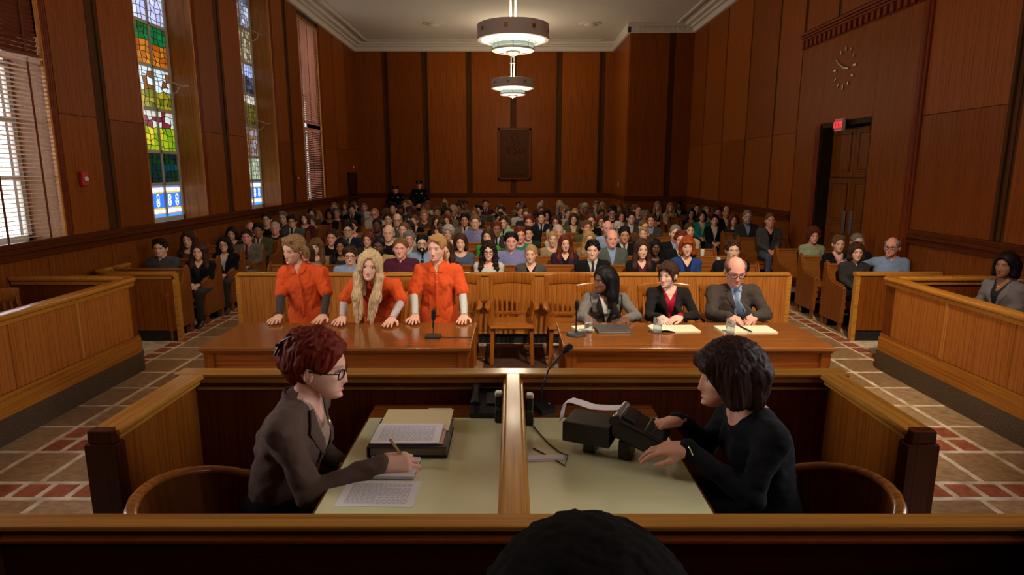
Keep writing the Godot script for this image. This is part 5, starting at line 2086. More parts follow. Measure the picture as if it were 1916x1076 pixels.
# torso and sleeves as one smooth field; loose = how much the cloth stands off; sleeve 0..1 = part of the arm it covers
func torso_field(j: Dictionary, fem: bool, cell: float, loose := 0.0, sleeve := 1.0, hem := 0.0, belly := 0.0) -> Field:
	var lo := Vector3(9, 9, 9)
	var hi := -lo
	for k in ["hip", "waist", "chest", "neck", "shL", "shR", "elL", "elR", "wrL", "wrR"]:
		lo = lo.min(j[k])
		hi = hi.max(j[k])
	var f := Field.new(lo - Vector3(0.16, 0.20 + hem, 0.22), hi + Vector3(0.16, 0.12, 0.22), cell)
	var R: Vector3 = (j.shL - j.shR).normalized()
	var w: float = j.get("wide", 1.0)
	var k := 0.05
	var bust: float = j.get("bust", 1.0)
	if fem:
		f.bone(j.hip - Vector3(0, hem, 0), j.waist, 0.122 * w + loose, 0.100 * w + loose, k, R, 1.30, 0.92)
		f.bone(j.waist, j.chest, 0.100 * w + loose, 0.108 * w + loose, k, R, 1.22, 0.90)
		var bd: Vector3 = (j.neck - j.chest).normalized()
		var fw: Vector3 = R.cross(bd).normalized()
		for s in ([-1.0, 1.0] if bust > 0.0 else []):
			f.bone(j.chest + R * s * 0.062 + fw * 0.075, j.chest + R * s * 0.062 + fw * 0.072 + bd * 0.01, 0.050 * w + loose * 0.5, 0.048 * w + loose * 0.5, 0.06)
		f.bone(j.chest, (j.neck + j.chest) * 0.5, 0.108 * w + loose, 0.080 + loose, k, R, 1.25, 0.88)
	else:
		f.bone(j.hip - Vector3(0, hem, 0), j.waist, 0.118 * w + loose, 0.116 * w + loose + belly * 0.3, k, R, 1.28, 0.92 + belly)
		f.bone(j.waist, j.chest, 0.116 * w + loose + belly * 0.3, 0.124 * w + loose, k, R, 1.25, 0.92 + belly * 0.5)
		f.bone(j.chest, (j.neck + j.chest) * 0.5, 0.126 * w + loose, 0.092 + loose, k, R, 1.32, 0.86)
	var shr := (0.043 if fem else 0.049) + loose
	for s in ["L", "R"]:
		f.bone(j.neck - Vector3(0, 0.02, 0), j["sh" + s], 0.046 + loose * 0.6, shr, 0.05)
		f.bone((j.neck + j.chest) * 0.5, j["sh" + s] - Vector3(0, 0.012, 0), 0.06 + loose, shr, 0.05)
		var e: Vector3 = j["el" + s]
		var wr: Vector3 = j["wr" + s]
		var r0 := (0.044 if fem else 0.052) * w + loose
		var r1 := (0.039 if fem else 0.046) * w + loose
		var r2 := (0.032 if fem else 0.037) + loose
		if sleeve >= 0.5:
			f.bone(j["sh" + s], e, r0, r1, 0.035)
			var t := clampf((sleeve - 0.5) * 2.0, 0.0, 1.0)
			f.bone(e, e.lerp(wr, t), r1, lerpf(r1, r2, t), 0.02)
		else:
			f.bone(j["sh" + s], j["sh" + s].lerp(e, sleeve * 2.0), r0 + 0.006, r1 + 0.012, 0.03)
	return f

func legs_mb(j: Dictionary, fem: bool, cell: float, skirt := false, loose := 0.0) -> MB:
	var lo := Vector3(9, 9, 9)
	var hi := -lo
	for k in ["hip", "hjL", "hjR", "knL", "knR", "anL", "anR"]:
		lo = lo.min(j[k])
		hi = hi.max(j[k])
	var f := Field.new(lo - Vector3(0.18, 0.10, 0.18), hi + Vector3(0.18, 0.14, 0.18), cell)
	var w: float = j.get("wide", 1.0)
	f.bone(j.hip + Vector3(0, 0.03, 0), j.hip - Vector3(0, 0.01, 0), 0.115 * w + loose, 0.115 * w + loose, 0.03, Vector3.RIGHT, 1.3, 0.95)
	for s in ["L", "R"]:
		f.bone(j["hj" + s], j["kn" + s], 0.086 * w + loose, 0.060 * w + loose, 0.05)
		f.bone(j["kn" + s], j["an" + s], 0.058 * w + loose, (0.042 if not skirt else 0.035) + loose, 0.03)
	if skirt:
		f.bone((j.hjL + j.hjR) * 0.5, (j.knL + j.knR) * 0.5, 0.10, 0.085, 0.06, Vector3.RIGHT, 1.4, 0.9)
	var m := MB.new()
	f.mesh_into(m)
	return m

func shoe_mb(a: Vector3) -> MB:
	var m := MB.new()
	m.rings([
		_shoe_ring(a + Vector3(0, -0.03, -0.055), 0.034, 0.05, a.y - 0.09), _shoe_ring(a + Vector3(0, -0.02, 0.0), 0.040, 0.06, a.y - 0.09),
		_shoe_ring(a + Vector3(0, -0.045, 0.08), 0.047, 0.045, a.y - 0.09), _shoe_ring(a + Vector3(0, -0.06, 0.13), 0.046, 0.035, a.y - 0.09), _shoe_ring(a + Vector3(0, -0.07, 0.17), 0.026, 0.02, a.y - 0.09)], true, true, true)
	return m

func _shoe_ring(c: Vector3, w: float, h: float, floor_y: float) -> PackedVector3Array:
	var r := PackedVector3Array()
	for k in 10:
		var a := TAU * k / 10.0
		r.push_back(Vector3(c.x + cos(a) * w, maxf(floor_y, c.y + sin(a) * h - 0.01), c.z))
	return r

# neck between the torso and the head, in body coordinates
func neck_into(m: MB, j: Dictionary, head_xf: Transform3D, r: float) -> void:
	r *= j.get("hs", 1.0)
	var a: Vector3 = j.neck - (j.neck - j.chest).normalized() * 0.05
	var b: Vector3 = head_xf * Vector3(0, -0.045, -0.022)
	var pts := []
	var rad := []
	for k in 7:
		var t := k / 6.0
		pts.push_back(a.lerp(b, t) + head_xf.basis.z * 0.006 * sin(t * PI))
		rad.push_back(Vector2(lerpf(r * 1.18, r, smoothstep(0.0, 0.45, t)), lerpf(r * 1.12, r * 1.02, smoothstep(0.0, 0.45, t))))
	m.tube(pts, rad, 18, Vector3.BACK)

func head_xf(j: Dictionary, yaw := 0.0, pitch := 0.0, roll := 0.0) -> Transform3D:
	return Transform3D((Basis(Vector3.UP, yaw) * Basis(Vector3.RIGHT, pitch) * Basis(Vector3.BACK, roll)) * j.get("hs", 1.0), j.head)

# where a hand sits at the end of an arm; down = direction the palm faces
func hand_xf(el: Vector3, wr: Vector3, down: Vector3, left: bool, aim := Vector3.ZERO) -> Transform3D:
	var z := (aim if aim != Vector3.ZERO else (wr - el)).normalized()
	var y := -(down - z * down.dot(z)).normalized()
	var x := y.cross(z).normalized()
	if left:
		x = -x           # mirrored hand: the thumb on the other side
	return Transform3D(Basis(x, y, z), wr)

var head_cache := {}
func cached_head(wide: float, jaw: float, fem: bool, brow := 0.42) -> MB:
	var k := "%f %f %s %f" % [wide, jaw, fem, brow]
	if not head_cache.has(k):
		head_cache[k] = head_mesh(wide, jaw, fem, Color(0.74, 0.42, 0.40) if fem else Color(0.82, 0.58, 0.55), brow)
	return head_cache[k]

func skin(key: String, col: Color) -> StandardMaterial3D:
	if mats.has("skin_" + key):
		return mats["skin_" + key]
	var m := mat("skin_" + key, col, 0.5)
	m.vertex_color_use_as_albedo = true
	m.metallic_specular = 0.4
	return m

func hairm(key: String, col: Color) -> StandardMaterial3D:
	if mats.has("hair_" + key):
		return mats["hair_" + key]
	var m := mat("hair_" + key, col, 0.55)
	m.albedo_texture = tex["strand"]
	m.uv1_triplanar = true
	m.uv1_scale = Vector3(9, 1.1, 9)
	m.metallic_specular = 0.3
	return m
# ------------------------------------------------------------------ clothes
const CLOTHS := {
	"grey": [82, 82, 80, "grey"], "dkgrey": [50, 48, 50, "dark grey"], "black": [22, 22, 25, "black"], "brown": [92, 64, 42, "brown"], "tan": [152, 122, 86, "tan"],
	"taupe": [118, 106, 92, "taupe"], "white": [212, 208, 200, "white"], "ltblue": [150, 170, 204, "light blue"], "lavender": [138, 138, 184, "lavender"], "burgundy": [84, 34, 50, "burgundy"],
	"olive": [88, 82, 50, "olive"], "dkgreen": [34, 48, 40, "dark green"], "green": [66, 150, 56, "bright green"], "mint": [158, 198, 150, "pale mint"], "teal": [40, 136, 122, "teal"],
	"dkteal": [22, 60, 62, "dark teal"], "navy": [30, 36, 60, "navy"], "blue": [44, 68, 134, "blue"], "yellowtan": [184, 154, 96, "yellowish tan"], "pink": [198, 138, 138, "pink"],
	"purple": [58, 36, 62, "dark purple"], "cream": [206, 194, 166, "cream"], "beige": [166, 144, 112, "beige"], "palegreen": [172, 178, 142, "pale green"], "charcoal": [60, 56, 54, "charcoal"],
	"greygreen": [92, 96, 88, "greyish green"], "slate": [86, 96, 118, "slate blue"]}
const HAIRS := {"black": [24, 20, 19], "dkbrown": [44, 29, 21], "brown": [78, 48, 30], "ltbrown": [128, 90, 56], "blonde": [196, 158, 102], "red": [118, 52, 28], "orange": [172, 78, 30], "grey": [146, 138, 130], "white": [208, 202, 194]}
const SKINS := {"light": [222, 170, 142], "pink": [222, 154, 132], "tan": [190, 134, 98], "brown": [150, 98, 68], "dark": [92, 58, 42]}

func clothm(k: String) -> Material:
	var c: Array = CLOTHS[k]
	return cloth("cloth_" + k, c8(c[0], c[1], c[2]))

func collar_into(m: MB, j: Dictionary, fld: Field, r := 0.060, drop := 0.05) -> void:
	var n: Vector3 = j.neck + Vector3(0, 0.018, 0.006)
	var pts := []
	for k in 15:
		var a := lerpf(0.10 * PI, 1.90 * PI, k / 14.0)
		pts.push_back(n + Vector3(sin(a) * r, 0.016 - 0.030 * (cos(a) + 1.0) * 0.5, cos(a) * r * 1.02))
	m.tube(pts, [Vector2(0.0055, 0.021)], 6, Vector3.UP)
	for s in [-1.0, 1.0]:
		ribbon(m, fld, [[j.neck.y + 0.0, s * 0.022, s * 0.050], [j.neck.y - drop * 0.5, s * 0.020, s * 0.060], [j.neck.y - drop, s * 0.040, s * 0.056]], 0.006, 0.005, 2)

# returns {part: MB}; "bare" is skin
func outfit(kind: String, fem: bool, j: Dictionary, cell: float, wide := 1.0, tie := false) -> Dictionary:
	var out := {}
	j.wide = wide
	var loose: float = {"suit": 0.010, "cardi": 0.007, "shirt": 0.005, "sweater": 0.004}[kind]
	var f := torso_field(j, fem, cell, loose, 1.0, 0.0, 0.08 if wide > 1.05 else 0.0)
	var m := MB.new()
	f.mesh_into(m)
	roughen(m, 0.010, Vector3(9, 14, 9), 7 + int(fem))
	var nk: Vector3 = j.neck
	var zf: float = j.chest.z + 0.02
	var vee := func(yb: float, w: float):
		return func(p: Vector3): return maxf(absf(p.x) - w * (p.y - yb) / (nk.y + 0.03 - yb), lerpf(j.chest.z, nk.z, clampf((p.y - j.chest.y) / (nk.y - j.chest.y), 0.0, 1.0)) + 0.005 - p.z) if p.y > yb and p.y < nk.y + 0.05 else 0.05
	# collar ring of skin round the neck
	var scoop := func(r: float, dy: float):
		return func(p: Vector3): return Vector3(p.x - nk.x, (p.y - nk.y - dy) * 0.9, (p.z - nk.z - 0.03) * 0.8).length() - r
	match kind:
		"suit":
			var yb: float = lerpf(j.waist.y, j.chest.y, 0.45)
			var q: Array = split(m, vee.call(yb, 0.074))
			out["jacket"] = q[1]
			out["shirt"] = q[0]
			for s in [-1.0, 1.0]:
				var lp := MB.new()
				var rows := []
				for k in 8:
					var y := lerpf(nk.y + 0.005, yb + 0.01, k / 7.0)
					var x := 0.074 * (y - yb) / (nk.y + 0.03 - yb)
					var wd: float = [0.012, 0.034, 0.050, 0.060, 0.046, 0.030, 0.016, 0.006][k]
					rows.push_back([y, s * (x - 0.003), s * (x + wd)])
				ribbon(lp, f, rows, 0.008, 0.006, 3)
				out["lapel" if s < 0 else "lapel2"] = lp
			var cl := MB.new()
			collar_into(cl, j, f, 0.058 if not fem else 0.052, 0.04)
			out["collar"] = cl
			if tie:
				var t := MB.new()
				ribbon(t, f, [[nk.y + 0.004, -0.014, 0.014], [nk.y - 0.022, -0.019, 0.019], [nk.y - 0.034, -0.013, 0.013], [nk.y - 0.12, -0.022, 0.022], [yb + 0.012, -0.026, 0.026], [yb - 0.01, -0.020, 0.020]], 0.010, 0.006, 2)
				out["tie"] = t
		"cardi":
			var yb: float = lerpf(j.hip.y, j.waist.y, 0.75)
			var q: Array = split(m, vee.call(yb, 0.082))
			out["jacket"] = q[1]
			var q2: Array = split(q[0], vee.call(lerpf(j.chest.y, nk.y, 0.30), 0.085))
			out["top"] = q2[1]
			out["bare"] = q2[0]
			var jc := MB.new()
			var rim := []
			for k in 13:
				var a := lerpf(0.42 * PI, 1.58 * PI, k / 12.0)
				rim.push_back(nk + Vector3(sin(a) * 0.074, 0.008 - 0.028 * (cos(a) + 1.0) * 0.5, 0.004 + cos(a) * 0.072))
			jc.tube(rim, [Vector2(0.009, 0.024)], 8, Vector3.UP)
			out["jacket_collar"] = jc
			for s in [-1.0, 1.0]:
				var lp := MB.new()
				var rows := []
				for k in 8:
					var y := lerpf(nk.y - 0.030, yb + 0.02, k / 7.0)
					var x := 0.082 * (y - yb) / (nk.y + 0.03 - yb)
					var wd: float = [0.014, 0.038, 0.056, 0.058, 0.040, 0.024, 0.016, 0.012][k]
					rows.push_back([y, s * (x - 0.003), s * (x + wd)])
				ribbon(lp, f, rows, 0.010, 0.007, 3)
				out["lapel" if s < 0 else "lapel2"] = lp
		"shirt":
			var q: Array = split(m, vee.call(nk.y - 0.055 if not tie else nk.y - 0.01, 0.030))
			out["shirt"] = q[1]
			out["bare"] = q[0]
			var cl := MB.new()
			collar_into(cl, j, f, 0.060 if not fem else 0.053)
			out["collar"] = cl
			if tie:
				var t := MB.new()
				var yb: float = j.waist.y + 0.02
				ribbon(t, f, [[nk.y + 0.004, -0.014, 0.014], [nk.y - 0.022, -0.019, 0.019], [nk.y - 0.034, -0.013, 0.013], [nk.y - 0.14, -0.023, 0.023], [yb + 0.03, -0.032, 0.032], [yb, -0.004, 0.004]], 0.008, 0.006, 2)
				out["tie"] = t
			else:
				var t := MB.new()
				ribbon(t, f, [[nk.y - 0.055, -0.012, 0.012], [j.chest.y, -0.013, 0.013], [j.waist.y, -0.013, 0.013]], 0.004, 0.004, 2)
				out["placket"] = t
		"sweater":
			var q: Array = split(m, scoop.call(0.078 if not fem else 0.094, 0.02))
			out["sweater"] = q[1]
			out["bare"] = q[0]
	return out

var kits := {}

func kit(fem: bool, kind: String, wide: float, tie: bool) -> Dictionary:
	var key := "%s %s %f %s" % [fem, kind, wide, tie]
	if not kits.has(key):
		var j := seated(fem)
		for s in [["L", 1.0], ["R", -1.0]]:
			j["el" + s[0]].x -= s[1] * 0.03
		var o := outfit(kind, fem, j, 0.0165, wide, tie)
		var bare: MB = o.get("bare", null)
		o.erase("bare")
		var made := {}
		for k in o:
			made[k] = o[k].mesh()
		kits[key] = {"j": j, "parts": made, "bare": bare}
	return kits[key]

var body_cache := {}
func body_mesh_for(fem: bool, kind: String, wide: float, tie: bool, yaw: float) -> ArrayMesh:
	var key := "%s %s %f %s %f" % [fem, kind, wide, tie, yaw]
	if not body_cache.has(key):
		var kt := kit(fem, kind, wide, tie)
		var j: Dictionary = kt.j
		var m := MB.new()
		m.coloured = true
		var hx := head_xf(j, yaw, 0.03)
		m.add(cached_head(0.94 if fem else (1.10 if wide > 1.05 else 1.0), 0.0 if fem else 0.6, fem), hx)
		neck_into(m, j, hx, 0.046 if fem else 0.056)
		if kt.bare != null:
			m.add(kt.bare)
		body_cache[key] = m.mesh()
	return body_cache[key]

var lap_hand_mesh: ArrayMesh
var legs_cache := {}
var eyes_shared: ArrayMesh
var glasses_shared: ArrayMesh
var hair_meshes := {}

func hair_shared(kind: String) -> ArrayMesh:
	if not hair_meshes.has(kind):
		hair_meshes[kind] = hair_mesh(kind).mesh()
	return hair_meshes[kind]

func gallery_person(x: float, z: float, s: float, fem: bool, hair: String, hc: String, sk: String, kind: String, top: String, inner: String, tie: String, yaw_deg: float, flags: String, label: String, group: String) -> Node3D:
	var wide := 1.12 if "H" in flags else 1.0
	var has_tie := tie != "-"
	var kt := kit(fem, kind, wide, has_tie)
	var yaw := snappedf(deg_to_rad(yaw_deg) * 0.6, 0.12)
	var o := thing("person", label, "person", Vector3(x, 0, z), deg_to_rad(yaw_deg) * 0.4, group)
	o.scale = Vector3(1, s, 1) if true else Vector3.ONE
	var j: Dictionary = kt.j
	var hx := head_xf(j, yaw, 0.03)
	obj("body", body_mesh_for(fem, kind, wide, has_tie, yaw), skin(sk, c8(SKINS[sk][0], SKINS[sk][1], SKINS[sk][2])), o)
	var hw := 0.94 if fem else (1.10 if wide > 1.05 else 1.0)
	for q in [-1.0, 1.0]:
		var e := obj("eye", eyes_shared, mats["eye"], o)
		e.transform = hx * Transform3D(Basis.IDENTITY, Vector3(q * 0.031 * hw, 0, 0))
	var h := obj("hair", hair_shared(hair), hairm(hc, c8(HAIRS[hc][0], HAIRS[hc][1], HAIRS[hc][2])), o)
	h.transform = hx * Transform3D(Basis.from_scale(Vector3(hw, 1, 1)), Vector3.ZERO)
	for p in kt.parts:
		var m: Material = clothm(top)
		if p in ["shirt", "top", "collar"] and kind in ["suit", "cardi"]:
			m = clothm(inner if inner != "-" else "white")
		if p == "tie":
			m = clothm(tie)
		obj("lapel" if p == "lapel2" else p, kt.parts[p], m, o)
	var lk := "%s %f" % [fem, wide]
	if not legs_cache.has(lk):
		legs_cache[lk] = [legs_mb(j, fem, 0.026).mesh(), shoe_mb(j.anL).mesh(), shoe_mb(j.anR).mesh()]
	obj("trousers", legs_cache[lk][0], clothm("slate" if "J" in flags else (top if kind == "suit" else ["charcoal", "navy", "black", "brown"][absi(hash(label)) % 4])), o)
	if z > -13.0 or absf(x) > 4.0:
		obj("shoe", legs_cache[lk][1], mats["shoe"], o)
		obj("shoe", legs_cache[lk][2], mats["shoe"], o)
		var sm := skin(sk, c8(SKINS[sk][0], SKINS[sk][1], SKINS[sk][2]))
		obj("hand", lap_hand_mesh, sm, o).transform = hand_xf(j.elR, j.wrR, Vector3(0.2, -1, 0.1), false, Vector3(0.75, -0.25, 0.45))
		obj("hand", lap_hand_mesh, sm, o).transform = hand_xf(j.elL, j.wrL, Vector3(-0.2, -1, 0.1), true, Vector3(-0.75, -0.2, 0.5))
	if "G" in flags:
		var g := obj("glasses", glasses_shared, mats["spectacles"], o)
		g.transform = hx
	if "B" in flags:
		var b := obj("beard", beard_mesh(), hairm(hc, c8(HAIRS[hc][0], HAIRS[hc][1], HAIRS[hc][2])), o)
		b.transform = hx
	return o

var beard_cache: ArrayMesh
func beard_mesh() -> ArrayMesh:
	if beard_cache == null:
		var f := Field.new(Vector3(-0.1, -0.15, -0.05), Vector3(0.1, 0.02, 0.15), 0.006)
		for s in [-1.0, 1.0]:
			f.bone(Vector3(s * 0.066, -0.03, 0.015), Vector3(s * 0.052, -0.082, 0.045), 0.012, 0.016, 0.02)
			f.bone(Vector3(s * 0.052, -0.082, 0.045), Vector3(0, -0.103, 0.085), 0.016, 0.020, 0.02)
			f.bone(Vector3(s * 0.022, -0.052, 0.094), Vector3(0, -0.046, 0.102), 0.006, 0.006, 0.004)
			f.bone(Vector3(s * 0.026, -0.056, 0.090), Vector3(s * 0.022, -0.085, 0.084), 0.008, 0.012, 0.01)
		var m := MB.new()
		f.mesh_into(m)
		roughen(m, 0.004, Vector3(80, 80, 80))
		beard_cache = m.mesh()
	return beard_cache

func people_basics() -> void:
	noise_tex("strand", 31, 0.05, 4, [[0.0, Color(0.45, 0.42, 0.40)], [0.5, Color(0.82, 0.80, 0.78)], [1.0, Color(1, 1, 1)]], 256)
	var e := mat("eye", Color(1, 1, 1), 0.2)
	e.vertex_color_use_as_albedo = true
	mat("shoe", c8(26, 20, 18), 0.35)
	mat("spectacles", c8(28, 24, 24), 0.25)
	eyes_shared = eye_mesh().mesh()
	glasses_shared = glasses_mesh().mesh()
	var lh := hand_mesh([0.35, 0.4, 0.42, 0.45], 0.6, Vector3(-0.5, -0.2, 0.9), 0.006, 1.1)
	lh.coloured = true
	lh.c.resize(lh.v.size())
	lh.c.fill(Color(1, 1, 1))
	lap_hand_mesh = lh.mesh()

const GALLERY := """
-5.18 0 0.938 m short dkbrown light shirt grey - - 8 -
-5.2 1 0.989 f long_wavy brown light sweater brown - - 10 -
-4.62 0 0.917 f long brown light cardi black dkgrey - 12 -
-4.63 1 0.921 f long_wavy black light cardi black white - 12 G
-5.38 3 0.924 f bob dkbrown light sweater dkgrey - - 10 -
-5.38 4 0.921 m fringe white pink suit black white - 12 -
-4.62 2 0.926 m short brown pink suit taupe pink burgundy 14 -
-4.76 3 0.951 m short black brown suit olive cream brown 12 -
-4.77 4 0.921 m crop white pink sweater dkgreen - - 8 -
-5.28 5 1.018 m short brown light sweater black - - 8 -
-5.22 6 0.993 m short grey light shirt grey - - 6 -
-4.72 5 0.983 m side_part dkbrown light suit greygreen white black 14 G
-4.72 6 1.01 f bob brown light sweater burgundy - - 0 -
-5.1 8 1.012 f bob brown light sweater brown - - 6 -
-4.83 7 0.9 f curly_short ltbrown light sweater tan - - 0 -
-5.22 9 0.9 f long blonde light sweater taupe - - 0 -
-5.38 11 1.001 m crop grey light shirt olive - - 6 -
-4.65 8 0.991 f bob black brown sweater black - - 0 -
-4.96 10 0.9 m short dkbrown light suit black white - 6 -
-4.51 10 0.987 m side_part brown light suit black white black 14 -
-4.57 12 0.944 m crop grey pink shirt white - - 8 -
-3.0 2 0.958 m short brown pink sweater black - - 0 -
-2.98 3 0.988 m short dkbrown light suit navy white black 8 G
-2.6 1 0.945 f long black brown sweater dkgrey - - 0 -
-2.99 1 0.945 f long_bangs ltbrown light sweater tan - - 0 -
-2.84 0 0.965 f bob brown light sweater pink - - 0 -
-2.23 0 0.909 m side_part brown light shirt ltblue - - 10 G
-2.41 2 0.951 f bob red light cardi charcoal dkgrey - 0 -
-2.03 1 0.923 m crop black dark shirt yellowtan - brown 0 B
-2.06 2 1.019 m fringe white light sweater black - - 4 W
-2.65 4 0.995 m crop black dark sweater dkgrey - - 4 -
-2.79 6 0.981 m short brown light suit charcoal white black 0 -
-2.42 5 1.019 m fringe blonde light shirt greygreen - - 0 G
-1.53 0 0.999 m crop ltbrown pink shirt burgundy - - 0 H
-1.72 2 0.937 m side_part grey pink suit taupe white - 6 -
-2.21 6 0.972 f updo ltbrown light cardi black white - -6 -
-1.36 1 0.967 m short black light shirt ltblue - navy 0 GB
-1.16 3 0.972 f curly_short white light sweater cream - - 0 -
-0.78 1 1.003 f bob brown light sweater slate - - 0 -
-0.91 0 0.989 f long brown light sweater black - - -4 -
-1.58 5 1.006 f long brown light sweater black - - 0 -
-1.47 6 0.972 f long red light sweater burgundy - - 0 -
-1.0 5 1.019 m short black tan suit taupe white black 0 -
-0.72 4 1.043 m crop ltbrown light shirt lavender - - 0 H
-0.4 2 1.0 f bob brown light sweater green - - -14 -
-0.32 0 0.989 f long_wavy dkbrown light sweater white - - 0 G
-0.18 5 0.976 m short brown light shirt mint - black -4 -
-0.01 1 0.992 m short black pink shirt lavender - - 0 H
0.13 2 0.992 m short red pink sweater teal - - 6 -
0.29 3 0.936 m short dkbrown light sweater dkgreen - - 6 -
0.26 0 0.954 f updo blonde light cardi grey black - -6 -
0.66 6 1.009 m side_part dkbrown light suit navy white black 0 -
0.84 3 0.959 m crop white pink shirt cream - - 0 -
0.68 2 0.958 f updo blonde light sweater beige - - 0 -
0.81 1 0.99 f long red light cardi purple black - 4 -
1.29 2 0.958 f long blonde light sweater tan - - 0 -
1.11 0 0.977 m short black light suit black white purple -6 -
1.52 1 1.024 m fringe grey pink suit greygreen ltblue - 0 H
1.74 3 1.018 m fringe white pink shirt ltblue - - 0 -
1.87 2 0.992 m short black tan suit black white brown 0 -
2.69 6 0.999 m short dkbrown light suit grey white - 0 -
1.66 5 1.011 m short red light sweater black - - 0 -
1.39 6 1.001 f bob brown light cardi olive cream - 0 -
1.79 0 1.012 f long brown light cardi black burgundy - -4 -
2.18 1 0.932 f braids black dark sweater black - - 0 -
2.4 3 0.957 f ponytail blonde light sweater black - - -20 -
2.93 5 1.011 m short brown pink suit grey ltblue - -10 -
2.73 2 1.019 m crop grey light suit black ltblue - -8 -
2.57 1 1.011 m short red pink suit black white - -8 -
2.41 0 1.047 f bob_bangs orange light cardi blue navy - -14 -
3.04 0 0.977 m short brown light suit black white - -8 -
4.58 12 0.998 f long blonde light cardi black white - -8 -
4.75 11 0.995 f long blonde light cardi cream tan - -10 -
5.26 12 0.969 m crop black dark suit black white - -10 -
4.58 8 1.0 f long black tan sweater black - - -8 -
5.31 10 0.991 m crop brown pink shirt dkgrey - - -8 -
4.58 7 1.003 f bob dkbrown light cardi teal mint - -10 -
4.58 6 0.982 f short black light cardi black white - -10 -
5.42 9 0.972 m crop grey light suit grey white - -8 -
5.28 8 1.002 m short brown pink shirt taupe - - -8 -
5.16 7 1.062 m fringe brown tan suit black white - -10 -
5.01 6 0.982 f long red light sweater dkteal - - -8 -
4.97 5 1.08 m crop grey light suit charcoal ltblue - -12 GB
5.07 4 1.08 m crop ltbrown pink cardi grey black - -10 J
5.04 2 1.008 f curly_short red pink shirt palegreen - - -10 -
4.98 1 0.984 f short ltbrown light cardi black pink - -12 -
5.33 1 0.98 m crop grey light sweater navy - - -12 -
4.81 0 0.965 f bob brown light shirt charcoal - - -16 -
"""

func build_gallery() -> void:
	var rows := {}
	var all := []
	for line in GALLERY.strip_edges().split("\n"):
		var t := line.split(" ")
		all.push_back([float(t[0]), int(t[1]), float(t[2]), t[3] == "f", t[4], t[5], t[6], t[7], t[8], t[9], t[10], float(t[11]), t[12]])
	# the farther rows, where the photograph shows a dense crowd
	var rng := RandomNumberGenerator.new()
	rng.seed = 77
	var fem_h := ["bob", "long", "long_wavy", "updo", "curly_short", "ponytail", "bob_bangs"]
	var mal_h := ["short", "crop", "side_part", "fringe", "short"]
	var tops := ["olive", "brown", "taupe", "tan", "black", "dkgrey", "greygreen", "charcoal", "beige", "dkgreen", "burgundy", "grey", "white", "slate", "cream"]
	var fill := []
	for i in range(3, NROWS - 1):
		var n := 12
		for k in n:
			fill.push_back([-3.22 + 6.44 * k / (n - 1) + rng.randf_range(-0.09, 0.09), i])
		if i > 8:
			fill.push_back([-4.62 - rng.randf() * 0.1, i])
			fill.push_back([-5.15 - rng.randf() * 0.1, i])
	for q in fill:
		var ok: bool = rng.randf() < 0.86
		for a in all:
			if a[1] == q[1] and absf(a[0] - q[0]) < 0.42:
				ok = false
		var fem := rng.randf() < 0.5
		var kind: String = ["sweater", "cardi", "shirt", "sweater"][rng.randi() % 4] if fem else ["suit", "suit", "shirt", "sweater"][rng.randi() % 4]
		var tie := "-"
		if kind == "suit" and rng.randf() < 0.6:
			tie = ["brown", "black", "burgundy", "navy"][rng.randi() % 4]
		var rec := [q[0], q[1], rng.randf_range(0.95, 1.05), fem, fem_h[rng.randi() % fem_h.size()] if fem else mal_h[rng.randi() % mal_h.size()],
			["brown", "ltbrown", "dkbrown", "black", "blonde", "grey", "red", "white", "ltbrown"][rng.randi() % 9], ["light", "pink", "tan", "light", "pink", "brown", "light", "dark"][rng.randi() % 8],
			kind, tops[rng.randi() % tops.size()], ["white", "cream", "black", "white"][rng.randi() % 4], tie, rng.randf_range(-14, 14), "G" if rng.randf() < 0.15 else "-"]
		if ok:
			all.push_back(rec)
	# name each by clothing, row and seat
	for a in all:
		var blk := "C" if absf(a[0]) < 3.6 else ("L" if a[0] < 0 else "R")
		var k := "%s%d" % [blk, a[1]]
		if not rows.has(k):
			rows[k] = []
		rows[k].push_back(a)
	for k in rows:
		var list: Array = rows[k]
		list.sort_custom(func(p, q): return p[0] < q[0])
		var blk: String = k[0]
		for i in list.size():
			var a: Array = list[i]
			var words: String = CLOTHS[a[8]][3]
			var garment: String = {"suit": "suit", "cardi": "open jacket", "shirt": "shirt", "sweater": "top"}[a[7]]
			var where: String = {"C": "middle pews", "L": "window side pews", "R": "door side pews"}[blk]
			var lab := "person in %s %s%s, %s row of %s, %s from left" % [words, garment, " with tie" if a[10] != "-" else "", ORD[a[1]], where, ORD[i]]
			gallery_person(clampf(a[0], -5.26, 5.26), (row_z(a[1]) if blk != "L" else left_row_z(a[1])) - 0.035 - (0.12 if a[1] == 0 and blk == "R" else 0.0), a[2], a[3], a[4], a[5], a[6], a[7], a[8], a[9], a[10], a[11], a[12], lab, "seated gallery audience")
# ------------------------------------------------------------------ the people of the well
func white_tint(m: MB) -> MB:
	m.coloured = true
	m.c.resize(m.v.size())
	m.c.fill(Color(1, 1, 1))
	return m

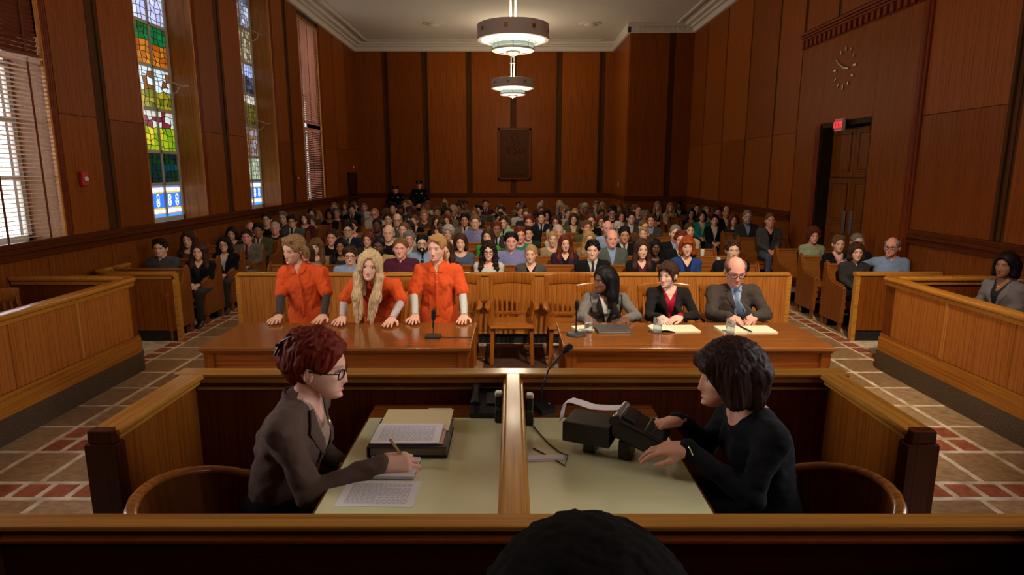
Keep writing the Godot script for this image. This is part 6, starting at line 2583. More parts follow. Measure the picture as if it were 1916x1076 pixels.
# sp: fem, kind, cell, wide, tie, yaw, pitch, roll, hair, hair_col, skin, cloth {part: material}, legs, flags, handR/handL [down, aim, curl, spread, thumb]
func figure(o: Node3D, j: Dictionary, sp: Dictionary) -> Dictionary:
	var fem: bool = sp.fem
	var parts: Dictionary = sp.parts if sp.has("parts") else outfit(sp.kind, fem, j, sp.get("cell", 0.011), sp.get("wide", 1.0), sp.get("tie", false))
	var hx := head_xf(j, sp.get("yaw", 0.0), sp.get("pitch", 0.0), sp.get("roll", 0.0))
	var hw: float = sp.get("head_wide", 0.95 if fem else 1.0)
	var body := MB.new()
	body.coloured = true
	body.add(head_mesh(hw, 0.0 if fem else 0.6, fem, sp.get("lips", Color(0.74, 0.40, 0.38)), sp.get("brow", 0.42)), hx)
	neck_into(body, j, hx, sp.get("neck", 0.044 if fem else 0.054))
	if parts.has("bare"):
		body.add(parts.bare)
	var sm: Material = sp.skin
	obj("body", body, sm, o)
	for q in [-1.0, 1.0]:
		var e := obj("eye", eye_mesh(sp.get("look", 0.0)), mats["eye"], o)
		e.transform = hx * Transform3D(Basis.IDENTITY, Vector3(q * 0.031 * hw, sp.get("eye_drop", 0.0), 0))
	if sp.get("hair", "") != "":
		var h := obj("hair", hair_mesh(sp.hair, 0.006), sp.hair_mat, o)
		h.transform = hx * Transform3D(Basis.from_scale(Vector3(hw, 1, 1)), Vector3.ZERO)
	for p in parts:
		if p == "bare":
			continue
		obj("lapel" if p == "lapel2" else p, parts[p], sp.cloth[p] if sp.cloth.has(p) else sp.cloth["main"], o)
	for s in ["R", "L"]:
		if sp.has("hand" + s):
			var a: Array = sp["hand" + s]
			var hm := white_tint(hand_mesh(a[2], a[3], a[4], 0.0044 if j.get("fine", false) else 0.0052, j.get("hands", 1.1)))
			var ho := obj("hand", hm, sm, o)
			ho.transform = hand_xf(j["el" + s], j["wr" + s], a[0], s == "L", a[1])
	if sp.has("legs"):
		obj("trousers", legs_mb(j, fem, 0.024, false, 0.008), sp.legs, o)
		obj("shoe", shoe_mb(j.anL), mats["shoe"], o)
		obj("shoe", shoe_mb(j.anR), mats["shoe"], o)
	if sp.get("glasses", false):
		obj("glasses", glasses_shared, mats["spectacles"], o).transform = hx
	return {"hx": hx, "parts": parts}

const REST := [0.25, 0.28, 0.30, 0.34]
const FLAT := [0.06, 0.05, 0.06, 0.08]
const GRIP := [0.62, 0.72, 0.85, 0.95]
const TYPE := [0.30, 0.34, 0.36, 0.34]

func build_lawyers() -> void:
	# --- grey jacket with dark piping, looking away to the left
	var o := thing("person", "person in grey tweed jacket and white top at the table, looking away", "person", Vector3(0.97, 0, -6.36))
	var j := seated(true)
	j.merge({"hs": 1.19, "head": Vector3(-0.02, 1.095, 0.09), "neck": Vector3(-0.005, 0.945, 0.045), "chest": Vector3(0, 0.80, 0.03), "waist": Vector3(0, 0.66, 0.0),
		"shL": Vector3(0.178, 0.895, 0.04), "shR": Vector3(-0.178, 0.895, 0.05), "elL": Vector3(0.285, 0.755, 0.26), "wrL": Vector3(0.135, 0.795, 0.50),
		"elR": Vector3(-0.275, 0.745, 0.26), "wrR": Vector3(-0.245, 0.795, 0.50), "hands": 1.15}, true)
	var tweed := cloth("tweed_grey", c8(150, 142, 136), 0.95, 2.0)
	tweed.albedo_texture = tex["tweed"]
	var pipe := cloth("piping_black", c8(40, 30, 32))
	var r := figure(o, j, {"fem": true, "kind": "cardi", "cell": 0.0125, "wide": 1.12, "yaw": -1.02, "pitch": 0.05, "roll": 0.0, "hair": "sleek", "hair_mat": hairm("jet", c8(22, 17, 16)), "skin": skin("deep", c8(112, 70, 50)), "brow": 0.3, "lips": Color(0.62, 0.32, 0.32),
		"cloth": {"main": tweed, "jacket": tweed, "top": clothm("white"), "lapel": pipe, "lapel2": pipe}, "legs": clothm("charcoal"),
		"handR": [Vector3(0.3, -1, 0), Vector3(0.35, -0.1, 0.9), REST, 0.6, Vector3(-0.5, -0.2, 0.8)], "handL": [Vector3(0, -1, 0), Vector3(-0.5, -0.08, 0.8), REST, 0.6, Vector3(-0.5, -0.2, 0.8)]})
	for s in [-1.0, 1.0]:
		var st := MB.new()
		st.tube([Vector3(s * 0.150, 0.952, 0.05), Vector3(s * 0.158, 0.935, 0.095), Vector3(s * 0.160, 0.90, 0.125), Vector3(s * 0.158, 0.86, 0.135)], [Vector2(0.012, 0.004)], 6, Vector3.RIGHT)
		obj("shoulder_strap", st, pipe, o)
	# --- black jacket, red blouse
	o = thing("person", "person in black jacket and red blouse seated at the table, hands on an open pad", "person", Vector3(1.63, 0, -6.36))
	j = seated(true)
	j.merge({"hs": 1.14, "head": Vector3(-0.02, 1.150, 0.055), "neck": Vector3(-0.01, 1.005, 0.015), "chest": Vector3(0, 0.845, 0.005), "waist": Vector3(0, 0.68, 0.0),
		"shL": Vector3(0.168, 0.950, 0.015), "shR": Vector3(-0.168, 0.950, 0.015), "elL": Vector3(0.245, 0.745, 0.18), "wrL": Vector3(0.02, 0.80, 0.46),
		"elR": Vector3(-0.235, 0.745, 0.20), "wrR": Vector3(-0.19, 0.80, 0.47), "hands": 1.1}, true)
	var crimson := cloth("crimson_blouse", c8(176, 18, 48), 0.7)
	var bj := cloth("jacket_black_brown", c8(36, 31, 30))
	figure(o, j, {"fem": true, "kind": "cardi", "cell": 0.0125, "wide": 1.0, "yaw": -0.72, "pitch": 0.10, "hair": "bun_bangs", "hair_mat": hairm("mid", c8(74, 48, 34)), "skin": skin("fair", c8(226, 176, 154)),
		"cloth": {"main": bj, "jacket": bj, "top": crimson, "lapel": bj, "lapel2": bj}, "legs": clothm("black"),
		"handR": [Vector3(0.4, -1, 0), Vector3(0.35, -0.15, 0.9), REST, 0.6, Vector3(-0.5, -0.2, 0.8)], "handL": [Vector3(-0.2, -1, 0), Vector3(-0.85, -0.08, 0.5), REST, 0.6, Vector3(-0.5, -0.2, 0.8)]})
	# --- bald lawyer
	o = thing("person", "bald person in brown-grey suit and pale blue tie, reading at the table", "person", Vector3(2.31, 0, -6.38))
	j = seated(false)
	j.merge({"hs": 1.24, "head": Vector3(-0.02, 1.195, 0.10), "neck": Vector3(-0.01, 1.020, 0.03), "chest": Vector3(0, 0.855, 0.01), "waist": Vector3(0, 0.68, 0.0),
		"shL": Vector3(0.205, 0.965, 0.02), "shR": Vector3(-0.205, 0.965, 0.02), "elL": Vector3(0.275, 0.765, 0.22), "wrL": Vector3(0.05, 0.805, 0.50),
		"elR": Vector3(-0.275, 0.765, 0.22), "wrR": Vector3(-0.20, 0.805, 0.50), "hands": 1.15}, true)
	var suit := cloth("suit_brown_grey", c8(76, 66, 58), 0.9, 2.0)
	var bs := cloth("shirt_sky", c8(166, 184, 222), 0.8)
	figure(o, j, {"fem": false, "kind": "suit", "cell": 0.0125, "wide": 1.12, "tie": true, "yaw": -0.06, "pitch": 0.34, "hair": "fringe", "hair_mat": hairm("fairgrey", c8(150, 116, 90)), "skin": skin("rosy", c8(228, 160, 138)), "head_wide": 1.04, "brow": 0.6,
		"cloth": {"main": suit, "jacket": suit, "shirt": bs, "collar": bs, "tie": cloth("tie_pale_blue", c8(126, 144, 170), 0.6)}, "legs": suit, "glasses": true,
		"handR": [Vector3(0.5, -1, 0), Vector3(0.75, -0.15, 0.65), GRIP, 0.5, Vector3(-0.35, -0.4, 0.9)], "handL": [Vector3(-0.5, -1, 0), Vector3(-0.75, -0.15, 0.6), GRIP, 0.5, Vector3(-0.35, -0.4, 0.9)]})
	for s in ["L", "R"]:
		var a: Vector3 = j["el" + s]
		var b: Vector3 = j["wr" + s]
		var d := (b - a).normalized()
		obj("cuff", MB.new().tube([b - d * 0.012, b + d * 0.018], [0.043], 14), bs, o)

func build_orange() -> void:
	var orange := cloth("jumpsuit_orange", c8(238, 92, 40), 0.85)
	var defs := [
		{"label": "person in orange jumpsuit with dark sleeves, leftmost at the table, looking down", "at": Vector3(-2.12, 0, -6.27), "under": cloth("sleeve_dark", c8(74, 66, 62)), "hair": "pigtails", "hm": hairm("ashbrown", c8(168, 130, 88)), "sk": skin("fair2", c8(214, 164, 136)),
			"j": {"hs": 1.19, "head": Vector3(-0.075, 1.425, 0.07), "neck": Vector3(-0.04, 1.265, 0.03), "chest": Vector3(-0.01, 1.07, 0.02), "waist": Vector3(0, 0.90, 0.0), "hip": Vector3(0, 0.76, -0.02),
				"shL": Vector3(0.165, 1.18, 0.0), "shR": Vector3(-0.19, 1.185, 0.03), "elL": Vector3(0.235, 0.965, 0.08), "wrL": Vector3(0.265, 0.80, 0.33), "elR": Vector3(-0.225, 0.965, 0.10), "wrR": Vector3(-0.165, 0.80, 0.34)},
			"yaw": -0.45, "pitch": 0.22, "roll": -0.06},
		{"label": "person in orange jumpsuit with very long fair hair, leaning on the table", "at": Vector3(-1.37, 0, -6.42), "under": cloth("sleeve_pale", c8(206, 190, 188)), "hair": "very_long", "hm": hairm("flaxen", c8(246, 214, 166)), "sk": skin("fair3", c8(226, 172, 146)),
			"j": {"hs": 1.20, "head": Vector3(0.0, 1.300, 0.50), "neck": Vector3(0.01, 1.135, 0.38), "chest": Vector3(0.01, 1.02, 0.24), "waist": Vector3(0, 0.91, 0.10), "hip": Vector3(0, 0.80, -0.02),
				"shL": Vector3(0.195, 1.075, 0.33), "shR": Vector3(-0.185, 1.08, 0.34), "elL": Vector3(0.275, 0.935, 0.40), "wrL": Vector3(0.215, 0.80, 0.60), "elR": Vector3(-0.30, 0.935, 0.38), "wrR": Vector3(-0.275, 0.80, 0.55)},
			"yaw": 0.08, "pitch": 0.05, "roll": -0.12},
		{"label": "person in orange jumpsuit with white sleeves and tied-back hair, standing near the microphone", "at": Vector3(-0.755, 0, -6.26), "under": clothm("white"), "hair": "ponytail", "hm": hairm("honey", c8(196, 146, 92)), "sk": skin("fair4", c8(222, 168, 144)),
			"j": {"hs": 1.17, "head": Vector3(0.0, 1.435, 0.04), "neck": Vector3(-0.005, 1.275, 0.005), "chest": Vector3(0.0, 1.08, 0.0), "waist": Vector3(0, 0.90, -0.01), "hip": Vector3(0, 0.76, -0.02),
				"shL": Vector3(0.178, 1.20, -0.01), "shR": Vector3(-0.178, 1.20, 0.0), "elL": Vector3(0.255, 0.975, 0.06), "wrL": Vector3(0.285, 0.795, 0.31), "elR": Vector3(-0.245, 0.975, 0.08), "wrR": Vector3(-0.195, 0.80, 0.33)},
			"yaw": -0.32, "pitch": 0.06, "roll": 0.02}]
	for q in defs:
		var o := thing("person", q.label, "person", q.at, 0.0, "people in orange jumpsuits")
		var j: Dictionary = q.j
		j.merge({"wide": 1.12, "bust": 0.0, "hands": 1.12, "hjL": Vector3(0.09, 0.76, -0.02), "hjR": Vector3(-0.09, 0.76, -0.02), "knL": Vector3(0.10, 0.45, 0.03), "knR": Vector3(-0.10, 0.45, 0.03), "anL": Vector3(0.11, 0.09, -0.02), "anR": Vector3(-0.11, 0.09, -0.02)})
		# loose short-sleeved shirt
		var f := torso_field(j, true, 0.0125, 0.012, 0.44, 0.10)
		var m := MB.new()
		f.mesh_into(m)
		roughen(m, 0.012, Vector3(13, 5, 13), 3)
		roughen(m, 0.007, Vector3(30, 16, 30), 9)
		var nk: Vector3 = j.neck
		var lean: float = (j.neck.z - j.hip.z) / (j.neck.y - j.hip.y)
		var cut: Array = split(m, func(p: Vector3): return maxf(absf(p.x - nk.x) - 0.052 * (p.y - nk.y + 0.085) / 0.12, nk.z + 0.02 - p.z) if p.y > nk.y - 0.085 and p.y < nk.y + 0.07 else 0.05)
		var parts := {"shirt": cut[1], "bare": cut[0]}
		# sleeves of the shirt worn underneath
		for s in ["L", "R"]:
			var sl := MB.new()
			var a: Vector3 = j["sh" + s].lerp(j["el" + s], 0.55)
			var e: Vector3 = j["el" + s]
			var w: Vector3 = j["wr" + s]
			sl.tube([a, a.lerp(e, 0.6), e - (w - a).normalized() * 0.01, e.lerp(w, 0.12), e.lerp(w, 0.5), e.lerp(w, 0.97)], [0.046, 0.044, 0.042, 0.041, 0.038, 0.031], 14, Vector3.BACK)
			roughen(sl, 0.006, Vector3(30, 40, 30), 5)
			parts["under_sleeve" if s == "L" else "under_sleeve2"] = sl
		for s in [-1.0, 1.0]:
			var cl := MB.new()
			ribbon(cl, f, [[nk.y + 0.035, nk.x + s * 0.040, nk.x + s * 0.075], [nk.y + 0.0, nk.x + s * 0.030, nk.x + s * 0.085], [nk.y - 0.04, nk.x + s * 0.018, nk.x + s * 0.080], [nk.y - 0.075, nk.x + s * 0.022, nk.x + s * 0.060]], 0.012, 0.006, 3)
			parts["collar" if s < 0 else "collar2"] = cl
		var pk := MB.new()
		ribbon(pk, f, [[nk.y - 0.085, nk.x - 0.014, nk.x + 0.014], [j.chest.y, j.chest.x - 0.014, j.chest.x + 0.014], [j.waist.y, j.waist.x - 0.014, j.waist.x + 0.014], [j.hip.y, j.hip.x - 0.014, j.hip.x + 0.014]], 0.012, 0.006, 2)
		parts["placket"] = pk
		var r := figure(o, j, {"fem": true, "parts": {"bare": parts.bare}, "yaw": q.yaw, "pitch": q.pitch, "roll": q.roll, "hair": q.hair, "hair_mat": q.hm, "skin": q.sk, "cloth": {"main": orange}, "legs": orange, "neck": 0.043, "brow": 0.55,
			"handL": [Vector3(0, -1, 0), Vector3(-0.12, -0.10, 1.0), FLAT, 1.6, Vector3(-0.8, -0.1, 0.6)], "handR": [Vector3(0, -1, 0), Vector3(0.10, -0.10, 1.0), FLAT, 1.6, Vector3(-0.8, -0.1, 0.6)]})
		for p in parts:
			if p == "bare":
				continue
			obj(String(p).trim_suffix("2"), parts[p], q.under if String(p).begins_with("under") else orange, o)
		for y in [nk.y - 0.09, lerpf(nk.y, j.chest.y, 0.85), j.waist.y + 0.06]:
			var z := f.front(j.chest.x, y)
			if z > -50.0:
				obj("button", MB.new().sphere(Vector3(lerpf(nk.x, j.chest.x, 0.6), y, z + 0.012), Vector3(0.006, 0.006, 0.004), 8, 6), clothm("white"), o)

func build_clerks() -> void:
	# the writing clerk, facing the divider
	var o := thing("person", "person in brown blazer and dark glasses writing at the desk", "person", Vector3(-1.0, PF, -2.36), PI / 2)
	var j := seated(true)
	j.merge({"hs": 1.13, "hip": Vector3(0, 0.55, 0.05), "waist": Vector3(0, 0.68, 0.065), "chest": Vector3(0, 0.845, 0.11), "neck": Vector3(0.0, 1.015, 0.160), "head": Vector3(0.0, 1.140, 0.228),
		"shL": Vector3(0.175, 0.952, 0.15), "shR": Vector3(-0.175, 0.948, 0.14), "elL": Vector3(0.215, 0.72, 0.12), "wrL": Vector3(0.12, 0.665, 0.26), "elR": Vector3(-0.215, 0.705, 0.24), "wrR": Vector3(-0.115, 0.782, 0.495), "hands": 1.08, "fine": true}, true)
	var blazer := cloth("blazer_brown", c8(98, 76, 64), 0.9, 2.0)
	var blouse := cloth("blouse_rose", c8(176, 140, 124), 0.7)
	var r := figure(o, j, {"fem": true, "kind": "cardi", "cell": 0.0105, "wide": 1.14, "yaw": 0.0, "pitch": 0.20, "hair": "clip_updo", "hair_mat": hairm("auburn", c8(132, 40, 16)), "skin": skin("clerk", c8(224, 168, 142)), "brow": 0.5, "eye_drop": -0.001,
		"cloth": {"main": blazer, "jacket": blazer, "top": blouse}, "legs": clothm("black"), "glasses": true,
		"handR": [Vector3(0.75, -0.65, 0), Vector3(0.12, -0.02, 1.0), GRIP, 0.4, Vector3(-0.25, -0.5, 0.9)], "handL": [Vector3(-0.2, -1, 0), Vector3(-0.3, -0.1, 1), REST, 0.6, Vector3(-0.5, -0.2, 0.8)]})
	var hx: Transform3D = r.hx
	var clip := MB.new()
	for k in 5:
		clip.tube([Vector3(-0.03 + k * 0.015, 0.100, -0.092), Vector3(-0.03 + k * 0.015, 0.070, -0.128), Vector3(-0.03 + k * 0.015, 0.02, -0.142)], [0.005], 6)
	clip.tube([Vector3(-0.04, 0.102, -0.090), Vector3(0.04, 0.102, -0.090)], [0.008], 8)
	clip.tube([Vector3(-0.04, 0.060, -0.136), Vector3(0.04, 0.060, -0.136)], [0.006], 8)
	obj("hair_clip", clip, mat("clip_dark", c8(40, 24, 20), 0.3), o).transform = hx
	obj("pendant", MB.new().sphere(Vector3(0, 0.905, 0.262), Vector3(0.011, 0.014, 0.008), 10, 8), mat("pendant_metal", c8(214, 196, 160), 0.25, 0.8), o)
	var pen := thing("pen", "slim metal pen in the hand of the writing clerk", "pen", Vector3(-0.425, 1.075, -2.275))
	obj("barrel", MB.new().tube([Vector3(0.02, -0.022, -0.005), Vector3(-0.045, 0.105, 0.03)], [0.0055], 10, Vector3.RIGHT), mat("pen_metal", c8(190, 160, 120), 0.25, 0.8), pen)
	obj("tip", MB.new().tube([Vector3(0.0245, -0.030, -0.007), Vector3(0.02, -0.022, -0.005)], [0.001, 0.005], 8, Vector3.RIGHT), mat("pen_tip", c8(60, 56, 54), 0.3, 0.6), pen)
	# the clerk at the stenotype
	o = thing("person", "person in black clothes typing at the stenotype machine", "person", Vector3(1.06, PF, -2.34), -PI / 2)
	j = seated(true)
	j.merge({"hs": 1.10, "hip": Vector3(0, 0.55, 0.03), "waist": Vector3(0, 0.68, 0.04), "chest": Vector3(0, 0.825, 0.07), "neck": Vector3(0, 0.985, 0.130), "head": Vector3(0, 1.105, 0.205),
		"shL": Vector3(0.180, 0.925, 0.09), "shR": Vector3(-0.180, 0.925, 0.10), "elL": Vector3(0.235, 0.72, 0.18), "wrL": Vector3(0.125, 0.855, 0.39), "elR": Vector3(-0.215, 0.72, 0.20), "wrR": Vector3(-0.06, 0.895, 0.375), "hands": 1.05, "fine": true}, true)
	var blk := cloth("clerk_black", c8(26, 26, 28))
	r = figure(o, j, {"fem": true, "kind": "sweater", "cell": 0.0115, "wide": 1.14, "yaw": 0.0, "pitch": 0.10, "hair": "thick_bob", "hair_mat": hairm("darkauburn", c8(58, 30, 20)), "skin": skin("clerk2", c8(206, 146, 118)),
		"cloth": {"main": blk}, "legs": clothm("black"),
		"handL": [Vector3(-0.1, -1, -0.3), Vector3(-0.35, -0.12, 1.0), TYPE, 1.0, Vector3(-0.5, -0.4, 0.8)], "handR": [Vector3(0.1, -1, -0.3), Vector3(0.25, -0.12, 1.0), TYPE, 1.0, Vector3(-0.5, -0.4, 0.8)]})
	var br := MB.new()
	var w: Vector3 = j.wrL - (j.wrL - j.elL).normalized() * 0.012
	var ring := []
	for k in 17:
		var a := TAU * k / 16.0
		ring.push_back(w + Vector3(cos(a) * 0.036, sin(a) * 0.030, sin(a) * 0.012))
	obj("bracelet", br.tube(ring, [0.003], 6, Vector3.BACK, false), mat("bracelet_gold", c8(220, 190, 130), 0.25, 0.9), o)
	# the judge, from behind
	o = thing("person", "person with short black hair in the lowest centre of the view, from behind", "person", Vector3(0.066, 0.596, -0.475), PI)
	j = seated(false)
	j.merge({"hs": 1.08, "head": Vector3(0, 1.165, -0.005)}, true)
	var robe := cloth("robe_black", c8(20, 19, 20))
	figure(o, j, {"fem": false, "kind": "sweater", "cell": 0.012, "wide": 1.05, "hair": "judge_crop", "hair_mat": judge_hair(), "skin": skin("judge", c8(92, 58, 42)), "head_wide": 1.04, "cloth": {"main": robe}, "legs": robe,
		"handL": [Vector3(0, -1, 0), Vector3(-0.5, -0.1, 0.8), REST, 0.6, Vector3(-0.5, -0.2, 0.8)], "handR": [Vector3(0, -1, 0), Vector3(0.5, -0.1, 0.8), REST, 0.6, Vector3(-0.5, -0.2, 0.8)]})
	var st := thing("judge_stool", "low round stool under the figure at the bottom of the view", "stool", Vector3(0.068, 0.60, -0.475))
	obj("seat", MB.new().lathe(Vector3.ZERO, [Vector2(0.0, 0.39), Vector2(0.20, 0.39), Vector2(0.21, 0.42), Vector2(0.20, 0.445), Vector2(0.0, 0.445)], 24), robe, st)
	obj("pedestal", MB.new().lathe(Vector3.ZERO, [Vector2(0.22, 0.0), Vector2(0.22, 0.02), Vector2(0.03, 0.05), Vector2(0.03, 0.40)], 20), mat("brushed_metal", c8(150, 146, 138), 0.35, 0.9), st)
	# the person in the right side box
	o = thing("person", "person in grey jacket and pale necklace seated in the right side box", "person", Vector3(5.10, 0.10, -6.33), -1.22)
	j = seated(true)
	j.merge({"hs": 1.13, "neck": Vector3(0, 0.995, -0.05), "head": Vector3(0, 1.14, 0.0)}, true)
	var gj := cloth("jacket_cool_grey", c8(134, 124, 122))
	figure(o, j, {"fem": true, "kind": "cardi", "cell": 0.012, "wide": 1.1, "yaw": 0.1, "hair": "bob", "hair_mat": hairm("jet", c8(22, 17, 16)), "skin": skin("brown2", c8(156, 104, 76)),
		"cloth": {"main": gj, "jacket": gj, "top": clothm("dkgrey")}, "legs": clothm("charcoal"),
		"handL": [Vector3(0, -1, 0), Vector3(-0.7, -0.1, 0.6), REST, 0.6, Vector3(-0.5, -0.2, 0.8)], "handR": [Vector3(0, -1, 0), Vector3(0.7, -0.1, 0.6), REST, 0.6, Vector3(-0.5, -0.2, 0.8)]})
	# the person whose arm lies along the pew back
	var ap := thing("person", "person in light blue shirt and glasses, arm stretched along the pew back", "person", Vector3(5.30, 0, row_z(0) - 0.155), -0.30)
	j = seated(false)
	j.merge({"elR": Vector3(-0.33, 0.855, -0.13), "wrR": Vector3(-0.52, 0.925, -0.10)}, true)
	figure(ap, j, {"fem": false, "kind": "shirt", "cell": 0.014, "wide": 1.08, "yaw": -0.5, "hair": "fringe", "hair_mat": hairm("grey", c8(146, 138, 130)), "skin": skin("pink", c8(222, 154, 132)), "cloth": {"main": clothm("ltblue")}, "legs": clothm("charcoal"), "glasses": true,
		"handR": [Vector3(0, -1, 0.2), Vector3(-0.9, -0.25, 0.3), REST, 0.6, Vector3(-0.5, -0.2, 0.8)], "handL": [Vector3(0, -1, 0), Vector3(-0.7, -0.1, 0.6), REST, 0.6, Vector3(-0.5, -0.2, 0.8)]})
	var nl := []
	for k in 13:
		var a := lerpf(-1.9, 1.9, k / 12.0)
		nl.push_back(Vector3(sin(a) * 0.068, 0.985 - 0.032 * (cos(a) + 1.0), -0.03 + cos(a) * 0.085))
	obj("necklace", MB.new().tube(nl, [0.006], 6), mat("pearl", c8(226, 212, 180), 0.3), o)
	var bxf := struct("floor_side_box", "low platform inside the right side box")
	obj("deck", MB.new().bx(4.3, 5.55, 0.0, 0.10, -6.72, 1.0, 0.002), cloth("dark_carpet", c8(58, 34, 26)), bxf)

func judge_hair() -> Material:
	var m := hairm("judge", c8(26, 22, 20))
	m.roughness = 0.9
	m.metallic_specular = 0.15
	m.uv1_scale = Vector3(8, 8, 8)
	return m

func build_officers() -> void:
	var uni := cloth("uniform_black", c8(16, 17, 20))
	var defs := [[-4.06, 21.85, 0.93, "uniformed officer in peaked cap by the back wall, shorter of two"], [-3.28, 22.2, 1.02, "uniformed officer in peaked cap by the back wall, taller of two"]]
	for d in defs:
		var o := thing("person", d[3], "person", Vector3(d[0], 0, -d[1]), 0.05, "uniformed officers")
		o.scale = Vector3(1.08, d[2], 1.08)
		var j := {"hs": 1.05, "hip": Vector3(0, 0.98, 0), "waist": Vector3(0, 1.12, 0), "chest": Vector3(0, 1.34, 0.0), "neck": Vector3(0, 1.53, -0.02), "head": Vector3(0, 1.685, 0.01),
			"shL": Vector3(0.19, 1.475, -0.01), "shR": Vector3(-0.19, 1.475, -0.01), "elL": Vector3(0.27, 1.20, 0.02), "elR": Vector3(-0.27, 1.20, 0.02), "wrL": Vector3(0.06, 1.02, 0.19), "wrR": Vector3(-0.06, 1.02, 0.19),
			"hjL": Vector3(0.09, 0.95, 0), "hjR": Vector3(-0.09, 0.95, 0), "knL": Vector3(0.11, 0.52, 0.01), "knR": Vector3(-0.11, 0.52, 0.01), "anL": Vector3(0.12, 0.09, -0.02), "anR": Vector3(-0.12, 0.09, -0.02), "wide": 1.0}
		var r := figure(o, j, {"fem": false, "kind": "shirt", "cell": 0.018, "tie": true, "hair": "crop", "hair_mat": hairm("dkbrown", c8(44, 29, 21)), "skin": skin("pink", c8(222, 154, 132)), "cloth": {"main": uni, "tie": uni}, "legs": uni,
			"handL": [Vector3(0, -0.4, -1), Vector3(-0.8, -0.3, 0.4), REST, 0.5, Vector3(-0.5, -0.2, 0.8)], "handR": [Vector3(0, -0.4, -1), Vector3(0.8, -0.3, 0.4), REST, 0.5, Vector3(-0.5, -0.2, 0.8)]})
		var hx: Transform3D = r.hx
		obj("cap", MB.new().lathe(Vector3(0, 0.05, -0.01), [Vector2(0.092, 0.0), Vector2(0.095, 0.035), Vector2(0.125, 0.06), Vector2(0.12, 0.075), Vector2(0.0, 0.08)], 20), uni, o).transform = hx
		obj("visor", MB.new().sphere(Vector3(0, 0.055, 0.085), Vector3(0.075, 0.006, 0.055), 14, 6, Basis(Vector3.RIGHT, 0.35)), mat("visor_gloss", c8(12, 12, 14), 0.15), o).transform = hx
		var silver := mat("badge_silver", c8(214, 210, 200), 0.25, 0.7)
		obj("cap_badge", MB.new().sphere(Vector3(0, 0.085, 0.098), Vector3(0.02, 0.024, 0.008), 10, 8), silver, o).transform = hx
		obj("badge", MB.new().sphere(Vector3(0.085, 1.39, 0.115), Vector3(0.032, 0.042, 0.012), 10, 8), silver, o)
		obj("name_plate", MB.new().box(Vector3(-0.085, 1.39, 0.115), Vector3(0.06, 0.014, 0.01), 0.003), silver, o)
		obj("shoulder_patch", MB.new().sphere(Vector3(0.232, 1.40, 0.045), Vector3(0.012, 0.045, 0.035), 10, 8), cloth("patch_gold", c8(150, 140, 110)), o)
		obj("belt", MB.new().lathe(Vector3(0, 1.0, 0), [Vector2(0.158, -0.025), Vector2(0.165, -0.02), Vector2(0.165, 0.02), Vector2(0.158, 0.025)], 20), mat("visor_gloss", c8(12, 12, 14), 0.15), o)
# ------------------------------------------------------------------ things on the desks and tables
func sheet_tex(key: String, lines: int, ink: Color, paper: Color, margin := 0.1, ragged := true, w := 256, h := 340) -> ImageTexture:
	var im := Image.create(w, h, false, Image.FORMAT_RGB8)
	im.fill(paper)
	var rng := RandomNumberGenerator.new()
	rng.seed = lines * 7 + w
	for k in lines:
		var y := int(h * (margin + (1.0 - 2.0 * margin) * k / lines))
		if ragged:
			var x := int(w * margin)
			var xe := int(w * (1.0 - margin) * (1.0 if rng.randf() < 0.8 else rng.randf_range(0.4, 0.9)))
			while x < xe:
				var l := rng.randi_range(5, 18)
				im.fill_rect(Rect2i(x, y, mini(l, xe - x), 3), ink)
				x += l + 4
		else:
			im.fill_rect(Rect2i(int(w * 0.04), y, int(w * 0.92), 2), ink)
	return ImageTexture.create_from_image(im)

# a sheet with uv on its top, lying at the given place; thickness in metres
func sheet(parent: Node3D, called: String, w: float, l: float, t: float, m: Material, at := Vector3.ZERO, turn := 0.0) -> MeshInstance3D:
	var st := SurfaceTool.new()
	st.begin(Mesh.PRIMITIVE_TRIANGLES)
	var q := [Vector3(-w / 2, t, l / 2), Vector3(w / 2, t, l / 2), Vector3(w / 2, t, -l / 2), Vector3(-w / 2, t, -l / 2)]
	var uv := [Vector2(0, 1), Vector2(1, 1), Vector2(1, 0), Vector2(0, 0)]
	for k in [0, 2, 1, 0, 3, 2]:
		st.set_normal(Vector3.UP)
		st.set_uv(uv[k])
		st.add_vertex(q[k])
	for k in 4:
		var a: Vector3 = q[k]
		var b: Vector3 = q[(k + 1) % 4]
		var nn := (b - a).cross(Vector3.UP).normalized()
		for v in [a, b, b - Vector3(0, t, 0), a, b - Vector3(0, t, 0), a - Vector3(0, t, 0)]:
			st.set_normal(nn)
			st.set_uv(Vector2(0.01, 0.01))
			st.add_vertex(v)
	var o := MeshInstance3D.new()
	o.mesh = st.commit()
	o.name = called
	o.material_override = m
	parent.add_child(o, true)
	o.position = at
	o.rotation.y = turn
	return o

func paper_mat(key: String, t: Texture2D) -> StandardMaterial3D:
	var m := mat(key, Color(1, 1, 1), 0.8)
	m.albedo_texture = t
	return m

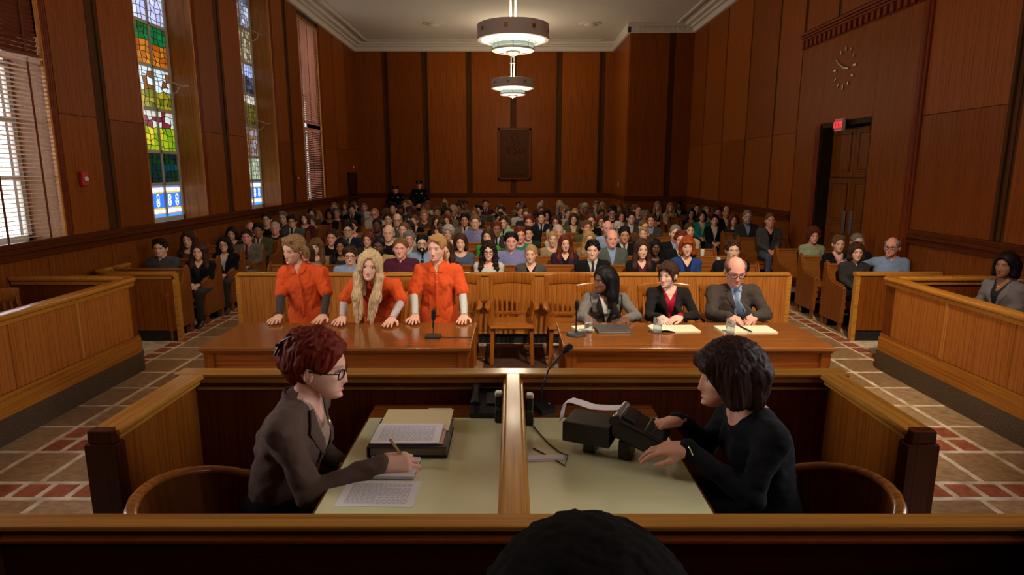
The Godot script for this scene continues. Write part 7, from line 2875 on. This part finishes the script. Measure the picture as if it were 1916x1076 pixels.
func build_props() -> void:
	var typed := paper_mat("typed_page", sheet_tex("typed", 34, c8(120, 112, 116), c8(216, 206, 200)))
	var ruled := paper_mat("ruled_page", sheet_tex("ruled", 30, c8(150, 146, 160), c8(206, 198, 196), 0.06, false))
	var yellow := paper_mat("legal_page", sheet_tex("legal", 26, c8(196, 190, 160), c8(228, 220, 180), 0.06, false))
	var manila := mat("manila", c8(206, 178, 128), 0.75)
	var dark := mat("binder_black", c8(30, 27, 26), 0.45)
	var metal := mat("brushed_metal", c8(150, 146, 138), 0.35, 0.9)
	var plastic := mat("plastic_black", c8(20, 19, 20), 0.35)
	# --- writing clerk's desk
	var b := thing("binder", "black binder under the open folder on the clerk's desk", "binder", Vector3(-0.43, DESK, -2.52))
	obj("covers", MB.new().box(Vector3(0, 0.006, 0), Vector3(0.33, 0.005, 0.30), 0.002).box(Vector3(0, 0.048, 0), Vector3(0.33, 0.005, 0.30), 0.002).box(Vector3(-0.163, 0.027, 0), Vector3(0.005, 0.046, 0.30), 0.002), dark, b)
	obj("page_block", MB.new().box(Vector3(0.004, 0.027, 0), Vector3(0.315, 0.036, 0.285), 0.002), mat("page_edges", c8(120, 110, 84), 0.8), b)
	var f := thing("paper_folder", "manila folder lying open on the black binder", "folder", Vector3(-0.43, DESK + 0.0512, -2.55))
	obj("back_flap", MB.new().box(Vector3(0.0, 0.002, -0.10), Vector3(0.31, 0.003, 0.24), 0.001).box(Vector3(0.09, 0.002, -0.225), Vector3(0.11, 0.003, 0.02), 0.001), manila, f)
	obj("front_flap", MB.new().box(Vector3(-0.005, 0.002, 0.085), Vector3(0.30, 0.003, 0.15), 0.001), mat("folder_rose", c8(186, 140, 118), 0.75), f)
	f = thing("typed_sheet", "typed white page on top of the open folder", "paper", Vector3(-0.445, DESK + 0.0555, -2.49))
	sheet(f, "page", 0.285, 0.20, 0.004, typed)
	f = thing("notepad", "white notepad under the writing clerk's pen", "notepad", Vector3(-0.475, DESK, -2.275), -0.03)
	sheet(f, "page_block", 0.20, 0.165, 0.012, ruled, Vector3(0, 0.003, 0))
	obj("backing", MB.new().box(Vector3(0, 0.0015, 0), Vector3(0.204, 0.003, 0.168), 0.001), mat("pad_backing", c8(110, 98, 104), 0.8), f)
	f = thing("ruled_sheet", "printed sheet lying on the desk nearest the bench", "paper", Vector3(-0.485, DESK, -2.09), -0.02)
	sheet(f, "page", 0.28, 0.185, 0.001, typed)
	# telephone in the far corner
	var p := thing("telephone", "black desk telephone in the corner by the divider", "telephone", Vector3(-0.125, DESK - 0.004, -2.89))
	obj("base", MB.new().prism(PackedVector2Array([Vector2(-0.10, 0), Vector2(0.10, 0), Vector2(0.10, 0.03), Vector2(-0.10, 0.085)]), -0.075, 0.075, Transform3D(Basis(Vector3(0, 0, 1), Vector3.UP, Vector3(-1, 0, 0)), Vector3.ZERO)), plastic, p)
	obj("handset", MB.new().tube([Vector3(-0.05, 0.075, 0.09), Vector3(-0.05, 0.105, 0.05), Vector3(-0.05, 0.112, -0.03), Vector3(-0.05, 0.095, -0.09)], [Vector2(0.026, 0.018), Vector2(0.016, 0.014), Vector2(0.016, 0.014), Vector2(0.026, 0.018)], 10), plastic, p)
	obj("keypad", MB.new().box(Vector3(0.03, 0.066, -0.005), Vector3(0.06, 0.006, 0.09), 0.002, Basis(Vector3.RIGHT, 0.27)), mat("key_grey", c8(70, 68, 68), 0.5), p)
	# self-inking stamps
	for q in [[-0.062, -2.76, "black hand stamp with pale cap left of the divider"], [0.082, -2.73, "black hand stamp with pale cap right of the divider"]]:
		var s := thing("hand_stamp", q[2], "stamp", Vector3(q[0], DESK, q[1]), 0.0, "hand stamps")
		obj("base", MB.new().box(Vector3(0, 0.028, 0), Vector3(0.038, 0.056, 0.055), 0.006), plastic, s)
		obj("band", MB.new().box(Vector3(0, 0.065, 0), Vector3(0.030, 0.018, 0.04), 0.003), mat("stamp_green", c8(70, 100, 70), 0.4), s)
		obj("grip", MB.new().box(Vector3(0, 0.100, 0), Vector3(0.036, 0.055, 0.044), 0.008), plastic, s)
		obj("cap", MB.new().box(Vector3(0, 0.137, 0), Vector3(0.036, 0.022, 0.044), 0.007), mat("stamp_cap", c8(170, 168, 150), 0.4), s)
	# --- gooseneck microphone at the stenotype desk
	var mc := thing("gooseneck_microphone", "black gooseneck microphone rising over the clerks' front rail", "microphone", Vector3(0.155, DESK - 0.004, -2.90), 0.5)
	obj("base", MB.new().prism(PackedVector2Array([Vector2(-0.055, 0), Vector2(0.055, 0), Vector2(0.05, 0.022), Vector2(-0.05, 0.04)]), -0.04, 0.04, Transform3D(Basis(Vector3(0, 0, 1), Vector3.UP, Vector3(-1, 0, 0)), Vector3.ZERO)), plastic, mc)
	obj("stem", MB.new().tube([Vector3(0, 0.03, -0.03), Vector3(0.01, 0.09, -0.04), Vector3(0.06, 0.19, -0.05), Vector3(0.13, 0.28, -0.02)], [0.005], 8, Vector3.BACK), plastic, mc)
	obj("capsule", MB.new().tube([Vector3(0.125, 0.272, -0.022), Vector3(0.137, 0.288, -0.017), Vector3(0.158, 0.302, -0.01), Vector3(0.17, 0.306, -0.006)], [0.009, 0.017, 0.018, 0.010], 12, Vector3.BACK), mat("foam_black", c8(16, 15, 16), 0.95), mc)
	obj("lamp_dot", MB.new().sphere(Vector3(0.02, 0.04, 0.02), Vector3(0.004, 0.004, 0.004), 6, 4), mat("strobe_white", c8(220, 216, 208), 0.3), mc)
	# --- stenotype: tilted keyboard on the right, paper tray on the left, tape looping over
	var sn := thing("stenotype", "black stenotype machine with a paper tape looped over its tray", "typing machine", Vector3(0.43, DESK, -2.42), -0.42)
	var bs := Basis(Vector3.BACK, -0.34)
	var bt := Basis(Vector3.BACK, 0.0)
	obj("machine_body", MB.new().box(Vector3(0.105, 0.115, 0.0), Vector3(0.21, 0.085, 0.17), 0.016, bs), plastic, sn)
	obj("keyboard", MB.new().box(Vector3(0.165, 0.135, 0.0), Vector3(0.075, 0.02, 0.15), 0.006, bs), mat("keybed", c8(34, 31, 31), 0.4), sn)
	for r in 2:
		for k in 9:
			obj("key", MB.new().box(Vector3(0.150 + r * 0.028, 0.150 - r * 0.010, -0.06 + k * 0.015), Vector3(0.024, 0.008, 0.012), 0.002, bs), plastic, sn)
	obj("roller", MB.new().tube([Vector3(0.02, 0.185, -0.085), Vector3(0.02, 0.185, 0.085)], [0.017], 12), metal, sn)
	obj("roller_knob", MB.new().tube([Vector3(0.02, 0.185, 0.088), Vector3(0.02, 0.185, 0.108)], [0.022], 12), plastic, sn)
	obj("ribbon_cover", MB.new().box(Vector3(0.065, 0.178, 0.0), Vector3(0.06, 0.02, 0.12), 0.006, bs), mat("cover_gloss", c8(36, 34, 34), 0.15), sn)
	obj("paper_tray", MB.new().box(Vector3(-0.105, 0.055, 0.0), Vector3(0.20, 0.008, 0.16), 0.003).box(Vector3(-0.20, 0.095, 0.0), Vector3(0.008, 0.085, 0.16), 0.003).box(Vector3(-0.105, 0.095, 0.078), Vector3(0.20, 0.085, 0.008), 0.003).box(Vector3(-0.105, 0.095, -0.078), Vector3(0.20, 0.085, 0.008), 0.003).box(Vector3(-0.105, 0.135, 0.0), Vector3(0.19, 0.006, 0.15), 0.002), mat("tray_black", c8(28, 26, 25), 0.25), sn)
	obj("stand_foot", MB.new().bar(Vector3(0.05, 0.08, 0.0), Vector3(0.05, 0.0, 0.0), 0.05, 0.10, Vector3.BACK), plastic, sn)
	obj("stand_foot", MB.new().bar(Vector3(-0.10, 0.055, 0), Vector3(-0.10, 0.0, 0), 0.05, 0.09, Vector3.BACK), plastic, sn)
	var tp := []
	for q in [[0.015, 0.205], [-0.04, 0.195], [-0.10, 0.190], [-0.155, 0.200], [-0.195, 0.205], [-0.222, 0.190], [-0.232, 0.155], [-0.238, 0.11]]:
		var ring := PackedVector3Array()
		for z in [-0.03, 0.03]:
			ring.push_back(Vector3(q[0], q[1], z))
		ring.push_back(Vector3(q[0], q[1] - 0.002, 0.03))
		ring.push_back(Vector3(q[0], q[1] - 0.002, -0.03))
		tp.push_back(ring)
	obj("paper_tape", MB.new().rings(tp), mat("tape_white", c8(214, 196, 190), 0.8), sn)
	# loose tape strip and cables
	var lt := thing("paper_strip", "loose strip of white paper tape beside the divider", "paper", Vector3(0.135, DESK, -2.36), 0.08)
	obj("strip", MB.new().box(Vector3(0, 0.008, 0), Vector3(0.15, 0.016, 0.035), 0.004), mat("tape_white", c8(214, 196, 190), 0.8), lt)
	var cb := thing("cable", "thin black cable looping across the stenotype desk", "cable", Vector3(0.07, DESK, -2.72))
	obj("wire", MB.new().tube([Vector3(0.02, 0.004, 0), Vector3(0.05, 0.004, 0.10), Vector3(0.09, 0.004, 0.22), Vector3(0.13, 0.004, 0.30), Vector3(0.16, 0.01, 0.34), Vector3(0.14, 0.004, 0.42), Vector3(0.10, 0.004, 0.36), Vector3(0.02, 0.004, 0.26)], [0.0028], 6), plastic, cb)
	# --- left counsel table: microphone on a square base
	mc = thing("table_microphone", "microphone on a square base before the orange group", "microphone", Vector3(-0.70, 0.75, -5.32))
	obj("base", MB.new().box(Vector3(0, 0.012, 0), Vector3(0.135, 0.024, 0.11), 0.005), mat("mic_base", c8(46, 46, 42), 0.45), mc)
	obj("stem", MB.new().tube([Vector3(0, 0.02, -0.02), Vector3(0, 0.10, -0.02), Vector3(0.005, 0.16, -0.015)], [0.008], 8), plastic, mc)
	obj("capsule", MB.new().tube([Vector3(0.004, 0.155, -0.015), Vector3(0.006, 0.17, -0.014), Vector3(0.01, 0.235, 0.0), Vector3(0.011, 0.25, 0.003)], [0.012, 0.019, 0.021, 0.012], 12), mat("foam_black", c8(16, 15, 16), 0.95), mc)
	obj("cord", MB.new().tube([Vector3(0.06, 0.006, 0.0), Vector3(0.16, 0.005, 0.02), Vector3(0.27, 0.005, 0.01), Vector3(0.34, 0.005, 0.03)], [0.004], 6), plastic, mc)
	# --- right counsel table
	mc = thing("table_microphone", "microphone on a round base at the lawyers' table", "microphone", Vector3(0.575, 0.75, -5.40))
	obj("base", MB.new().lathe(Vector3.ZERO, [Vector2(0.0, 0.0), Vector2(0.092, 0.0), Vector2(0.092, 0.010), Vector2(0.075, 0.022), Vector2(0.02, 0.028), Vector2(0.0, 0.028)], 28), mat("mic_base", c8(46, 46, 42), 0.45), mc)
	obj("stem", MB.new().tube([Vector3(0, 0.02, 0), Vector3(0, 0.20, 0), Vector3(0.0, 0.24, 0.01)], [0.008], 8), plastic, mc)
	obj("capsule", MB.new().tube([Vector3(0, 0.235, 0.01), Vector3(0, 0.25, 0.015), Vector3(0.0, 0.31, 0.04), Vector3(0.0, 0.325, 0.045)], [0.012, 0.02, 0.022, 0.012], 12), mat("foam_black", c8(16, 15, 16), 0.95), mc)
	var glass := mat("tumbler_glass", Color(0.96, 0.98, 0.98, 0.06), 0.03)
	glass.refraction_enabled = true
	glass.refraction_scale = 0.05
	var water := mat("tumbler_water", Color(0.97, 0.99, 1.0, 0.03), 0.02)
	water.refraction_enabled = true
	water.refraction_scale = 0.033
	for q in [[0.70, 5.50, "cut glass tumbler beside the round microphone"], [1.325, 5.47, "cut glass tumbler before the person in the red blouse"], [1.975, 5.44, "cut glass tumbler before the bald lawyer"]]:
		var g := thing("water_glass", q[2], "glass", Vector3(q[0], 0.75, -q[1]), 0.0, "water glasses")
		obj("tumbler", MB.new().lathe(Vector3.ZERO, [Vector2(0.0, 0.0), Vector2(0.036, 0.0), Vector2(0.038, 0.004), Vector2(0.044, 0.135), Vector2(0.0425, 0.137), Vector2(0.041, 0.135), Vector2(0.0355, 0.014), Vector2(0.0, 0.012)], 12), glass, g)
		obj("water", MB.new().lathe(Vector3.ZERO, [Vector2(0.0, 0.0125), Vector2(0.0352, 0.0145), Vector2(0.0388, 0.085), Vector2(0.0, 0.085)], 12), water, g)
	var pf := thing("portfolio", "closed grey portfolio on the table before the grey jacket", "portfolio", Vector3(0.93, 0.75, -5.56), 0.04)
	obj("cover", MB.new().box(Vector3(0, 0.027, 0), Vector3(0.31, 0.008, 0.24), 0.004).box(Vector3(0, 0.004, 0), Vector3(0.31, 0.006, 0.24), 0.003), mat("leather_grey", c8(74, 68, 64), 0.45), pf)
	obj("page_block", MB.new().box(Vector3(0, 0.015, 0), Vector3(0.29, 0.016, 0.225), 0.002), mat("page_cream", c8(206, 190, 160), 0.8), pf)
	obj("clasp", MB.new().box(Vector3(0.15, 0.016, 0.06), Vector3(0.02, 0.02, 0.03), 0.005), dark, pf)
	var n := thing("legal_pad", "folded-back pale pad half under the round microphone", "notepad", Vector3(0.66, 0.75, -5.62), 0.3, "legal pads")
	sheet(n, "page_block", 0.15, 0.20, 0.010, yellow)
	n = thing("legal_pad", "open yellow legal pad of the person in the red blouse", "notepad", Vector3(1.51, 0.75, -5.60), 0.06, "legal pads")
	sheet(n, "page_block", 0.24, 0.24, 0.012, yellow, Vector3(0.09, 0, 0.0))
	var fl := MB.new()
	var curl := []
	for k in 7:
		var t := k / 6.0
		var y := 0.012 + sin(t * PI) * 0.018
		curl.push_back(PackedVector3Array([Vector3(-0.03 - t * 0.19, y, -0.115), Vector3(-0.03 - t * 0.19, y, 0.115), Vector3(-0.03 - t * 0.19, y - 0.008, 0.115), Vector3(-0.03 - t * 0.19, y - 0.008, -0.115)]))
	obj("turned_pages", fl.rings(curl, true, true, true, true), mat("page_pale", c8(226, 220, 194), 0.8), n)
	n = thing("legal_pad", "open yellow legal pad of the bald lawyer", "notepad", Vector3(2.12, 0.75, -5.58), 0.02, "legal pads")
	sheet(n, "page_block", 0.27, 0.25, 0.012, yellow, Vector3(0.16, 0, 0))
	sheet(n, "left_pages", 0.22, 0.25, 0.016, yellow, Vector3(-0.10, 0, 0.01), 0.03)
	obj("binding", MB.new().bar(Vector3(0.02, 0.018, -0.12), Vector3(0.05, 0.018, 0.13), 0.02, 0.006, Vector3.UP), dark, n)
	var pn := thing("pen", "dark pen in the hands of the bald lawyer", "pen", Vector3(2.235, 0.84, -5.80))
	obj("barrel", MB.new().tube([Vector3(0.012, -0.045, 0.02), Vector3(-0.012, 0.055, -0.02)], [0.006], 8), plastic, pn)
	obj("clip", MB.new().box(Vector3(-0.006, 0.04, -0.008), Vector3(0.004, 0.035, 0.003), 0.001), metal, pn)

# ------------------------------------------------------------------ ceiling spotlights above the bench, out of the frame, aimed at the well and the gallery
func build_spots() -> void:
	for q in [[2.6, 3.1, Vector3(1.9, 0.8, -7.4), SPOT_R, "ceiling spotlight on the side of the double door, aimed at the gallery"], [-1.6, 3.1, Vector3(-1.2, 0.9, -8.6), SPOT_L, "ceiling spotlight on the window side, aimed at the gallery"]]:
		var at := Vector3(q[0], 6.30, -q[1])
		var o := thing("ceiling_spotlight", q[4], "spotlight", at, 0.0, "ceiling spotlights")
		var dir: Vector3 = (q[2] - at).normalized()
		var can := mat("spot_can", c8(40, 38, 38), 0.5)
		var b := Basis.looking_at(dir, Vector3.UP)
		obj("housing", MB.new().lathe(Vector3.ZERO, [Vector2(0.0, -0.16), Vector2(0.13, -0.14), Vector2(0.17, 0.10), Vector2(0.155, 0.10), Vector2(0.12, -0.10)], 24), can, o).basis = b * Basis(Vector3.RIGHT, -PI / 2)
		var lens := mat("spot_lens", c8(250, 240, 220), 0.3)
		lens.emission_enabled = true
		lens.emission = LAMPC
		lens.emission_energy_multiplier = 4.0
		obj("lamp_lens", MB.new().lathe(Vector3.ZERO, [Vector2(0.0, 0.07), Vector2(0.15, 0.07)], 24), lens, o).basis = b * Basis(Vector3.RIGHT, -PI / 2)
		obj("yoke", MB.new().bar(Vector3(0, 0.0, 0), Vector3(0, 0.32, 0), 0.03, 0.03, Vector3.BACK), can, o)
		var l := SpotLight3D.new()
		l.name = "spot_light"
		l.light_color = LAMPC
		l.light_energy = q[3]
		l.spot_angle = 34.0
		l.spot_angle_attenuation = 0.7
		l.spot_range = 40.0
		l.spot_attenuation = 2.0
		l.light_size = 0.16
		l.shadow_enabled = true
		o.add_child(l)
		l.position = dir * 0.14
		l.basis = b
